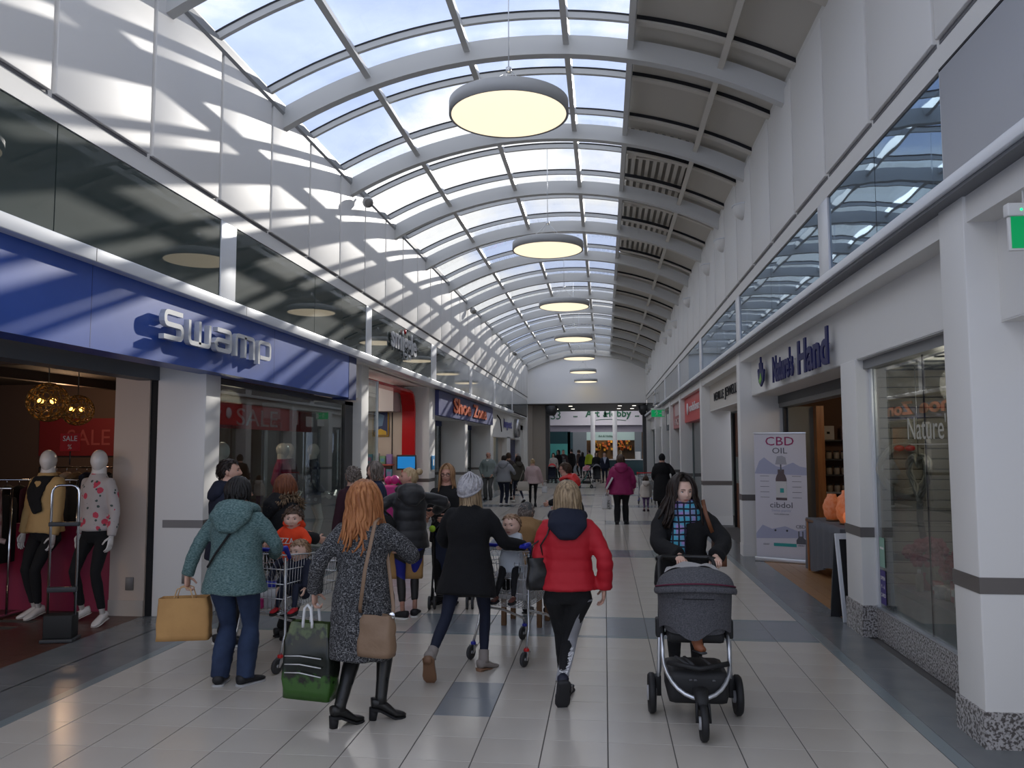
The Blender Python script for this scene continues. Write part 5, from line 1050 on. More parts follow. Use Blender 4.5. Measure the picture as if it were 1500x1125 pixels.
J = person('J', 'person with shoulder-length fair hair and glasses in a black jacket facing the camera', -1.88, 9.65, 172, 1.625, 1.05, skin=SK_PINK, hands=((-0.12, 0.30, 1.02), (0.16, 0.30, 1.02)), head=(6, 0, 0), top=dict(m=M_blackcloth, hem=0.44, thick=0.022), legs=dict(m=M_blackcloth), shoes=dict(m=M_shoe_blk), hair=dict(style='long', m=H_ginger if False else hairm('sandy', (0.24, 0.12, 0.05), (0.38, 0.22, 0.11)), len=1.5, n=90, wave=0.06, az0=0.39, az1=1.11, side=-0.05, spread=0.2, glasses=True), lod=1)
Mm = person('M', 'person in a grey flat cap and tan coat seated with their back to the camera', -0.84, 8.72, -10, 1.58, 1.25, hipz=0.50, hands=((-0.2, 0.35, 0.62), (0.2, 0.35, 0.62)), feet=((-0.12, 0.45, 0.075, 0, 0), (0.12, 0.45, 0.075, 0, 0)), lean=2, head=(-20, 10, 0), kpole=(0, 1, 0.8), top=dict(m=mat('tan_coat', (0.24, 0.135, 0.055), 0.85, bump=0.1, bscale=30), hem=0.31, thick=0.035, hood=1.5, sleeve=1.15), legs=dict(m=M_blackcloth), shoes=dict(m=M_leather_blk), hair=dict(style='short', m=H_grey, side=-0.1, cap='flat', capm=mat('grey_tweed_cap', (0.075, 0.078, 0.078), 0.95, bump=0.3, bscale=150)), lod=1)
# --- children
D = person('D', 'toddler in a bright orange hooded top sitting high beside the left trolley', -2.83, 7.2, 165, 0.88, 1.1, child=True, hs=1.75, skin=SK_LIGHT, hipz=0.88, hands=((-0.16, 0.10, 0.96), (0.17, 0.14, 0.98)), feet=((-0.08, 0.25, 0.62, 0, 0), (0.08, 0.25, 0.62, 0, 0)), head=(28, 2, 0), kpole=(0, 1, 1), z0=0.0, top=dict(m=mat('orange_sweat_cloth', (0.72, 0.055, 0.012), 0.85), hem=0.90, thick=0.016, hood=1.15, sleeve=1.15, name='hoodie'), legs=dict(m=M_navycloth), hair=dict(style='curly', m=H_brown, front=0.24, side=0.02, grow=0.08, tuft=0.2, n=260), lod=0)
E_ = person('E', 'fair-haired toddler in a navy jacket sitting inside the left trolley basket', -2.665, 6.95, 176, 0.89, 1.1, child=True, hs=1.72, skin=SK_LIGHT, hipz=0.62, hands=((-0.12, 0.16, 0.62), (0.13, 0.16, 0.60)), feet=((-0.08, 0.26, 0.50, 0, 0), (0.08, 0.26, 0.50, 0, 0)), head=(-14, 0, 0), kpole=(0, 1, 1), top=dict(m=M_navycloth, hem=0.66, thick=0.018, sleeve=1.1), legs=dict(m=M_jean2), shoes=dict(m=M_redcoat), hair=dict(style='short', m=H_kid, front=0.30, side=0.02, grow=0.05, tuft=0.14), lod=0)
L_ = person('L', 'fair-haired toddler in a white and blue top riding in the right trolley seat', -0.82, 7.16, 170, 0.84, 1.1, child=True, hs=1.75, skin=SK_LIGHT, hipz=0.86, hands=((0.02, 0.18, 0.99), (0.22, 0.12, 0.92)), feet=((-0.08, 0.24, 0.54, 0, 0), (0.08, 0.24, 0.54, 0, 0)), head=(-4, 0, 0), kpole=(0, 1, 1), top=dict(m=mat('white_blue_stripe', (0.50, 0.54, 0.58), 0.85), hem=0.90, thick=0.014, sleeve=1.1, name='top'), legs=dict(m=M_blackcloth), shoes=dict(m=mat('brown_boot', (0.10, 0.03, 0.02), 0.6)), hair=dict(style='short', m=H_kid, front=0.32, side=0.04, grow=0.045, tuft=0.13), lod=0)
Q = person('Q', 'small child in a cream coat and pink skirt walking on the right', 1.16, 23.6, 0, 0.99, 1.1, child=True, hs=1.5, top=dict(m=mat('cream_coat', (0.55, 0.50, 0.45), 0.9), hem=0.40, thick=0.03, hood=1.4), legs=dict(m=mat('purple_tights', (0.06, 0.03, 0.10), 0.8, var=(0.16, 0.10, 0.22), vscale=20)), shoes=dict(m=mat('wine_boot', (0.06, 0.01, 0.03), 0.6)), hair=dict(style='bob', m=H_brown, len=0.8, az0=0.38, az1=1.12), lod=2)
# --- further down the mall
P = person('P', 'person in a magenta rain jacket and black trousers walking away in mid mall', 0.39, 19.7, 0, 1.63, 1.32, hands=((-0.33, 0.05, 0.82), (0.30, 0.12, 0.86)), feet=((-0.11, -0.06, 0.07, 0, 8), (0.10, 0.1, 0.08, -12, 0)), top=dict(m=mat('magenta_shell', (0.24, 0.008, 0.085), 0.6), hem=0.43, flare=1.12, thick=0.035, hood=1.2, folds=0.01), legs=dict(m=M_blackcloth, r=1.1, flare=1.3), shoes=dict(m=M_shoe_blk), hair=dict(style='long', m=H_brown, len=1.35, n=90, az0=0.38, az1=1.12), lod=1)
S_ = person('S', 'person with short brown hair and glasses in a black and red jacket seen in profile', -0.50, 13.0, 74, 1.60, 1.1, skin=SK_PINK, lean=10, hands=((-0.15, 0.35, 0.95), (0.2, 0.3, 0.9)), top=dict(m=M_blackcloth, hem=0.46, thick=0.028, hoodm=M_redsign, hood=1.0, hoodlabel='red collar lining'), legs=dict(m=M_blackcloth), shoes=dict(m=M_shoe_blk), hair=dict(style='short', m=H_brown, front=0.26, side=0.0, grow=0.12, glasses=True), lod=0)
U = person('U', 'person in a pale grey hoodie and dark jeans seen from behind on the left', -3.15, 25.4, -12, 1.58, 1.25, hands=((-0.25, 0.2, 0.95), (0.28, 0.25, 1.0)), head=(0, 14, 0), lean=5, top=dict(m=mat('grey_sweat_cloth', (0.24, 0.25, 0.27), 0.9), hem=0.47, thick=0.03, hood=1.2), legs=dict(m=M_jean2), shoes=dict(m=M_sole_w), hair=dict(style='short', m=H_dkbrown), lod=1)
V_ = person('V', 'person with brown hair in an olive jacket and dark jeans stepping left', -2.86, 27.0, 30, 1.54, 1.0, feet=((-0.1, 0.15, 0.07, 0, 0), (0.12, -0.15, 0.12, 0, 30)), top=dict(m=mat('olive_jacket', (0.05, 0.045, 0.035), 0.8), hem=0.47, thick=0.035, hood=1.0), legs=dict(m=M_jean2, r=0.85), shoes=dict(m=M_sole_w), hair=dict(style='long', m=H_dkbrown, len=1.35, az0=0.38, az1=1.12), lod=2)
V2 = person('V2', 'person in a dark brown coat partly hidden behind the grey hoodie', -3.35, 28.4, 10, 1.62, 1.0, top=dict(m=mat('dark_brown_coat', (0.03, 0.02, 0.018), 0.8), hem=0.45, thick=0.03), legs=dict(m=M_blackcloth), shoes=dict(m=M_shoe_blk), hair=dict(style='bob', m=H_brown, len=0.9, az0=0.38, az1=1.12), lod=2)
W_ = person('W', 'older person in a pale grey-green zip jacket with hands in pockets facing us', -4.05, 28.3, 172, 1.67, 1.18, skin=SK_PINK, hands=((-0.19, 0.10, 0.88), (0.19, 0.10, 0.88)), poles=((-1, -0.6, 0), (1, -0.6, 0)), top=dict(m=mat('grey_green_jacket', (0.20, 0.24, 0.235), 0.75), hem=0.47, thick=0.032), legs=dict(m=mat('grey_trousers', (0.085, 0.085, 0.085), 0.85), flare=1.35, r=1.05), shoes=dict(m=M_leather_blk), hair=dict(style='short', m=mat('hair_white', (0.45, 0.42, 0.40), 0.6), front=0.40, side=0.05, back=-0.25, grow=0.03, n=60), lod=1)
T_ = person('T', 'person in a pale pink jumper with a cream shoulder bag walking away', -2.22, 25.2, 4, 1.47, 1.15, hands=((-0.23, 0.06, 0.72), (0.30, 0.06, 0.74)), feet=((-0.08, 0.02, 0.07, 0, 0), (0.08, -0.12, 0.10, 0, 25)), top=dict(m=mat('pale_pink_knit', (0.46, 0.34, 0.335), 0.9), hem=0.48, thick=0.03, flare=1.2, waist=1.2, sleeve=1.1), legs=dict(m=M_blackcloth, r=0.82), shoes=dict(m=M_shoe_blk), hair=dict(style='bun', m=H_blonde, grow=0.10), lod=1)
R_ = person('R', 'person in a long black hooded coat walking away beside the child', 1.60, 23.2, 0, 1.63, 1.15, hands=((-0.2, 0.15, 0.9), (0.32, 0.1, 0.92)), top=dict(m=M_blackcloth, hem=0.20, flare=1.1, thick=0.04), legs=dict(m=M_blackcloth), shoes=dict(m=M_shoe_blk), hair=dict(style='short', m=H_black, cap='hoodup', capm=M_blackcloth), lod=1)
X_ = person('X', 'person in a dark navy jacket standing by the far left pillar', -3.63, 34.0, 60, 1.57, 1.1, skin=SK_PINK, top=dict(m=M_navycloth, hem=0.46, thick=0.03), legs=dict(m=M_blackcloth), shoes=dict(m=M_shoe_blk), hair=dict(style='short', m=H_grey, n=40), lod=2)
far = [('far1', 'person with dark hair in a pale top pushing the red-hooded stroller', -2.62, 42.0, 178, 1.50, dict(m=mat('pale_top', (0.42, 0.38, 0.35), 0.9), hem=0.48), M_blackcloth, dict(style='long', m=H_black, len=1.4, az0=0.38, az1=1.12)),
       ('far2', 'person in black standing behind the red-hooded stroller', -2.62, 46.5, 150, 1.64, dict(m=M_blackcloth, hem=0.42), M_blackcloth, dict(style='long', m=H_black, len=1.4, az0=0.38, az1=1.12)),
       ('far3', 'person in a dark jacket with a camera bag across the chest', -2.36, 47.0, 176, 1.66, dict(m=mat('plum_jacket', (0.06, 0.035, 0.035), 0.8), hem=0.47), M_jean, dict(style='short', m=H_black)),
       ('far4', 'person in black with back turned near the far shop entrance', -1.95, 48.3, 20, 1.70, dict(m=M_blackcloth, hem=0.42), M_blackcloth, dict(style='short', m=H_black)),
       ('far5', 'person in dark clothes left of the hi-vis vest in the distance', -1.30, 48.6, 10, 1.50, dict(m=M_navycloth, hem=0.44), M_blackcloth, dict(style='long', m=H_dkbrown, len=1.4, az0=0.38, az1=1.12)),
       ('far6', 'person in a yellow hi-vis vest in the far crowd', -0.88, 47.5, 30, 1.64, dict(m=mat('hi_vis_yellow', (0.45, 0.55, 0.02), 0.7), hem=0.50), M_navycloth, dict(style='short', m=H_black)),
       ('far7', 'person with pale face in a long black coat behind the grey stroller', -0.43, 43.4, 180, 1.53, dict(m=M_blackcloth, hem=0.40), M_blackcloth, dict(style='long', m=H_dkbrown, len=1.5, az0=0.375, az1=1.125)),
       ('far8', 'person in a navy suit and pale blue shirt with a lanyard', 0.0, 42.0, 184, 1.53, dict(m=M_navycloth, hem=0.45), M_navycloth, dict(style='short', m=H_grey)),
       ('far9', 'person in dark brown passing the mint shop window in the distance', -1.62, 51.5, 90, 1.62, dict(m=mat('cocoa_coat', (0.05, 0.03, 0.025), 0.8), hem=0.42), M_blackcloth, dict(style='bob', m=H_brown, len=1.0, az0=0.38, az1=1.12)),
       ('far10', 'person with fair hair standing at the kiosk counter far away', 1.0, 52.6, 20, 1.58, dict(m=M_blackcloth, hem=0.42), M_blackcloth, dict(style='long', m=H_blonde, len=1.3, az0=0.38, az1=1.12))]
for k_, lab_, x_, y_, fc_, h_, tp_, lg_, hr_ in far:
    person(k_, lab_, x_, y_, fc_, h_, 1.12, top=dict(tp_, thick=0.03), legs=dict(m=lg_), shoes=dict(m=M_shoe_blk), hair=hr_, lod=2)
shirt = MB().prism([(-0.10, 1.30), (0.10, 1.30), (0.0, 0.95)], 'y', 0.128, 0.15).build('shirt', mat('pale_blue_shirt', (0.5, 0.52, 0.62), 0.8), PEOPLE['far8']['root'])
MB().cbox(-0.16, 0.14, 0.15, 0.24, 0.92, 1.12, 0.02).ball((0.0, 0.19, 1.22), 0.08).build('camera_bag', mat('grey_bag', (0.2, 0.2, 0.2), 0.7), PEOPLE['far3']['root'])
# --- shop mannequins, glossy white
M_mann = mat('gloss_white_shell', (0.70, 0.66, 0.62), 0.18, coat=0.3)
M_floral = mat('floral_cloth', (0.50, 0.45, 0.44), 0.8)
def floral(m, base, c1, c2, sc=10.5):
    nt = m.node_tree; n = nt.nodes; l = nt.links; b = n['Principled BSDF']; tc = n.new('ShaderNodeTexCoord'); last = None
    for k, (col, s_, th) in enumerate(((c1, sc, 0.30), (c2, sc * 1.7, 0.20))):
        v = n.new('ShaderNodeTexVoronoi'); v.inputs['Scale'].default_value = s_; l.new(tc.outputs['Object'], v.inputs[0])
        nz = n.new('ShaderNodeTexNoise'); nz.inputs['Scale'].default_value = s_ * 3; l.new(tc.outputs['Object'], nz.inputs[0])
        ad = n.new('ShaderNodeMath'); ad.operation = 'MULTIPLY_ADD'; ad.inputs[1].default_value = 0.35; l.new(nz.outputs[0], ad.inputs[0]); l.new(v.outputs['Distance'], ad.inputs[2])
        lt_ = n.new('ShaderNodeMath'); lt_.operation = 'LESS_THAN'; lt_.inputs[1].default_value = th + 0.17; l.new(ad.outputs[0], lt_.inputs[0])
        mx = n.new('ShaderNodeMix'); mx.data_type = 'RGBA'; mx.inputs[6].default_value = (*base, 1); mx.inputs[7].default_value = (*col, 1); l.new(lt_.outputs[0], mx.inputs[0])
        if last: l.new(last.outputs[2], mx.inputs[6])
        last = mx
    l.new(last.outputs[2], b.inputs['Base Color'])
floral(M_floral, (0.48, 0.43, 0.41), (0.56, 0.06, 0.10), (0.06, 0.09, 0.08), 8.5)
M_spot = mat('navy_flower_cloth', (0.02, 0.025, 0.07), 0.8); floral(M_spot, (0.015, 0.02, 0.06), (0.35, 0.36, 0.42), (0.10, 0.12, 0.22), 9)
mk = dict(skin=M_mann, face_on=False, name='mannequin', cat='mannequin')
person('m1', 'white mannequin in a floral blouse and black trousers at the shop entrance', -5.50, 8.36, 165, 1.83, 0.92, hands=((-0.27, 0.05, 0.90), (0.24, 0.0, 0.90)), feet=((-0.26, 0.12, 0.10, 20, 10), (0.10, 0.06, 0.11, -25, 20)), head=(30, 0, 0), top=dict(m=M_floral, hem=0.52, thick=0.018, flare=0.95, name='blouse'), legs=dict(m=M_blackcloth, r=0.92, short=0.03), lod=0, **mk)
person('m2', 'white mannequin in a yellow jacket with a black scarf and black trousers', -6.2, 8.5, 168, 1.83, 0.92, hands=((-0.2, 0.08, 0.86), (0.27, 0.05, 0.88)), feet=((-0.03, 0.08, 0.10, 5, 10), (0.06, 0.05, 0.10, -15, 10)), head=(28, 0, 0), top=dict(m=mat('mustard_jacket', (0.50, 0.33, 0.14), 0.8), hem=0.50, thick=0.026, name='jacket'), legs=dict(m=M_blackcloth, r=0.92, short=0.03), lod=0, **mk)
person('m3', 'white mannequin in a pink jacket in the clothes window, in front of another', -4.98, 12.2, -85, 1.78, 0.9, z0=0.14, hands=((-0.22, 0.06, 0.9), (0.22, 0.2, 1.05)), top=dict(m=mat('hot_pink_jacket', (0.34, 0.02, 0.085), 0.7), hem=0.5, thick=0.02), legs=dict(m=M_blackcloth, r=0.92), lod=1, **mk)
person('m4', 'white mannequin in a wine top in the clothes window, just behind the pink one', -5.15, 12.85, -95, 1.78, 0.9, z0=0.14, top=dict(m=mat('wine_top', (0.10, 0.015, 0.03), 0.7), hem=0.5, thick=0.02), legs=dict(m=M_blackcloth, r=0.92), lod=1, **mk)
person('m5', 'white mannequin in a navy flowered dress at the far end of the clothes window', -4.96, 13.5, -60, 1.77, 0.9, z0=0.14, top=dict(m=M_spot, hem=0.42, thick=0.014, name='dress'), lod=1, hands=((-0.2, 0.12, 0.95), (0.26, 0.15, 0.95)), **mk)
person('m6', 'white mannequin just past the pillar at the near end of the clothes window', -5.02, 10.25, -70, 1.78, 0.9, z0=0.14, top=dict(m=mat('steel_blue_top', (0.09, 0.13, 0.18), 0.7), hem=0.5, thick=0.02), legs=dict(m=M_blackcloth, r=0.92), lod=1, **mk)
# ================================================================== CARRIED AND STANDING OBJECTS
def wheel(r, w, m_t, m_h, spokes=0):
    mb = MB().lathe([(r * 0.62, -w * 0.3), (r * 0.9, -w / 2), (r, -w * 0.25), (r, w * 0.25), (r * 0.9, w / 2), (r * 0.62, w * 0.3)], seg=20, axis='x')
    mb.lathe([(r * 0.62, -w * 0.2), (r * 0.62, w * 0.2)], seg=16, axis='x', mi=1)
    mb.lathe([(r * 0.2, -w * 0.4), (r * 0.2, w * 0.4)], seg=12, axis='x', mi=1); return mb
M_wire = mat('zinc_wire', (0.50, 0.51, 0.52), 0.25, 0.8); M_hblue = mat('blue_plastic', (0.012, 0.02, 0.32), 0.35); M_rubber = mat('grey_rubber', (0.035, 0.035, 0.037), 0.6); M_hub = mat('pale_hub', (0.4, 0.4, 0.41), 0.4); M_collar = mat('red_collar', (0.5, 0.01, 0.01), 0.4)
def trolley(label, x, y, rz, m_handle=None, cols=(0, 0, 0, 0)):
    t = thing('shopping_trolley', label, 'trolley', (x, y, 0), math.radians(rz), 'shopping trolleys')
    zt, zb0, zb1, y0, y1, w0, w1 = 0.90, 0.46, 0.52, 0.06, 0.92, 0.27, 0.20
    rim = [(-w0, y0, zt + 0.05), (-w1, y1, zt - 0.02), (w1, y1, zt - 0.02), (w0, y0, zt + 0.05)]
    MB().tube([rim[0], rim[1]], 0.0075, 6).tube([rim[1], rim[2]], 0.0075, 6).tube([rim[2], rim[3]], 0.0075, 6).tube([rim[3], rim[0]], 0.0075, 6).build('rim', M_wire, t)
    mb = MB(); r = 0.0026
    W_ = lambda q: w0 + (w1 - w0) * q; YY = lambda q: y0 + (y1 - y0) * q; ZB = lambda q: zb0 + (zb1 - zb0) * q; ZT = lambda q: zt + 0.05 - 0.07 * q
    for k in range(22):
        q = k / 21
        for s in (-1, 1): mb.tube([(s * W_(q), YY(q), ZT(q)), (s * W_(q) * 0.86, YY(q * 0.93 + 0.03), ZB(q))], r, 4)
        mb.tube([(-W_(q) * 0.86, YY(q * 0.93 + 0.03), ZB(q)), (W_(q) * 0.86, YY(q * 0.93 + 0.03), ZB(q))], r, 4)
    for k in range(13):
        f = (k / 12 - 0.5) * 2
        mb.tube([(f * w1, y1, ZT(1)), (f * w1 * 0.86, YY(0.96), zb1)], r, 4); mb.tube([(f * w0, y0, ZT(0) - 0.1), (f * w0 * 0.86, YY(0.03), zb0)], r, 4); mb.tube([(f * w0 * 0.86, YY(0.03), zb0), (f * w1 * 0.86, YY(0.96), zb1)], r, 4)
    for hz in (0.25, 0.5, 0.75):
        L = [(s * (W_(q) * (1 - 0.14 * hz)), YY(q * (1 - 0.07 * hz) + 0.03 * hz), ZT(q) + (ZB(q) - ZT(q)) * hz) for s, q in ((-1, 0), (-1, 1), (1, 1), (1, 0))]
        for a, b in zip(L, L[1:] + L[:1]): mb.tube([a, b], 0.0042, 5)
    mb.build('basket_wires', M_wire, t, kind='stuff')
    MB().tube([(-w0 - 0.02, -0.03, 1.0), (w0 + 0.02, -0.03, 1.0)], 0.017, 10).build('handle', m_handle or M_hblue, t)
    for s in (-1, 1):
        MB().tube([(s * (w0 + 0.015), -0.04, 1.005), (s * (w0 + 0.01), 0.05, 1.01), (s * w0, y0 + 0.06, 0.92)], [0.026, 0.024, 0.016], 8).build('handle_bracket', m_handle or M_hblue, t)
        MB().tube([(s * w0, y0, zt + 0.03), (s * 0.235, 0.12, 0.44), (s * 0.25, 0.10, 0.30), (s * 0.262, 0.03, 0.14)], 0.012, 8).build('rear_upright', M_wire, t)
        MB().tube([(s * 0.235, 0.12, 0.44), (s * 0.22, 0.5, 0.34), (s * 0.20, 0.86, 0.20), (s * 0.20, 0.88, 0.14)], 0.012, 8).build('chassis_rail', M_wire, t)
        for k, (cx, cy) in enumerate(((s * 0.262, 0.03), (s * 0.20, 0.88))):
            c = empty_part('caster', t, (cx, cy, 0)); MB().lathe([(0.02, 0.145), (0.024, 0.135), (0.024, 0.115), (0.02, 0.11)], seg=12).build('collar', M_collar if (k == 0 and s > 0) else M_hblue, c)
            MB().prism([(-0.025, 0.12), (0.02, 0.12), (-0.03, 0.05), (-0.05, 0.055)], 'x', -0.028, -0.020).prism([(-0.025, 0.12), (0.02, 0.12), (-0.03, 0.05), (-0.05, 0.055)], 'x', 0.020, 0.028).box(-0.028, 0.028, -0.025, 0.02, 0.112, 0.122).build('fork', M_wire, c)
            wheel(0.062, 0.03, M_rubber, M_hub).xf(Matrix.Translation((0, -0.04, 0.062))).build('wheel', [M_rubber, M_hub], c)
    st_ = MB()
    for k in range(9): st_.tube([((k / 8 - 0.5) * 0.44, y0 + 0.02, 0.93), ((k / 8 - 0.5) * 0.40, y0 + 0.16, 0.70), ((k / 8 - 0.5) * 0.38, y0 + 0.34, 0.66)], 0.003, 4)
    st_.build('child_seat', M_wire, t, kind='stuff'); return t
trolley('shopping trolley with a blue handle carrying two toddlers, beside the teal hoodie', -2.93, 6.62, -17)
trolley('shopping trolley with a white carrier bag inside, pushed by the woman in the white hat', -0.93, 7.06, -22)
trolley('shopping trolley far down on the right by the shopfronts', 1.32, 26.4, 0, M_collar)
def bag_mb(w, d, h, top=0.8, bulge=0.1, n=12, fold=0.006, seed=0.0, sq=0.22):
    """soft standing bag: rounded-square rings from the floor up; origin at the bottom centre"""
    mb = MB(); K = 9; rings = []; N_ = 28
    for k in range(K):
        t = k / (K - 1); ww = w / 2 * (1 + bulge * math.sin(PI * t) * 0.5) * (1 + (top - 1) * t * 0.35); dd = d / 2 * (1 + bulge * math.sin(PI * t)) * (1 + (top - 1) * t)
        for i in range(N_):
            a = 2 * PI * i / N_; c, s = math.cos(a), math.sin(a); x = math.copysign(abs(c) ** sq, c) * ww; y = math.copysign(abs(s) ** sq, s) * dd
            q = V((x, y, t * h)); q += V((c, s, 0)) * fold * noise.noise(V((x * 14 + seed, y * 14, t * h * 11))) * (0.3 + t); rings.append(q)
    fs = [(k * N_ + i, k * N_ + (i + 1) % N_, (k + 1) * N_ + (i + 1) % N_, (k + 1) * N_ + i) for k in range(K - 1) for i in range(N_)] + [tuple(range(N_ - 1, -1, -1))]
    o = len(mb.v); mb.add(rings, fs, 0, True); mb.add([(q[0] * 0.985, q[1] * 0.97, q[2]) for q in rings[(K - 1) * N_:]] + [(q[0] * 0.9, q[1] * 0.8, h * 0.75) for q in rings[(K - 1) * N_:]], [(i, (i + 1) % N_, N_ + (i + 1) % N_, N_ + i) for i in range(N_)], 0, True); return mb
M_paper = mat('brown_paper', (0.46, 0.26, 0.095), 0.8, var=(0.40, 0.22, 0.08), vscale=5, bump=0.25, bscale=12); M_paperin = M_paper
def cord_handle(w, z, rise, y, m, r=0.004): return MB().tube([(-w / 2, y, z - 0.03), (-w / 2, y, z), (-w * 0.35, y, z + rise * 0.8), (0, y, z + rise), (w * 0.35, y, z + rise * 0.8), (w / 2, y, z), (w / 2, y, z - 0.03)], r, 6)
def bag(name, label, cat, loc, rz, w, d, h, m, handles=None, group=None, **kw):
    t = thing(name, label, cat, loc, math.radians(rz), group); bag_mb(w, d, h, **kw).build('bag_body', m, t)
    if handles:
        hw, rise, hm_, r = handles
        for q in (-1, 1): cord_handle(hw, h, rise, q * d * 0.3, hm_, r).build('handle', hm_, t)
    return t
wa = A['wr'][0]
bag('paper_bag', 'large plain brown paper carrier bag held by the person in the teal hoodie', 'bag', (wa.x + 0.0, wa.y - 0.02, wa.z - 0.085 - 0.40), 14, 0.40, 0.17, 0.325, M_paper, (0.14, 0.085, mat('paper_cord', (0.5, 0.32, 0.16), 0.8), 0.005), bulge=0.04, fold=0.016, top=0.8)
def green_bag():
    m = mat('green_photo_plastic', (0.012, 0.014, 0.012), 0.22); nt = m.node_tree; n = nt.nodes; l = nt.links; b = n['Principled BSDF']
    tc = n.new('ShaderNodeTexCoord'); sx = n.new('ShaderNodeSeparateXYZ'); l.new(tc.outputs['Object'], sx.inputs[0]); z = n.new('ShaderNodeTexNoise'); z.inputs['Scale'].default_value = 16; z.inputs['Detail'].default_value = 5; l.new(tc.outputs['Object'], z.inputs[0])
    ma = n.new('ShaderNodeMath'); ma.operation = 'MULTIPLY_ADD'; ma.inputs[1].default_value = 0.30; l.new(z.outputs[0], ma.inputs[0]); l.new(sx.outputs[2], ma.inputs[2])
    cr = n.new('ShaderNodeValToRGB'); e = cr.color_ramp.elements; e[0].position = 0.10; e[0].color = (0.03, 0.085, 0.015, 1); e[1].position = 0.72; e[1].color = (0.012, 0.014, 0.010, 1)
    for p_, c_ in ((0.26, (0.035, 0.10, 0.018, 1)), (0.31, (0.010, 0.013, 0.010, 1)), (0.56, (0.010, 0.013, 0.009, 1)), (0.61, (0.07, 0.10, 0.035, 1))): q = e.new(p_); q.color = c_
    l.new(ma.outputs[0], cr.inputs[0]); l.new(cr.outputs[0], b.inputs['Base Color']); return m
wf = F['wr'][0]
gb = bag('carrier_bag', 'glossy dark green and black plastic carrier bag in the left hand of the tweed coat', 'bag', (wf.x - 0.01, wf.y - 0.02, wf.z - 0.10 - 0.60), -12, 0.36, 0.16, 0.50, green_bag(), (0.07, 0.12, mat('white_plastic', (0.62, 0.62, 0.62), 0.3), 0.011), bulge=0.2, fold=0.03, top=0.55)
for k in range(3): MB().tube([(-0.15, -0.085, 0.17 + k * 0.055), (-0.02, -0.108, 0.185 + k * 0.055), (0.13, -0.085, 0.16 + k * 0.06)], 0.004, 5).build('white_rule', MATS['white_plastic'], gb)
# tan handbag with long strap
M_tan = mat('taupe_leather', (0.20, 0.125, 0.075), 0.55, var=(0.23, 0.15, 0.095), vscale=4, bump=0.15, bscale=35)
hx, hy = -1.50, 5.30
hbg = thing('handbag', 'taupe leather bucket handbag hanging on a long strap from the tweed coat', 'bag', (hx, hy, 0.485), math.radians(-14))
bag_mb(0.25, 0.13, 0.265, top=0.5, bulge=0.25, fold=0.022, sq=0.5).build('bag_body', M_tan, hbg)
Mi = hbg.matrix_basis.inverted() if False else (Matrix.Translation((hx, hy, 0.485)) @ Matrix.Rotation(math.radians(-14), 4, 'Z')).inverted()
shl = F['M'] @ (F['sho'][1] + V((-0.045, -0.035, 0.075)))
for q, dp in ((-1, V((0, -0.085, 0))), (1, V((0.03, 0.08, 0)))):
    p1 = shl + V((0.0, dp.y * 1.1, 0.0)); top_ = shl + V((0, 0, 0.02)); loc_ = [Mi @ p for p in (top_, p1, V((hx - 0.05 + (0.10 if q > 0 else 0), hy + dp.y * 1.3, 1.05)), V((hx + q * 0.10, hy + dp.y * 0.5, 0.80)), V((hx + q * 0.11, hy, 0.755)))]
    MB().tube(loc_, (0.013, 0.003), 8, up=(1, 0, 0)).build('strap', M_tan, hbg); MB().lathe([(0.02, -0.003), (0.024, 0), (0.02, 0.003)], (q * 0.112, 0, 0.265), 14, axis='y').build('ring', M_chrome, hbg)
# black handbag of the red jacket
bx, by = -0.505, 6.06
bb = thing('handbag', 'small black leather shoulder bag at the left side of the red jacket', 'bag', (bx, by, 0.80), math.radians(20)); bag_mb(0.15, 0.11, 0.23, top=0.5, bulge=0.3, fold=0.02, sq=0.5).build('bag_body', M_leather_blk, bb)
Mi = (Matrix.Translation((bx, by, 0.80)) @ Matrix.Rotation(math.radians(20), 4, 'Z')).inverted(); shn = N['M'] @ (N['sho'][0] + V((0.05, -0.06, 0.07)))
for q in (-1, 1): MB().tube([Mi @ shn, Mi @ (shn + V((-0.035, -0.05 * q - 0.02, -0.12))), Mi @ V((bx - 0.0 + 0.03 * q, by - 0.03, 1.12)), Mi @ V((bx + 0.05 * q, by, 1.01))], 0.006, 6).build('strap', M_leather_blk, bb)
# bags and goods in the trolleys
M_wplas = mat('thin_white_plastic', (0.55, 0.55, 0.56), 0.3, var=(0.46, 0.46, 0.48), vscale=9, bump=0.4, bscale=14)
wb = bag('carrier_bag', 'crumpled white plastic carrier bag with a round black emblem inside the trolley basket', 'bag', (-0.80, 7.37, 0.50), -20, 0.34, 0.26, 0.28, M_wplas, None, bulge=0.25, fold=0.05, top=0.5)
MB().lathe([(0.058, 0), (0.058, 0.006), (0.03, 0.006), (0.03, 0)], seg=20, axis='y').xf(Matrix.Translation((-0.02, -0.162, 0.14))).build('emblem', M_black, wb); txt_part('GROUP', 0.04, wb, M_black, (-0.02, -0.17, 0.05), depth=0.003)
bag('carrier_bag', 'clear plastic bag of groceries in the left trolley basket', 'bag', (-2.88, 6.86, 0.475), 5, 0.3, 0.2, 0.16, M_wplas, None, bulge=0.3, fold=0.05, top=0.5)
pk_ = thing('packet', 'magenta grocery packet at the bottom of the left trolley', 'packet', (-2.98, 6.78, 0.475)); MB().cbox(-0.10, 0.08, -0.05, 0.05, 0, 0.09, 0.02).build('packet_body', mat('magenta_pack', (0.45, 0.02, 0.16), 0.5), pk_); MB().box(-0.06, 0.04, -0.052, -0.05, 0.02, 0.07).build('packet_label', M_white, pk_)
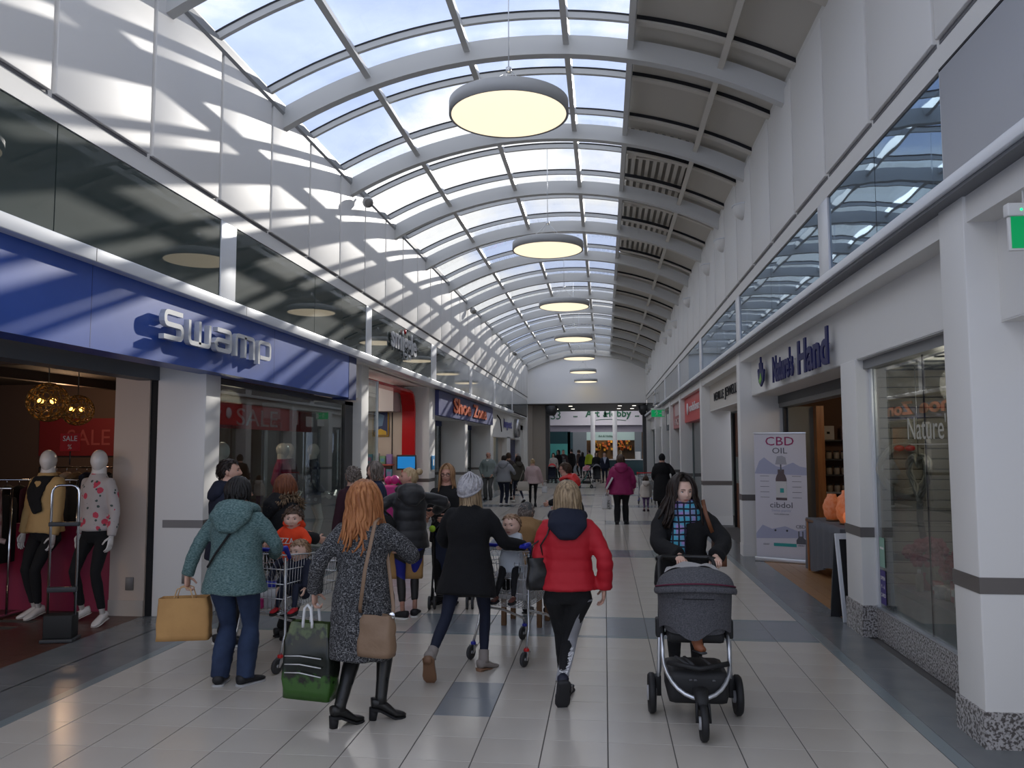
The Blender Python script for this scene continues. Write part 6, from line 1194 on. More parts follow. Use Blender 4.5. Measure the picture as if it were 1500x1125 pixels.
bl_ = thing('folded_cloth', 'royal blue folded cloth lying in the left trolley', 'cloth', (-2.93, 6.98, 0.475)); MB().cbox(-0.1, 0.1, -0.07, 0.07, 0, 0.2, 0.04).build('cloth_body', M_hblue, bl_); MB().cbox(-0.104, 0.104, -0.075, 0.0, 0.1, 0.204, 0.04).build('cloth_fold', M_hblue, bl_)
# paper bag and black bag with the gilet, stroller beside her
bag('paper_bag', 'tall brown paper carrier bag beside the blue-panelled leggings', 'bag', (-2.22, 8.95, 0.40), 8, 0.40, 0.16, 0.40, M_paper, (0.12, 0.1, MATS['paper_cord'], 0.005), bulge=0.1, fold=0.012)
sbx = thing('handbag', 'black nylon bag held out on the left of the padded gilet', 'bag', (-2.44, 8.62, 0.86), math.radians(12)); MB().tube([(-0.22, 0, 0.0), (-0.1, 0, 0.06), (0.06, 0, 0.14), (0.17, 0, 0.2)], [(0.07, 0.05), (0.13, 0.07), (0.12, 0.07), (0.06, 0.05)], 14, up=(0, 0, 1)).build('bag_body', M_blackcloth, sbx); MB().tube([(-0.18, 0, 0.08), (-0.1, -0.02, 0.28), (0.02, 0, 0.34), (0.14, 0, 0.24)], 0.012, 8).build('strap', M_blackcloth, sbx)
M_pram = mat('charcoal_melange', (0.055, 0.055, 0.062), 0.95, var=(0.10, 0.10, 0.11), vscale=120, detail=2, bump=0.15, bscale=150); M_pramblk = mat('pram_black', (0.012, 0.012, 0.013), 0.6); M_lining = mat('pale_lining', (0.34, 0.33, 0.33), 0.9); M_wine = mat('wine_piping', (0.09, 0.01, 0.03), 0.7)
def stroller(label, x, y, rz, m_can, m_seat, sc=1.0):
    t = thing('stroller', label, 'stroller', (x, y, 0), math.radians(rz)); S_ = lambda *p: tuple(q * sc for q in p)
    for s in (-1, 1):
        MB().tube([S_(s * 0.20, -0.32, 1.02), S_(s * 0.20, -0.25, 0.98), S_(s * 0.21, 0.28, 0.10)], 0.011 * sc, 8).build('front_strut', M_pramblk, t); MB().tube([S_(s * 0.2, -0.10, 0.72), S_(s * 0.22, -0.26, 0.10)], 0.011 * sc, 8).build('rear_strut', M_pramblk, t)
        MB().tube([S_(s * 0.20, -0.36, 1.03), S_(s * 0.20, -0.25, 0.99)], 0.018 * sc, 8).build('grip', M_rubber, t)
        for yy in (0.28, -0.26):
            for d in (-0.03, 0.03): wheel(0.075 * sc, 0.03 * sc, M_rubber, M_hub).xf(Matrix.Translation(S_(s * 0.215 + d, yy, 0.075))).build('wheel', [M_rubber, M_hub], t)
    MB().tube([S_(-0.21, 0.28, 0.14), S_(0.21, 0.28, 0.14)], 0.009 * sc, 6).tube([S_(-0.22, -0.26, 0.14), S_(0.22, -0.26, 0.14)], 0.009 * sc, 6).build('axle', M_pramblk, t)
    MB().grid(lambda u, v: S_((u - 0.5) * 0.38, -0.16 + 0.36 * (v if v > 0.55 else v) - 0.05 * math.sin(PI * u), 0.86 - 0.46 * min(1, v / 0.6) - (0.18 * max(0, v - 0.75) / 0.25) - 0.03 * math.sin(PI * u)), 9, 17).build('seat', m_seat, t)
    MB().grid(lambda u, v: S_(0.21 * math.cos(PI * u), -0.2 + 0.34 * v - 0.02, 0.80 + 0.24 * math.sin(PI * u) * (0.75 + 0.25 * math.sin(PI * v)) - 0.05 * v), 13, 9).build('canopy', m_can, t)
    MB().cbox(-0.17 * sc, 0.17 * sc, -0.22 * sc, 0.14 * sc, 0.2 * sc, 0.32 * sc, 0.03 * sc).build('basket', M_pramblk, t); return t
stroller('folding stroller with black wheels and a navy seat beside the padded gilet', -1.80, 9.55, 8, M_navycloth, mat('navy_seat', (0.02, 0.03, 0.07), 0.6))
tb = thing('tennis_ball', 'bright yellow-green ball hanging from the nearest stroller handle', 'toy', (-1.93, 9.05, 0.93)); MB().ball((0, 0, 0), 0.038).build('ball_shell', mat('lime_felt', (0.35, 0.55, 0.04), 0.9), tb); MB().tube([(0, 0, 0.035), (0.02, 0.1, 0.1)], 0.004, 5).build('cord', M_black, tb)
bag('paper_bag', 'small brown paper bag hanging on the stroller behind the white hat', 'bag', (-1.66, 9.0, 0.80), 20, 0.20, 0.10, 0.24, M_paper, (0.1, 0.09, MATS['paper_cord'], 0.004), bulge=0.1, fold=0.008)
stroller('far stroller with a bright red hood', -2.65, 41.3, 180, mat('red_hood', (0.50, 0.015, 0.02), 0.6), M_navycloth, 0.98); stroller('far stroller with a grey hood beside the suited man', -0.40, 41.4, 180, mat('grey_hood', (0.15, 0.15, 0.16), 0.8), M_pramblk, 0.95)
stroller('stroller with a striped red, white and blue hood in the far crowd', -0.85, 36.5, 90, mat('striped_hood', (0.40, 0.35, 0.42), 0.7, var=(0.40, 0.05, 0.06), vscale=5), MATS['teal_panel'], 1.0)
# the big pram
pr = thing('pram', 'large charcoal three-wheeled pram pushed towards the camera by the woman in the scarf', 'pram', (0.60, 5.88, 0), PI)
for s in (-1, 1):
    w = empty_part('rear_wheel', pr, (s * 0.292, 0.0, 0.135)); wheel(0.135, 0.052, M_rubber, M_pramblk).build('tyre', [M_pramblk, M_dark], w); MB().lathe([(0.05, -0.032), (0.05, 0.032)], seg=16, axis='x').build('hub_cap', M_hub, w)
    MB().tube([(s * 0.265, 0.0, 0.135), (s * 0.24, 0.02, 0.30), (s * 0.235, 0.06, 0.56), (s * 0.23, 0.0, 0.68)], [0.016, 0.016, 0.014, 0.014], 10).build('side_leg', M_alum, pr)
    MB().cbox(s * 0.255 - 0.028, s * 0.255 + 0.028, -0.03, 0.03, 0.12, 0.26, 0.01).build('suspension', M_pramblk, pr)
    MB().tube([(s * 0.225, 0.06, 0.55), (s * 0.225, 0.02, 0.68), (s * 0.215, -0.16, 0.82), (s * 0.20, -0.42, 0.985), (s * 0.17, -0.47, 1.005)], [0.018, 0.018, 0.014, 0.014, 0.014], 10).build('push_arm', M_pramblk, pr)
    MB().cbox(s * 0.232 - 0.03, s * 0.232 + 0.03, 0.0, 0.09, 0.53, 0.66, 0.015).build('hinge', M_pramblk, pr)
MB().tube([(-0.215, -0.44, 0.995), (-0.17, -0.475, 1.005), (0, -0.482, 1.007), (0.17, -0.475, 1.005), (0.215, -0.44, 0.995)], 0.019, 10).build('handlebar', M_leather_blk, pr)
arcp = [(0.222, 0.05, 0.60), (0.222, 0.14, 0.46)] + [(0.222 * math.cos(a), 0.14 + 0.24 * math.sin(a) * 1.0, 0.42 - 0.205 * math.sin(a)) for a in [PI * k / 14 for k in range(15)]] + [(-0.222, 0.14, 0.46), (-0.222, 0.05, 0.60)]
MB().tube(arcp, 0.0135, 10).build('front_hoop', M_alum, pr)
MB().tube([(0, 0.37, 0.27), (0, 0.42, 0.24), (0, 0.50, 0.20)], [(0.05, 0.03), (0.046, 0.04), (0.04, 0.03)], 12, up=(1, 0, 0)).build('front_fork', M_pramblk, pr)
for s in (-1, 1): MB().tube([(s * 0.038, 0.49, 0.22), (s * 0.04, 0.53, 0.11)], [(0.010, 0.03), (0.010, 0.02)], 8, up=(1, 0, 0)).build('fork_blade', M_pramblk, pr)
w = empty_part('front_wheel', pr, (0, 0.53, 0.11)); wheel(0.11, 0.048, M_rubber, M_pramblk).build('tyre', [M_pramblk, M_dark], w); MB().lathe([(0.04, -0.03), (0.04, 0.03)], seg=14, axis='x').build('hub_cap', M_hub, w)
# carrycot: tub, apron and hood
def tubf(u, v):
    a = 2 * PI * u; c, s = math.cos(a), math.sin(a); x = math.copysign(abs(c) ** 0.6, c); y = math.copysign(abs(s) ** 0.6, s); t = v
    return (x * (0.205 + 0.035 * t), 0.0 + y * (0.30 + 0.05 * t), 0.60 + 0.24 * t)
tb_ = MB().grid(tubf, 36, 8, closeu=True); tb_.add([tubf(k / 36, 0) for k in range(36)], [tuple(range(35, -1, -1))]); tb_.build('carrycot', M_pram, pr)
def apron(u, v):        # front flap falling over the tub
    a = (u - 0.5) * PI * 0.96; sag = 0.055 * (0.5 + 0.5 * math.sin(u * 13 + 0.6)) * v ** 3; x = 0.252 * math.sin(a) * (1 + 0.02 * math.sin(9 * u)); y = 0.10 + 0.275 * math.cos(a) * (1 - 0.10 * v) + 0.012 * math.sin(7 * u + 3 * v); return (x * (1 - 0.05 * v), y, 0.915 - 0.255 * v - sag * 1.1 - 0.03 * (1 - abs(2 * u - 1)) * v)
MB().grid(apron, 33, 15).build('apron', M_pram, pr)
MB().tube([(0.10, 0.373, 0.846), (-0.02, 0.385, 0.848), (-0.10, 0.373, 0.845)], (0.005, 0.003), 6).build('zip', M_black, pr)
def hoodf(u, v):        # padded hood, bulging over the front
    a = PI * u; return (0.262 * math.cos(a) * (1 - 0.06 * v), 0.16 + 0.22 * math.sin(a) ** 0.7 * (1 - v * 0.75) , 0.885 + 0.05 * math.sin(a) + 0.10 * math.sin(v * PI / 2) * (0.4 + 0.6 * math.sin(a)) )
MB().grid(hoodf, 33, 13).build('hood', M_pram, pr)
MB().tube([(0.264 * math.cos(PI * k / 24), 0.16 + 0.224 * math.sin(PI * k / 24) ** 0.7, 0.895 + 0.052 * math.sin(PI * k / 24)) for k in range(25)], 0.006, 6).build('piping', M_wine, pr)
MB().tube([(0.266 * math.cos(PI * k / 24), 0.165 + 0.222 * math.sin(PI * k / 24) ** 0.7, 0.868 + 0.045 * math.sin(PI * k / 24)) for k in range(25)], (0.022, 0.010), 8, up=(0, 0, 1)).build('hood_rim', M_pram, pr)
bk = MB(); bk.grid(lambda u, v: (0.20 * (1 - 2 * u) * (1 - 0.25 * v), 0.10 - 0.22 * v + 0.06 * math.sin(PI * u), 0.975 + 0.055 * math.sin(PI * u) * (1 - 0.5 * v) + 0.02 * v + 0.012 * math.sin(11 * u + 4 * v)), 17, 11); bk.build('blanket', M_lining, pr)
MB().cbox(-0.20, 0.20, -0.14, 0.28, 0.14, 0.36, 0.05).build('shopping_basket', M_pramblk, pr)
for k, (x0, x1) in enumerate(((-0.10, -0.04), (0.02, 0.07), (0.05, 0.13))): MB().tube([(x0, 0.285, 0.30), (x0 + 0.01, 0.20, 0.385), (x1, 0.05, 0.40)], (0.012, 0.004), 6).build('strap', mat('grey_webbing', (0.10, 0.10, 0.105), 0.8), pr)
MB().tube([(-0.2, 0.26, 0.41), (0, 0.31, 0.385), (0.2, 0.26, 0.41)], 0.018, 8).build('basket_edge', M_pramblk, pr)
MB().cbox(-0.19, 0.19, -0.05, 0.2, 0.52, 0.60, 0.03).build('seat_base', M_pramblk, pr); MB().tube([(-0.235, 0.04, 0.55), (0.235, 0.04, 0.55)], 0.012, 8).build('cross_bar', M_pramblk, pr)
bs = thing('baby_boot', 'small brown leather boot showing under the pram apron', 'shoe', (0.60, 5.58, 0.505), 0.3); MB().tube([(0, 0.03, 0.12), (0, 0.02, 0.05), (0.0, -0.01, 0.02), (0.01, -0.06, 0.012)], [(0.035, 0.035), (0.036, 0.04), (0.034, 0.03), (0.022, 0.018)], 12).build('upper', mat('brown_leather', (0.20, 0.065, 0.025), 0.5), bs); MB().tube([(0, 0.03, -0.008), (0.01, -0.07, -0.006)], [(0.034, 0.008), (0.024, 0.008)], 10, up=(1, 0, 0)).build('sole', M_dark, bs)
# scarf of the mother
def check_mat():
    m = mat('blue_check_scarf', (0.1, 0.3, 0.4), 0.9); nt = m.node_tree; n = nt.nodes; l = nt.links; b = n['Principled BSDF']; uv = n.new('ShaderNodeTexCoord'); z = n.new('ShaderNodeTexNoise'); z.inputs['Scale'].default_value = 11; z.inputs['Detail'].default_value = 1
    cr = n.new('ShaderNodeValToRGB'); e = cr.color_ramp.elements; e[0].position = 0.48; e[0].color = (0.07, 0.34, 0.46, 1); e[1].position = 0.66; e[1].color = (0.34, 0.20, 0.46, 1)
    l.new(uv.outputs['Object'], z.inputs[0]); l.new(z.outputs[0], cr.inputs[0]); cur = cr.outputs[0]
    for ax, sc, th in (('X', 15, 0.18), ('Z', 15, 0.18)):
        wv = n.new('ShaderNodeTexWave'); wv.wave_type = 'BANDS'; wv.bands_direction = ax; wv.inputs['Scale'].default_value = sc / 2.3; wv.inputs['Distortion'].default_value = 1.2; wv.inputs['Detail'].default_value = 1; l.new(uv.outputs['Object'], wv.inputs[0])
        lt_ = n.new('ShaderNodeMath'); lt_.operation = 'LESS_THAN'; lt_.inputs[1].default_value = th; l.new(wv.outputs['Fac'], lt_.inputs[0]); mx = n.new('ShaderNodeMix'); mx.data_type = 'RGBA'; mx.inputs[7].default_value = (0.012, 0.015, 0.03, 1); l.new(lt_.outputs[0], mx.inputs[0]); l.new(cur, mx.inputs[6]); cur = mx.outputs[2]
    l.new(cur, b.inputs['Base Color']); return m
sc_ = MB(); nbp = O['sp'](0.675)
for k, (r_, dz, tw) in enumerate(((0.082, 0.03, 0.0), (0.105, -0.02, 0.7), (0.115, -0.075, 1.6))):
    sc_.tube([(nbp.x + r_ * math.cos(a), nbp.y + 0.012 + r_ * 0.9 * math.sin(a), nbp.z + dz - 0.012 * math.sin(a) + 0.008 * math.sin(3 * a + tw)) for a in [2 * PI * i / 20 for i in range(20)]], 0.040, 10, closed=True)
sc_.tube([nbp + V((0.03, 0.12, -0.06)), nbp + V((0.045, 0.165, -0.16)), nbp + V((0.055, 0.175, -0.27)), nbp + V((0.06, 0.17, -0.37))], [(0.05, 0.034), (0.058, 0.034), (0.062, 0.03), (0.066, 0.018)], 12, up=(1, 0, 0))
link_mesh('scarf', remesh(sc_, 0.0125, 2, 0.008, 16, seed=3), check_mat(), O['root'], 'turquoise and lilac checked scarf with dark lines')
os_ = thing('shoulder_bag', 'brown shoulder bag strap and bag worn by the woman behind the pram', 'bag', (0.90, 6.72, 0.90)); bag_mb(0.10, 0.2, 0.2).build('bag_body', mat('brown_strap_leather', (0.14, 0.05, 0.02), 0.5), os_); MB().tube([(-0.02, -0.05, 0.18), (-0.08, -0.17, 0.30), (-0.12, -0.19, 0.42), (-0.13, -0.1, 0.52)], (0.016, 0.004), 8, up=(1, 0, 0)).build('strap', MATS['brown_strap_leather'], os_)
# bits on other people
tbg = thing('shoulder_bag', 'cream slouchy shoulder bag of the person in the pink jumper', 'bag', (-2.50, 25.05, 0.50)); bag_mb(0.34, 0.16, 0.28, bulge=0.3, fold=0.03, top=0.6).build('bag_body', mat('cream_leather', (0.42, 0.38, 0.33), 0.7), tbg); MB().tube([(-0.12, 0, 0.27), (0.0, 0.02, 0.62), (0.12, 0, 0.27)], 0.012, 6).build('strap', MATS['cream_leather'], tbg)
bag('carrier_bag', 'tiny white carrier bag at the right hand of the pink jumper', 'bag', (-1.86, 25.25, 0.42), 0, 0.16, 0.08, 0.2, M_wplas, (0.08, 0.1, M_wplas, 0.004))
pbx = PEOPLE['P']['wr'][0]
pbg = bag('carrier_bag', 'white paper carrier bag with dark lettering hanging from the magenta jacket', 'bag', (pbx.x - 0.02, pbx.y, pbx.z - 0.47), 10, 0.22, 0.09, 0.30, mat('white_card', (0.6, 0.6, 0.6), 0.6), (0.1, 0.09, M_wplas, 0.004)); txt_part('NEXT', 0.09, pbg, M_black, (0.0, -0.06, 0.1), ry=PI / 2)
fol = thing('folder', 'white folded brochure tucked under the left arm of the magenta jacket', 'folder', (pbx.x + 0.0, pbx.y - 0.12, pbx.z + 0.06)); MB().cbox(-0.02, 0.02, -0.1, 0.1, -0.05, 0.26, 0.004).xf(Matrix.Rotation(0.5, 4, 'Y')).build('cover', MATS['white_card'], fol); MB().box(0.021, 0.024, -0.08, 0.08, 0.0, 0.2).xf(Matrix.Rotation(0.5, 4, 'Y')).build('print', M_dark, fol)
# fur trim on the parka
fc = PEOPLE['C']; fm = MB(); ct_ = fc['sp'](0.66) + V((0, -0.06, -0.01)); rnd = random.Random(3)
for k in range(420):
    a = rnd.uniform(0, 2 * PI); b_ = rnd.uniform(0, 2 * PI); c0 = ct_ + V((0.16 * math.cos(a), 0.05 + 0.14 * math.sin(a), 0.02 + 0.05 * math.cos(2 * a))); dv = V((math.cos(a) * math.cos(b_), math.sin(a) * math.cos(b_), math.sin(b_))); p = c0 + dv * 0.035; e = p + dv * rnd.uniform(0.02, 0.045) + V((rnd.uniform(-.01, .01), rnd.uniform(-.01, .01), -0.012)); fm.tube([c0, p, e], [0.012, 0.008, 0.001], 4)
fm.build('fur_trim', mat('tan_fur', (0.25, 0.17, 0.10), 0.9, var=(0.08, 0.05, 0.03), vscale=30), fc['root'], kind='stuff', label='tan and dark fur hood trim')
# crossbody strap and print on other near figures
MB().tube([A['sp'](0.60) + V((0.09, -0.125, 0.0)), A['sp'](0.45) + V((0.02, -0.168, 0)), A['sp'](0.25) + V((-0.09, -0.162, 0)), A['sp'](0.1) + V((-0.17, -0.13, 0))], (0.010, 0.003), 6, up=(1, 0, 0)).build('bag_strap', M_blackcloth, A['root'], label='thin black bag strap across the back')
dI = PEOPLE['D']
mbx, w_ = text_mb('PIZZA', 0.075, 0.004); mbx.xf(Matrix.Translation((0, 0, 0))); o = mbx.build('lettering', M_sole_w, dI['root']); o.rotation_euler = (0, 0, PI); o.location = (w_ / 2, 0.118, 0.985)
# chair under the seated person
ch = thing('chair', 'small brown wooden chair under the person in the tan coat', 'chair', (-0.84, 8.66, 0), math.radians(-10)); M_brownwood = mat('brown_chair_wood', (0.14, 0.07, 0.03), 0.5)
MB().cbox(-0.22, 0.22, -0.2, 0.22, 0.41, 0.45, 0.01).build('seat', M_brownwood, ch)
for sx_, sy_ in ((-1, -1), (1, -1), (-1, 1), (1, 1)): MB().cbox(sx_ * 0.19 - 0.025, sx_ * 0.19 + 0.025, sy_ * 0.17 - 0.025, sy_ * 0.17 + 0.025, 0, 0.42, 0.005).build('leg', M_brownwood, ch)
# ---- clothes shop: security gate, rails of clothes, openwork lamps
gt = thing('security_gate', 'slim chrome anti-theft gate with a black foot at the clothes shop entrance', 'gate', (-5.215, 7.42, 0), math.radians(14)); gw = 0.125
MB().cbox(-0.15, 0.15, -0.11, 0.11, 0, 0.035, 0.008).build('base_plate', M_dark, gt); MB().cbox(-0.132, 0.132, -0.08, 0.08, 0.035, 0.255, 0.01).build('foot_box', mat('matt_black', (0.012, 0.012, 0.012), 0.6), gt)
MB().tube([(-gw, 0, 0.24), (-gw, 0, 1.40)] + [(-gw + 0.07 - 0.07 * math.cos(a), 0, 1.40 + 0.085 * math.sin(a)) for a in (0.5, 1.0, PI / 2)] + [(gw - 0.07 + 0.07 * math.sin(a), 0, 1.40 + 0.085 * math.cos(a)) for a in (0.0, 0.57, 1.07)] + [(gw, 0, 1.40), (gw, 0, 0.24)], 0.0125, 10).build('loop', M_chrome, gt)
MB().cbox(-gw - 0.015, gw + 0.015, -0.025, 0.025, 1.09, 1.13, 0.006).build('upper_bar', M_dark, gt); MB().cbox(-gw - 0.01, gw + 0.01, -0.02, 0.02, 0.46, 0.51, 0.006).build('lower_bar', M_dark, gt)
rnd = random.Random(11)
ORD = ('first', 'second', 'third', 'fourth', 'fifth', 'sixth', 'seventh', 'eighth', 'ninth', 'tenth', 'eleventh', 'twelfth', 'thirteenth', 'fourteenth', 'fifteenth', 'sixteenth')
def rail(label, x0, x1, y, z, n, cols, group):
    t = thing('clothes_rail', label, 'clothes rail', ((x0 + x1) / 2, y, 0)); L = (x1 - x0) / 2
    MB().tube([(-L, 0, z), (L, 0, z)], 0.014, 8).build('bar', M_chrome, t)
    for s in (-1, 1): MB().tube([(s * L, 0, z), (s * L, 0, 0.03)], 0.014, 8).build('post', M_chrome, t); MB().cbox(s * L - 0.03, s * L + 0.03, -0.22, 0.22, 0.0, 0.03, 0.005).build('foot', M_chrome, t)
    g0 = None
    for i in range(n):
        m = rnd.choice(cols); x = x0 + 0.12 + (x1 - x0 - 0.24) * i / (n - 1)
        g = thing('garment', '%s of the %s, counted from the left' % (ORD[i] + ' garment', group), 'clothing', (x, y, z), rnd.uniform(-0.15, 0.15), group)
        h = rnd.uniform(0.7, 1.0); MB().tube([(0, 0, -0.07), (0, 0, -0.12), (0, 0, -0.2), (0, 0, -h)], [(0.02, 0.06), (0.035, 0.20), (0.04, 0.22), (0.05, 0.22 + rnd.uniform(-.03, .05))], 12, up=(1, 0, 0)).build('cloth_body', m, g); MB().tube([(0, 0, -0.08), (0, 0.0, 0.01), (0, 0.025, 0.02), (0, 0.03, -0.01)], 0.004, 5).build('hook', M_chrome, g)
CL = [mat('garment_%s' % n_, c_, 0.85) for n_, c_ in (('black', (0.01, 0.01, 0.011)), ('charcoal', (0.03, 0.03, 0.033)), ('wine', (0.06, 0.012, 0.02)), ('camel', (0.20, 0.13, 0.07)), ('cream', (0.36, 0.30, 0.25)), ('navy', (0.012, 0.016, 0.04)))]
rail('long clothes rail at the back right of the dark clothes shop', -8.6, -5.9, 11.6, 1.55, 16, CL, 'clothes on the back right rail'); rail('clothes rail behind the yellow mannequin in the dark shop', -9.6, -7.0, 10.2, 1.42, 14, CL[:3], 'clothes on the middle rail'); rail('front left clothes rail with scarves at the picture edge', -8.4, -6.55, 8.40, 1.40, 10, CL[:2] + CL[5:], 'clothes on the front left rail')
scf = thing('scarf', 'pink and cream patterned scarf draped over the front left rail', 'scarf', (-6.72, 8.27, 1.30)); MB().tube([(-0.25, -0.02, -0.12), (-0.18, -0.1, 0.08), (0.0, -0.12, 0.15), (0.15, -0.1, 0.06), (0.2, -0.1, -0.25), (0.22, -0.1, -0.42)], [(0.05, 0.06), (0.09, 0.07), (0.10, 0.08), (0.10, 0.07), (0.09, 0.04), (0.08, 0.02)], 14).build('scarf_cloth', mat('pink_floral_scarf', (0.36, 0.27, 0.25), 0.9, var=(0.20, 0.08, 0.08), vscale=14), scf); MB().tube([(0.14, -0.1, -0.42), (0.30, -0.1, -0.46)], (0.03, 0.006), 6, up=(0, 0, 1)).build('fringe', MATS['pink_floral_scarf'], scf)
def globe(label, x, y, z, r):
    t = thing('pendant_lamp', label, 'lamp', (x, y, z), 0, 'openwork globe lamps'); mb = MB(); N_ = 70
    for i in range(N_):
        ph = math.acos(1 - 2 * (i + 0.5) / N_); th = PI * (1 + 5 ** 0.5) * i; nrm = V((math.cos(th) * math.sin(ph), math.sin(th) * math.sin(ph), math.cos(ph))); u = nrm.orthogonal().normalized(); w = nrm.cross(u); rr = 0.19 * r
        mb.tube([nrm * r + u * rr * math.cos(a) + w * rr * math.sin(a) for a in [2 * PI * k / 10 for k in range(10)]], 0.042 * r, 4, closed=True)
    mb.build('openwork_shell', mat('brass_rings', (0.30, 0.17, 0.05), 0.35, 0.6), t, kind='stuff')
    for q in (-1, 1): MB().ball((q * 0.36 * r, -0.1 * r, 0.05 * r), 0.15 * r, 10, 8).build('bulb', mat('amber_bulb', (1, 0.6, 0.2), 0.5, emit=(1.0, 0.46, 0.08), estr=7), t)
    MB().tube([(0, 0, r), (0, 0, 3.05 - z)], 0.008, 6).build('cable', M_dark, t); MB().tube([(-0.4 * r, 0, 0.1 * r), (0.4 * r, 0, 0.1 * r)], 0.01, 6).build('lamp_bar', M_dark, t)
globe('openwork brass globe lamp, the larger nearer one inside the clothes shop', -6.93, 9.45, 2.42, 0.235); globe('openwork brass globe lamp, the smaller further one inside the clothes shop', -7.15, 10.35, 2.36, 0.20)
# ---- Nature's Hand entrance: banner, table, salt lamps, A-board, shelves
bn = thing('roller_banner', 'white roll-up banner advertising CBD oil beside the entrance on the right', 'banner', (2.80, 13.5, 0), math.radians(-24)); bw = 0.405
MB().cbox(-bw - 0.02, bw + 0.02, -0.06, 0.06, 0, 0.07, 0.01).build('base', M_alum, bn); MB().box(-bw, bw, -0.003, 0.003, 0.07, 2.05).build('sheet', mat('banner_white', (0.62, 0.61, 0.67), 0.4), bn); MB().cbox(-bw - 0.005, bw + 0.005, -0.012, 0.012, 2.04, 2.065, 0.003).build('top_rail', M_alum, bn); MB().tube([(0, 0.03, 0.05), (0, 0.02, 2.05)], 0.008, 6).build('support_pole', M_alum, bn)
M_mag = mat('magenta_print', (0.30, 0.01, 0.10), 0.5); M_gp = mat('grey_print', (0.10, 0.10, 0.12), 0.5); M_lil = mat('lilac_print', (0.38, 0.40, 0.54), 0.5); M_tealp = mat('teal_print', (0.03, 0.32, 0.31), 0.5)
for txt, sz_, z, m in (('CBD', 0.20, 1.855, M_mag), ('OIL', 0.135, 1.725, M_gp), ('cibdol', 0.13, 0.86, M_gp), ('Swiss purity', 0.055, 0.80, M_lil), ('www.cibdol.com', 0.03, 0.75, M_gp)): txt_part(txt, sz_, bn, m, (0.0, -0.006, z), depth=0.002, sx=1.15, name='print_line')
mt = MB(); xs = [(-bw, 1.40), (-0.33, 1.60), (-0.25, 1.66), (-0.16, 1.59), (-0.06, 1.52), (0.02, 1.50), (0.12, 1.55), (0.2, 1.58), (0.3, 1.52), (bw, 1.50), (bw, 1.38)]; mt.prism(xs, 'y', -0.0045, -0.0035); mt.prism([(-bw, 0.44), (-0.3, 0.58), (-0.15, 0.52), (0.05, 0.57), (0.25, 0.5), (bw, 0.54), (bw, 0.40), (-bw, 0.36)], 'y', -0.0045, -0.0035); mt.build('mountain_print', M_lil, bn, kind='stuff')
bt = MB(); bt.prism([(-0.075, 0.98), (0.095, 0.98), (0.095, 1.32), (0.075, 1.38), (0.06, 1.40), (0.06, 1.47), (-0.04, 1.47), (-0.04, 1.40), (-0.055, 1.38), (-0.075, 1.32)], 'y', -0.006, -0.005); bt.build('bottle_print', mat('amber_print', (0.10, 0.07, 0.075), 0.4), bn)
MB().prism([(-0.075, 1.02), (0.095, 1.02), (0.095, 1.28), (-0.075, 1.28)], 'y', -0.0075, -0.006).build('bottle_label', MATS['white_card'], bn); MB().prism([(-0.01, 1.10), (0.05, 1.10), (0.05, 1.17), (-0.01, 1.17)], 'y', -0.0085, -0.0075).build('label_mark', M_tealp, bn); MB().prism([(0.0, 1.44), (0.02, 1.44), (0.02, 1.60), (0.0, 1.60)], 'y', -0.0075, -0.006).build('pipette_print', M_gp, bn); MB().prism([(-0.075, 1.55), (0.10, 1.55), (0.085, 1.66), (0.03, 1.69), (-0.045, 1.68)], 'y', -0.0085, -0.0065).build('dropper_print', mat('silver_print', (0.36, 0.36, 0.40), 0.4), bn)
for i in range(5):
    for s in (-1, 1): MB().box(s * 0.25 - 0.07, s * 0.25 + 0.07, -0.005, -0.004, 1.36 - i * 0.085, 1.366 - i * 0.085).build('fine_print', M_gp, bn)
MB().box(-0.13, 0.22, -0.006, -0.004, 0.25, 0.30).build('teal_bar', M_tealp, bn)
for x in (-0.10, 0.08): MB().lathe([(0.016, 0), (0.016, 0.001)], (x, -0.006, 0.50), 12, axis='y').build('dot_print', M_dark, bn)
txt_part('CBD', 0.075, bn, M_gp, (0.29, -0.006, 0.545), depth=0.002, name='print_line'); MB().prism([(0.22, 0.30), (0.37, 0.30), (0.37, 0.36), (0.33, 0.40), (0.33, 0.50), (0.31, 0.50), (0.31, 0.42), (0.27, 0.42), (0.27, 0.50), (0.25, 0.50), (0.25, 0.40), (0.22, 0.36)], 'y', -0.0055, -0.004).build('bottles_print', M_gp, bn)
for x in (-0.25, 0.29): txt_part('cibdol', 0.04, bn, M_gp, (x, -0.006, 0.265), depth=0.002, name='print_line')
tbl = thing('display_table', 'small display table with timber legs beside the shop entrance', 'table', (3.32, 11.9, 0), math.radians(4)); MB().cbox(-0.28, 0.34, -0.85, 0.85, 0.72, 0.76, 0.006).build('tabletop', M_brownwood, tbl)
for sx_, sy_ in ((-0.24, -0.8), (0.3, -0.8), (-0.24, 0.8), (0.3, 0.8)): MB().cbox(sx_ - 0.03, sx_ + 0.03, sy_ - 0.03, sy_ + 0.03, 0, 0.72, 0.004).build('leg', MATS['orange_timber'], tbl)
tc_ = MB()
def clothf(u, v):
    x = -0.30 if v < 0.5 else -0.30 + (v - 0.5) * 1.3; y = -0.9 + 1.8 * u; z = 0.77 if v >= 0.5 else 0.12 + 0.65 * (v / 0.5) + 0.10 * math.sin(u * 4.2 + 1) * (1 - v * 2); fold = 0.035 * math.sin(u * 34) * max(0, 1 - v * 2); return (x - fold - 0.012, y, z)
tc_.grid(clothf, 70, 13); tc_.grid(lambda u, v: (-0.312 + 0.66 * u, -0.905 - 0.03 * math.sin(u * 20) * (1 - v), 0.10 + 0.67 * v + 0.06 * math.sin(u * 5) * (1 - v)), 24, 9)
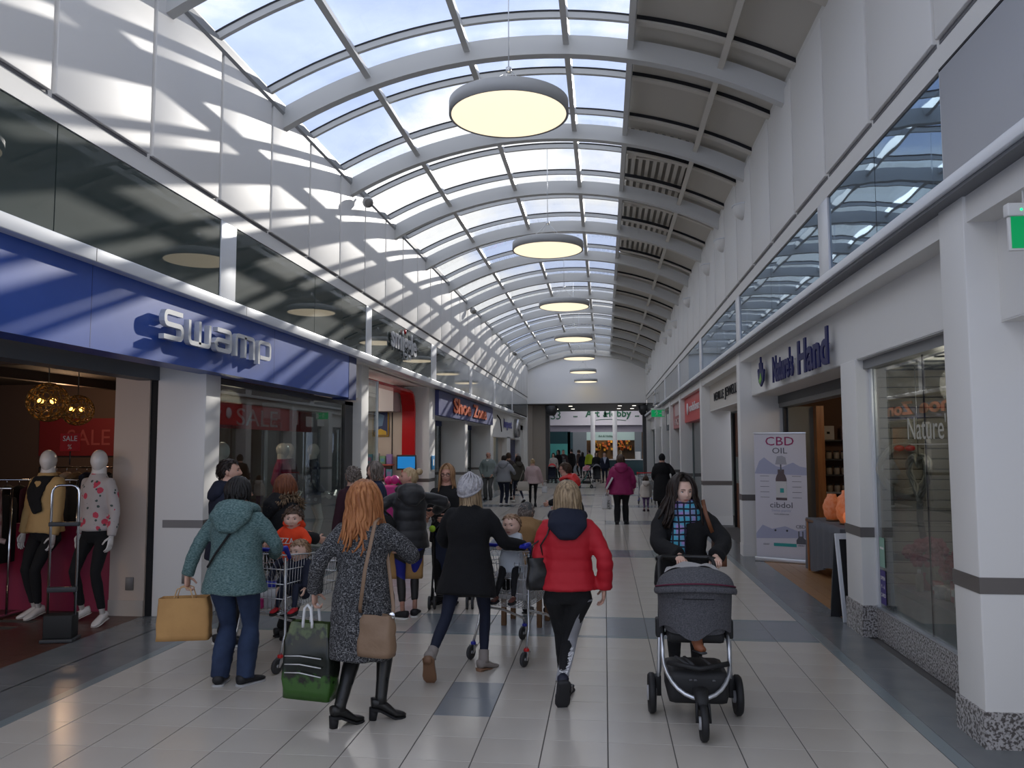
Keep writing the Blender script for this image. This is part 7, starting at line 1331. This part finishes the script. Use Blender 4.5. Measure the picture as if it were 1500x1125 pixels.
tag(tc_.build('tablecloth', mat('slate_cloth', (0.115, 0.12, 0.135), 0.9, bump=0.1, bscale=60), None, loc=(3.32, 11.9, 0)), 'slate grey cloth draped over the display table by the entrance', 'tablecloth')
def salt(label, x, y, r, h, es, seed):
    t = thing('salt_lamp', label, 'lamp', (x, y, 0.775), 0, 'rock salt lamps on the table'); mb = MB()
    mb.lathe([(0.001, 0.02)] + [(r * (0.75 + 0.45 * math.sin(PI * (k / 9) ** 0.8)) * (1 if k < 8 else 0.7), 0.02 + h * k / 9) for k in range(10)] + [(0.001, 0.02 + h)], seg=14, caps=False)
    mb.v = [tuple(V(q) + V((q[0], q[1], 0)).normalized() * 0.22 * r * noise.noise(V((q[0] * 14 + seed, q[1] * 14, q[2] * 12)))) for q in mb.v]; mb.build('salt_rock', mat('glowing_salt_%.1f' % es, (0.55, 0.16, 0.06), 0.5, var=(0.62, 0.28, 0.16), vscale=18, emit=(0.75, 0.16, 0.03), estr=es, bump=0.4, bscale=40), t)
    MB().lathe([(r * 0.9, 0), (r * 0.95, 0.02)], seg=14).build('base', M_brownwood, t)
salt('pink salt lamp, left one of the glowing group on the draped table', 3.24, 12.2, 0.105, 0.36, 0.10, 1); salt('large glowing orange salt lamp, tallest of the group on the draped table', 3.30, 11.65, 0.13, 0.44, 0.16, 5); salt('small bright orange salt lamp in front of the tallest one', 3.25, 11.4, 0.075, 0.2, 0.4, 8); salt('smallest unlit pink salt lamp at the right end of the group', 3.22, 11.22, 0.06, 0.14, 0.05, 12)
ab = thing('a_board', 'folding pavement A-board seen edge-on beside the right pier', 'sign', (2.72, 9.2, 0), math.radians(8))
for s in (-1, 1):
    MB().cbox(-0.28, 0.28, -0.012, 0.012, 0, 0.92, 0.004).xf(Matrix.Translation((0, s * 0.16, 0)) @ Matrix.Rotation(s * 0.17, 4, 'X')).build('panel', M_alu_white if s < 0 else M_dark, ab)
    MB().cbox(-0.24, 0.24, -0.006, 0.006, 0.1, 0.86, 0.002).xf(Matrix.Translation((0, s * 0.176, 0)) @ Matrix.Rotation(s * 0.17, 4, 'X')).build('board', M_black, ab)
shf = thing('shelf_unit', 'dark shelf unit of jars and boxes at the back of the health shop', 'shelves', (4.15, 14.75, 0)); MB().box(-0.72, 0.8, 0.18, 0.2, 0, 2.3).build('back_panel', MATS['brown_wall'], shf)
for z in (0.75, 1.05, 1.35, 1.62, 1.95): MB().cbox(-0.72, 0.8, -0.12, 0.18, z - 0.03, z, 0.004).build('shelf', M_dark if z != 1.05 else M_alum, shf)
for x in (-0.74, 0.8): MB().cbox(x, x + 0.03, -0.12, 0.2, 0, 2.3, 0.004).build('side_panel', M_brownwood, shf)
j0 = None
for zi, z in enumerate((1.05, 1.35, 1.62)):
    for i in range(11):
        loc_ = (3.5 + i * 0.125, 14.70, z); lab = '%s pale jar from the left on the %s jar shelf of the health shop' % (ORD[i], ('lowest', 'middle', 'upper')[zi]); grp = 'jars on the %s shelf' % ('lowest', 'middle', 'upper')[zi]
        if j0 is None:
            j0 = thing('jar', lab, 'jar', loc_, 0, grp); MB().lathe([(0.045, 0), (0.05, 0.01), (0.05, 0.10), (0.04, 0.115)], seg=12).build('glass', mat('pale_jar', (0.42, 0.36, 0.28), 0.3), j0); MB().lathe([(0.044, 0.115), (0.044, 0.14)], seg=12).build('lid', M_dark, j0)
        else: copy_thing(j0, loc_, label=lab, group=grp)
for i, (x, w, m, l_) in enumerate(((3.86, 0.2, MATS['cream_fascia'], 'cream gift box on the top shelf of the health shop'), (4.15, 0.12, MATS['pink_plaque'], 'pink card box on the top shelf beside the cream one'), (4.35, 0.14, M_redsign, 'red card box at the end of the top shelf'))):
    t = thing('box', l_, 'box', (x, 14.68, 1.95)); MB().cbox(-w / 2, w / 2, -0.05, 0.05, 0, 0.24, 0.004).build('box_body', m, t); MB().box(-w / 8, w / 8, -0.052, -0.05, 0.10, 0.14).build('box_label', M_black, t)
hd_ = thing('hand_ornament', 'black hand-shaped ornament standing on the top shelf', 'ornament', (3.62, 14.66, 1.95)); hm = MB(); hand_mb(hm, (0, 0, 0.06), (0, 0, 1), (0, -1, 0), 0.30, 0.05); hm.lathe([(0.05, 0), (0.04, 0.06)], seg=12); hm.build('hand', M_black, hd_)
# ---- display in the right window
dw = thing('display_table', 'low draped table in the right shop window', 'table', (2.95, 7.25, 0.0)); MB().cbox(-0.26, 0.3, -0.9, 0.9, 0.50, 0.54, 0.01).build('tabletop', MATS['slate_cloth'], dw)
MB().grid(lambda u, v: (-0.27 - 0.025 * math.sin(u * 40) * (1 - v), -0.92 + 1.84 * u, 0.02 + 0.53 * v), 60, 6).grid(lambda u, v: (-0.27 + 0.57 * u, -0.92 - 0.03 * math.sin(u * 20) * (1 - v), 0.02 + 0.53 * v), 20, 6).build('drape', mat('green_grey_drape', (0.15, 0.19, 0.185), 0.9), dw)
rnd = random.Random(5); cols = [mat('pot_%d' % i, c, 0.4) for i, c in enumerate(((0.5, 0.5, 0.5), (0.42, 0.10, 0.12), (0.08, 0.12, 0.3), (0.5, 0.42, 0.08), (0.3, 0.28, 0.25)))]
for i in range(14):
    y = 6.55 + i * 0.108; x = 2.74 + 0.16 * rnd.random(); h = rnd.uniform(0.09, 0.2); m = rnd.choice(cols)
    t = thing('bottle' if i % 2 else 'box', '%s on the low window table, number %s from the near end' % ('small cosmetics bottle' if i % 2 else 'small product box', ('one', 'two', 'three', 'four', 'five', 'six', 'seven', 'eight', 'nine', 'ten', 'eleven', 'twelve', 'thirteen', 'fourteen')[i]), 'bottle' if i % 2 else 'box', (x, y, 0.545))
    if i % 2: MB().lathe([(0.03, 0), (0.032, 0.01), (0.032, h * 0.7), (0.014, h * 0.82)], seg=12).build('bottle_body', m, t); MB().lathe([(0.015, h * 0.82), (0.015, h)], seg=10).build('cap', M_white, t)
    else: MB().cbox(-0.035, 0.035, -0.05, 0.05, 0, h, 0.003).build('box_body', m, t); MB().box(-0.037, -0.035, -0.03, 0.03, h * 0.3, h * 0.6).build('box_label', M_white, t)
def bouquet(label, x, y, z, m, n, r):
    t = thing('flowers', label, 'flowers', (x, y, z)); 
    for i in range(n):
        a, b_ = rnd.uniform(0, 6.28), rnd.uniform(-0.4, 1.2); c = V((math.cos(a) * math.cos(b_), math.sin(a) * math.cos(b_), math.sin(b_) * 0.7)) * r * rnd.uniform(0.7, 1.0); mb = MB()
        for k in range(6): aa = k * PI / 3; mb.ball((c.x + 0.035 * math.cos(aa), c.y + 0.02 * math.sin(k), c.z + 0.035 * math.sin(aa)), (0.028, 0.02, 0.028), 6, 5)
        mb.build('bloom', m, t, kind='stuff')
    MB().lathe([(0.05, -0.28), (0.07, -0.2), (0.05, -0.05)], seg=12).build('vase', cols[4], t)
bouquet('bunch of dusky pink fabric flowers on the window table', 2.90, 7.85, 0.86, mat('dusky_pink', (0.36, 0.10, 0.13), 0.8), 22, 0.18); bouquet('bunch of red flowers near the right edge of the window table', 2.88, 7.0, 0.84, mat('flower_red', (0.35, 0.05, 0.07), 0.8), 16, 0.15)
wh = thing('heart_wreath', 'pale wicker heart hanging in the right window with dangling ribbon', 'wreath', (2.86, 7.85, 1.58)); mb = MB()
for k in range(5): mb.tube([(0.02 * math.sin(k * 2 + i), (0.16 + 0.012 * k) * math.sin(i * 2 * PI / 40) ** 3 * 1.25, (0.013 * (13 * math.cos(i * 2 * PI / 40) - 5 * math.cos(i * 4 * PI / 40) - 2 * math.cos(i * 6 * PI / 40) - math.cos(i * 8 * PI / 40)) * (1 + 0.05 * k))) for i in range(40)], 0.012, 5, closed=True)
mb.build('wicker', mat('pale_wicker', (0.42, 0.39, 0.33), 0.8), wh, kind='stuff'); MB().tube([(0, 0, -0.22), (0, 0.02, -0.4), (0.02, -0.01, -0.62)], (0.03, 0.006), 6).build('ribbon', mat('grey_ribbon', (0.16, 0.15, 0.14), 0.8), wh); MB().tube([(0, 0, 0.1), (0, 0, 1.05)], 0.004, 5).build('cord', M_wire, wh)
w2 = thing('wreath', 'round pale wreath with a small red bow hung on the slat wall', 'wreath', (2.88, 8.28, 1.62), PI / 2); mb = MB()
for k in range(4): mb.tube([(0.015 * math.sin(k + i), (0.2 + 0.015 * k) * math.cos(2 * PI * i / 28), (0.2 + 0.015 * k) * math.sin(2 * PI * i / 28)) for i in range(28)], 0.014, 5, closed=True)
mb.build('wicker', MATS['pale_wicker'], w2, kind='stuff'); MB().ball((-0.04, 0.05, 0.2), (0.02, 0.05, 0.03)).ball((-0.04, -0.05, 0.2), (0.02, 0.05, 0.03)).build('bow', M_redsign, w2, kind='stuff')
gt_ = thing('window_lettering', "pale transfer lettering Nature's on the right shop window pane", 'sign', (2.62, 6.95, 1.90)); 
mbx, w_ = text_mb("Nature's", 0.27, 0.002); o = mbx.build('lettering', mat('faint_transfer', (0.40, 0.39, 0.34), 0.6), gt_); o.rotation_euler = (0, 0, -PI / 2); o.location = (0, w_ / 2, 0); MB().box(-0.0005, 0.0005, -0.4, 0.4, -0.045, -0.04).build('rule', MATS['faint_transfer'], gt_)
stk = thing('window_sticker', 'purple and white opening-hours sticker low on the right window', 'sticker', (2.622, 8.2, 0.5)); MB().box(-0.001, 0.001, -0.07, 0.07, -0.16, 0.16).build('purple_sheet', mat('purple_sheet', (0.05, 0.03, 0.18), 0.5), stk)
for i, s_ in enumerate(('OPEN', '9 - 6', 'CARD')): mbx, w_ = text_mb(s_, 0.05, 0.001); o = mbx.build('lettering', M_white, stk); o.rotation_euler = (0, 0, -PI / 2); o.location = (-0.0025, w_ / 2, 0.07 - i * 0.08)
st2 = thing('window_sticker', 'pale green notice above the purple sticker', 'sticker', (2.622, 8.2, 0.83)); MB().box(-0.001, 0.001, -0.07, 0.07, -0.14, 0.14).build('green_sheet', mat('pale_green_sheet', (0.25, 0.42, 0.33), 0.5), st2); MB().box(-0.0018, -0.001, -0.05, 0.05, 0.03, 0.05).build('printed_line', M_white, st2)
# ---- stationery shop: shelves, poster, screen
yw = 20.0
ps = thing('poster', 'framed poster of a blue and yellow cartoon-style print on the cream shop wall', 'poster', (-5.60, yw, 2.44)); MB().cbox(-0.21, 0.21, -0.03, 0, -0.33, 0.33, 0.004).build('frame', mat('ochre_frame', (0.45, 0.26, 0.03), 0.5), ps); MB().box(-0.18, 0.18, -0.034, -0.03, -0.30, 0.30).build('print', mat('navy_print', (0.015, 0.03, 0.11), 0.5), ps)
MB().prism([(-0.15, -0.1), (0.05, -0.06), (0.10, 0.2), (-0.05, 0.26), (-0.15, 0.2)], 'y', -0.037, -0.034).build('blue_shape', mat('dusty_blue', (0.12, 0.22, 0.34), 0.5), ps); MB().prism([(-0.16, -0.29), (0.16, -0.29), (0.15, -0.2), (0.0, -0.13), (-0.15, -0.2)], 'y', -0.037, -0.034).build('yellow_shape', mat('yellow_print', (0.6, 0.36, 0.02), 0.5), ps)
su = thing('wall_shelves', 'pink-edged wall shelves of stationery on the cream side wall', 'shelves', (-5.66, yw, 0))
for i, z in enumerate((0.75, 1.08, 1.42)): MB().cbox(-0.42, 0.42, -0.28, 0, z - 0.035, z, 0.006).build('shelf', mat('coral_shelf', (0.55, 0.12, 0.09), 0.5), su)
SC = [mat('stock_%d' % i, c, 0.5) for i, c in enumerate(((0.30, 0.20, 0.42), (0.5, 0.48, 0.5), (0.45, 0.12, 0.25), (0.18, 0.35, 0.20), (0.12, 0.3, 0.4)))]
nm = ('one', 'two', 'three', 'four', 'five', 'six')
for zi, z in enumerate((0.755, 1.085, 1.425)):
    for i in range(5):
        h = 0.14 + 0.16 * rnd.random(); t = thing('boxed_toy', 'boxed stationery item on the %s coral shelf, number %s from the left' % (('lowest', 'middle', 'top')[zi], nm[i]), 'box', (-5.99 + i * 0.165, yw - 0.14, z)); MB().cbox(-0.07, 0.07, -0.06, 0.06, 0, h, 0.004).build('box_body', SC[(i * 2 + zi) % 5], t); MB().box(-0.045, 0.045, -0.062, -0.06, h * 0.3, h * 0.7).build('box_label', SC[(i + 1) % 5], t)
scn = thing('screen', 'small blue display screen on a stand at the stationery shop front', 'screen', (-4.66, 18.9, 0)); MB().cbox(-0.24, 0.24, -0.03, 0.03, 1.30, 1.66, 0.01).build('bezel', M_dark, scn); MB().box(-0.21, 0.21, -0.034, -0.03, 1.34, 1.62).build('display', mat('blue_display', (0.02, 0.16, 0.4), 0.3, emit=(0.01, 0.16, 0.42), estr=0.8), scn); MB().tube([(0, 0.02, 0.03), (0, 0.02, 1.35)], 0.02, 8).build('pole', M_dark, scn); MB().lathe([(0.2, 0), (0.2, 0.03)], seg=18).build('base', M_dark, scn)
db = thing('display_bin', 'bright pink display bin of toys at the stationery shop entrance', 'display', (-4.6, 17.6, 0)); MB().cbox(-0.3, 0.35, -0.35, 0.35, 0, 1.0, 0.03).build('bin', mat('bright_pink_bin', (0.6, 0.05, 0.28), 0.5), db)
for i in range(10): MB().ball((rnd.uniform(-0.2, 0.25), rnd.uniform(-0.25, 0.25), 1.05 + 0.1 * rnd.random()), 0.10, 10, 7).build('soft_toy', SC[i % 5] if i % 3 else MATS['bright_pink_bin'], db)
bs_ = thing('wall_sign', 'small blue square sign on the white pillar behind the fair-haired person with glasses', 'sign', (-4.38, 20.55, 1.45)); MB().cbox(0.0, 0.02, -0.16, 0.16, -0.18, 0.18, 0.004).build('plate', mat('cyan_plate', (0.01, 0.22, 0.5), 0.4), bs_); MB().box(0.02, 0.023, -0.07, 0.07, -0.08, 0.08).build('symbol', M_white, bs_)
m2 = PEOPLE['m2']; sm2 = MB(); nb2 = m2['sp'](0.64)
sm2.tube([nb2 + V((0.10 * math.cos(a), 0.01 + 0.09 * math.sin(a), -0.01)) for a in [2 * PI * i / 16 for i in range(16)]], 0.035, 8, closed=True)
sm2.tube([nb2 + V((0.09, 0.06, 0)), nb2 + V((0.06, 0.14, -0.14)), nb2 + V((0.0, 0.155, -0.26)), nb2 + V((-0.05, 0.15, -0.38))], [(0.05, 0.03), (0.07, 0.03), (0.08, 0.03), (0.07, 0.015)], 10, up=(1, 0, 0)); sm2.tube([nb2 + V((-0.09, 0.06, 0)), nb2 + V((-0.05, 0.14, -0.14)), nb2 + V((0.01, 0.16, -0.3))], [(0.05, 0.03), (0.06, 0.03), (0.06, 0.015)], 10, up=(1, 0, 0))
link_mesh('scarf', remesh(sm2, 0.015, 2, 0.008, 14, seed=9), M_blackcloth, m2['root'], 'black scarf tied at the neck')
wr_ = PEOPLE['W']; MB().tube([wr_['sp'](0.62) + V((0, 0.10, 0)), wr_['sp'](0.4) + V((0, 0.165, 0)), wr_['sp'](0.1) + V((0, 0.165, 0))], (0.008, 0.004), 6, up=(1, 0, 0)).build('zip', M_black, wr_['root'])
MB().prism([(-0.05, wr_['sp'](0.66).z), (0.05, wr_['sp'](0.66).z), (0.0, wr_['sp'](0.52).z)], 'y', 0.10, 0.135).build('shirt', M_white, wr_['root'])

sb_ = thing('sale_banner', 'red SALE banner hung along the inside of the clothes window', 'banner', (-4.95, 11.6, 2.27)); MB().box(-0.004, 0.004, -1.75, 1.75, -0.17, 0.17).build('sheet', mat('window_red_banner', (0.40, 0.012, 0.014), 0.6), sb_)
mbx, w_ = text_mb('SALE', 0.34, 0.003); o = mbx.build('lettering', mat('pale_letter', (0.5, 0.42, 0.42), 0.6), sb_); o.rotation_euler = (0, 0, PI / 2); o.scale.x = 2.0; o.location = (0.007, -1.1, -0.12)
for q_ in (-1.6, 1.6): MB().tube([(0, q_, 0.17), (0, q_, 0.78)], 0.003, 5).build('hanging_wire', M_wire, sb_)
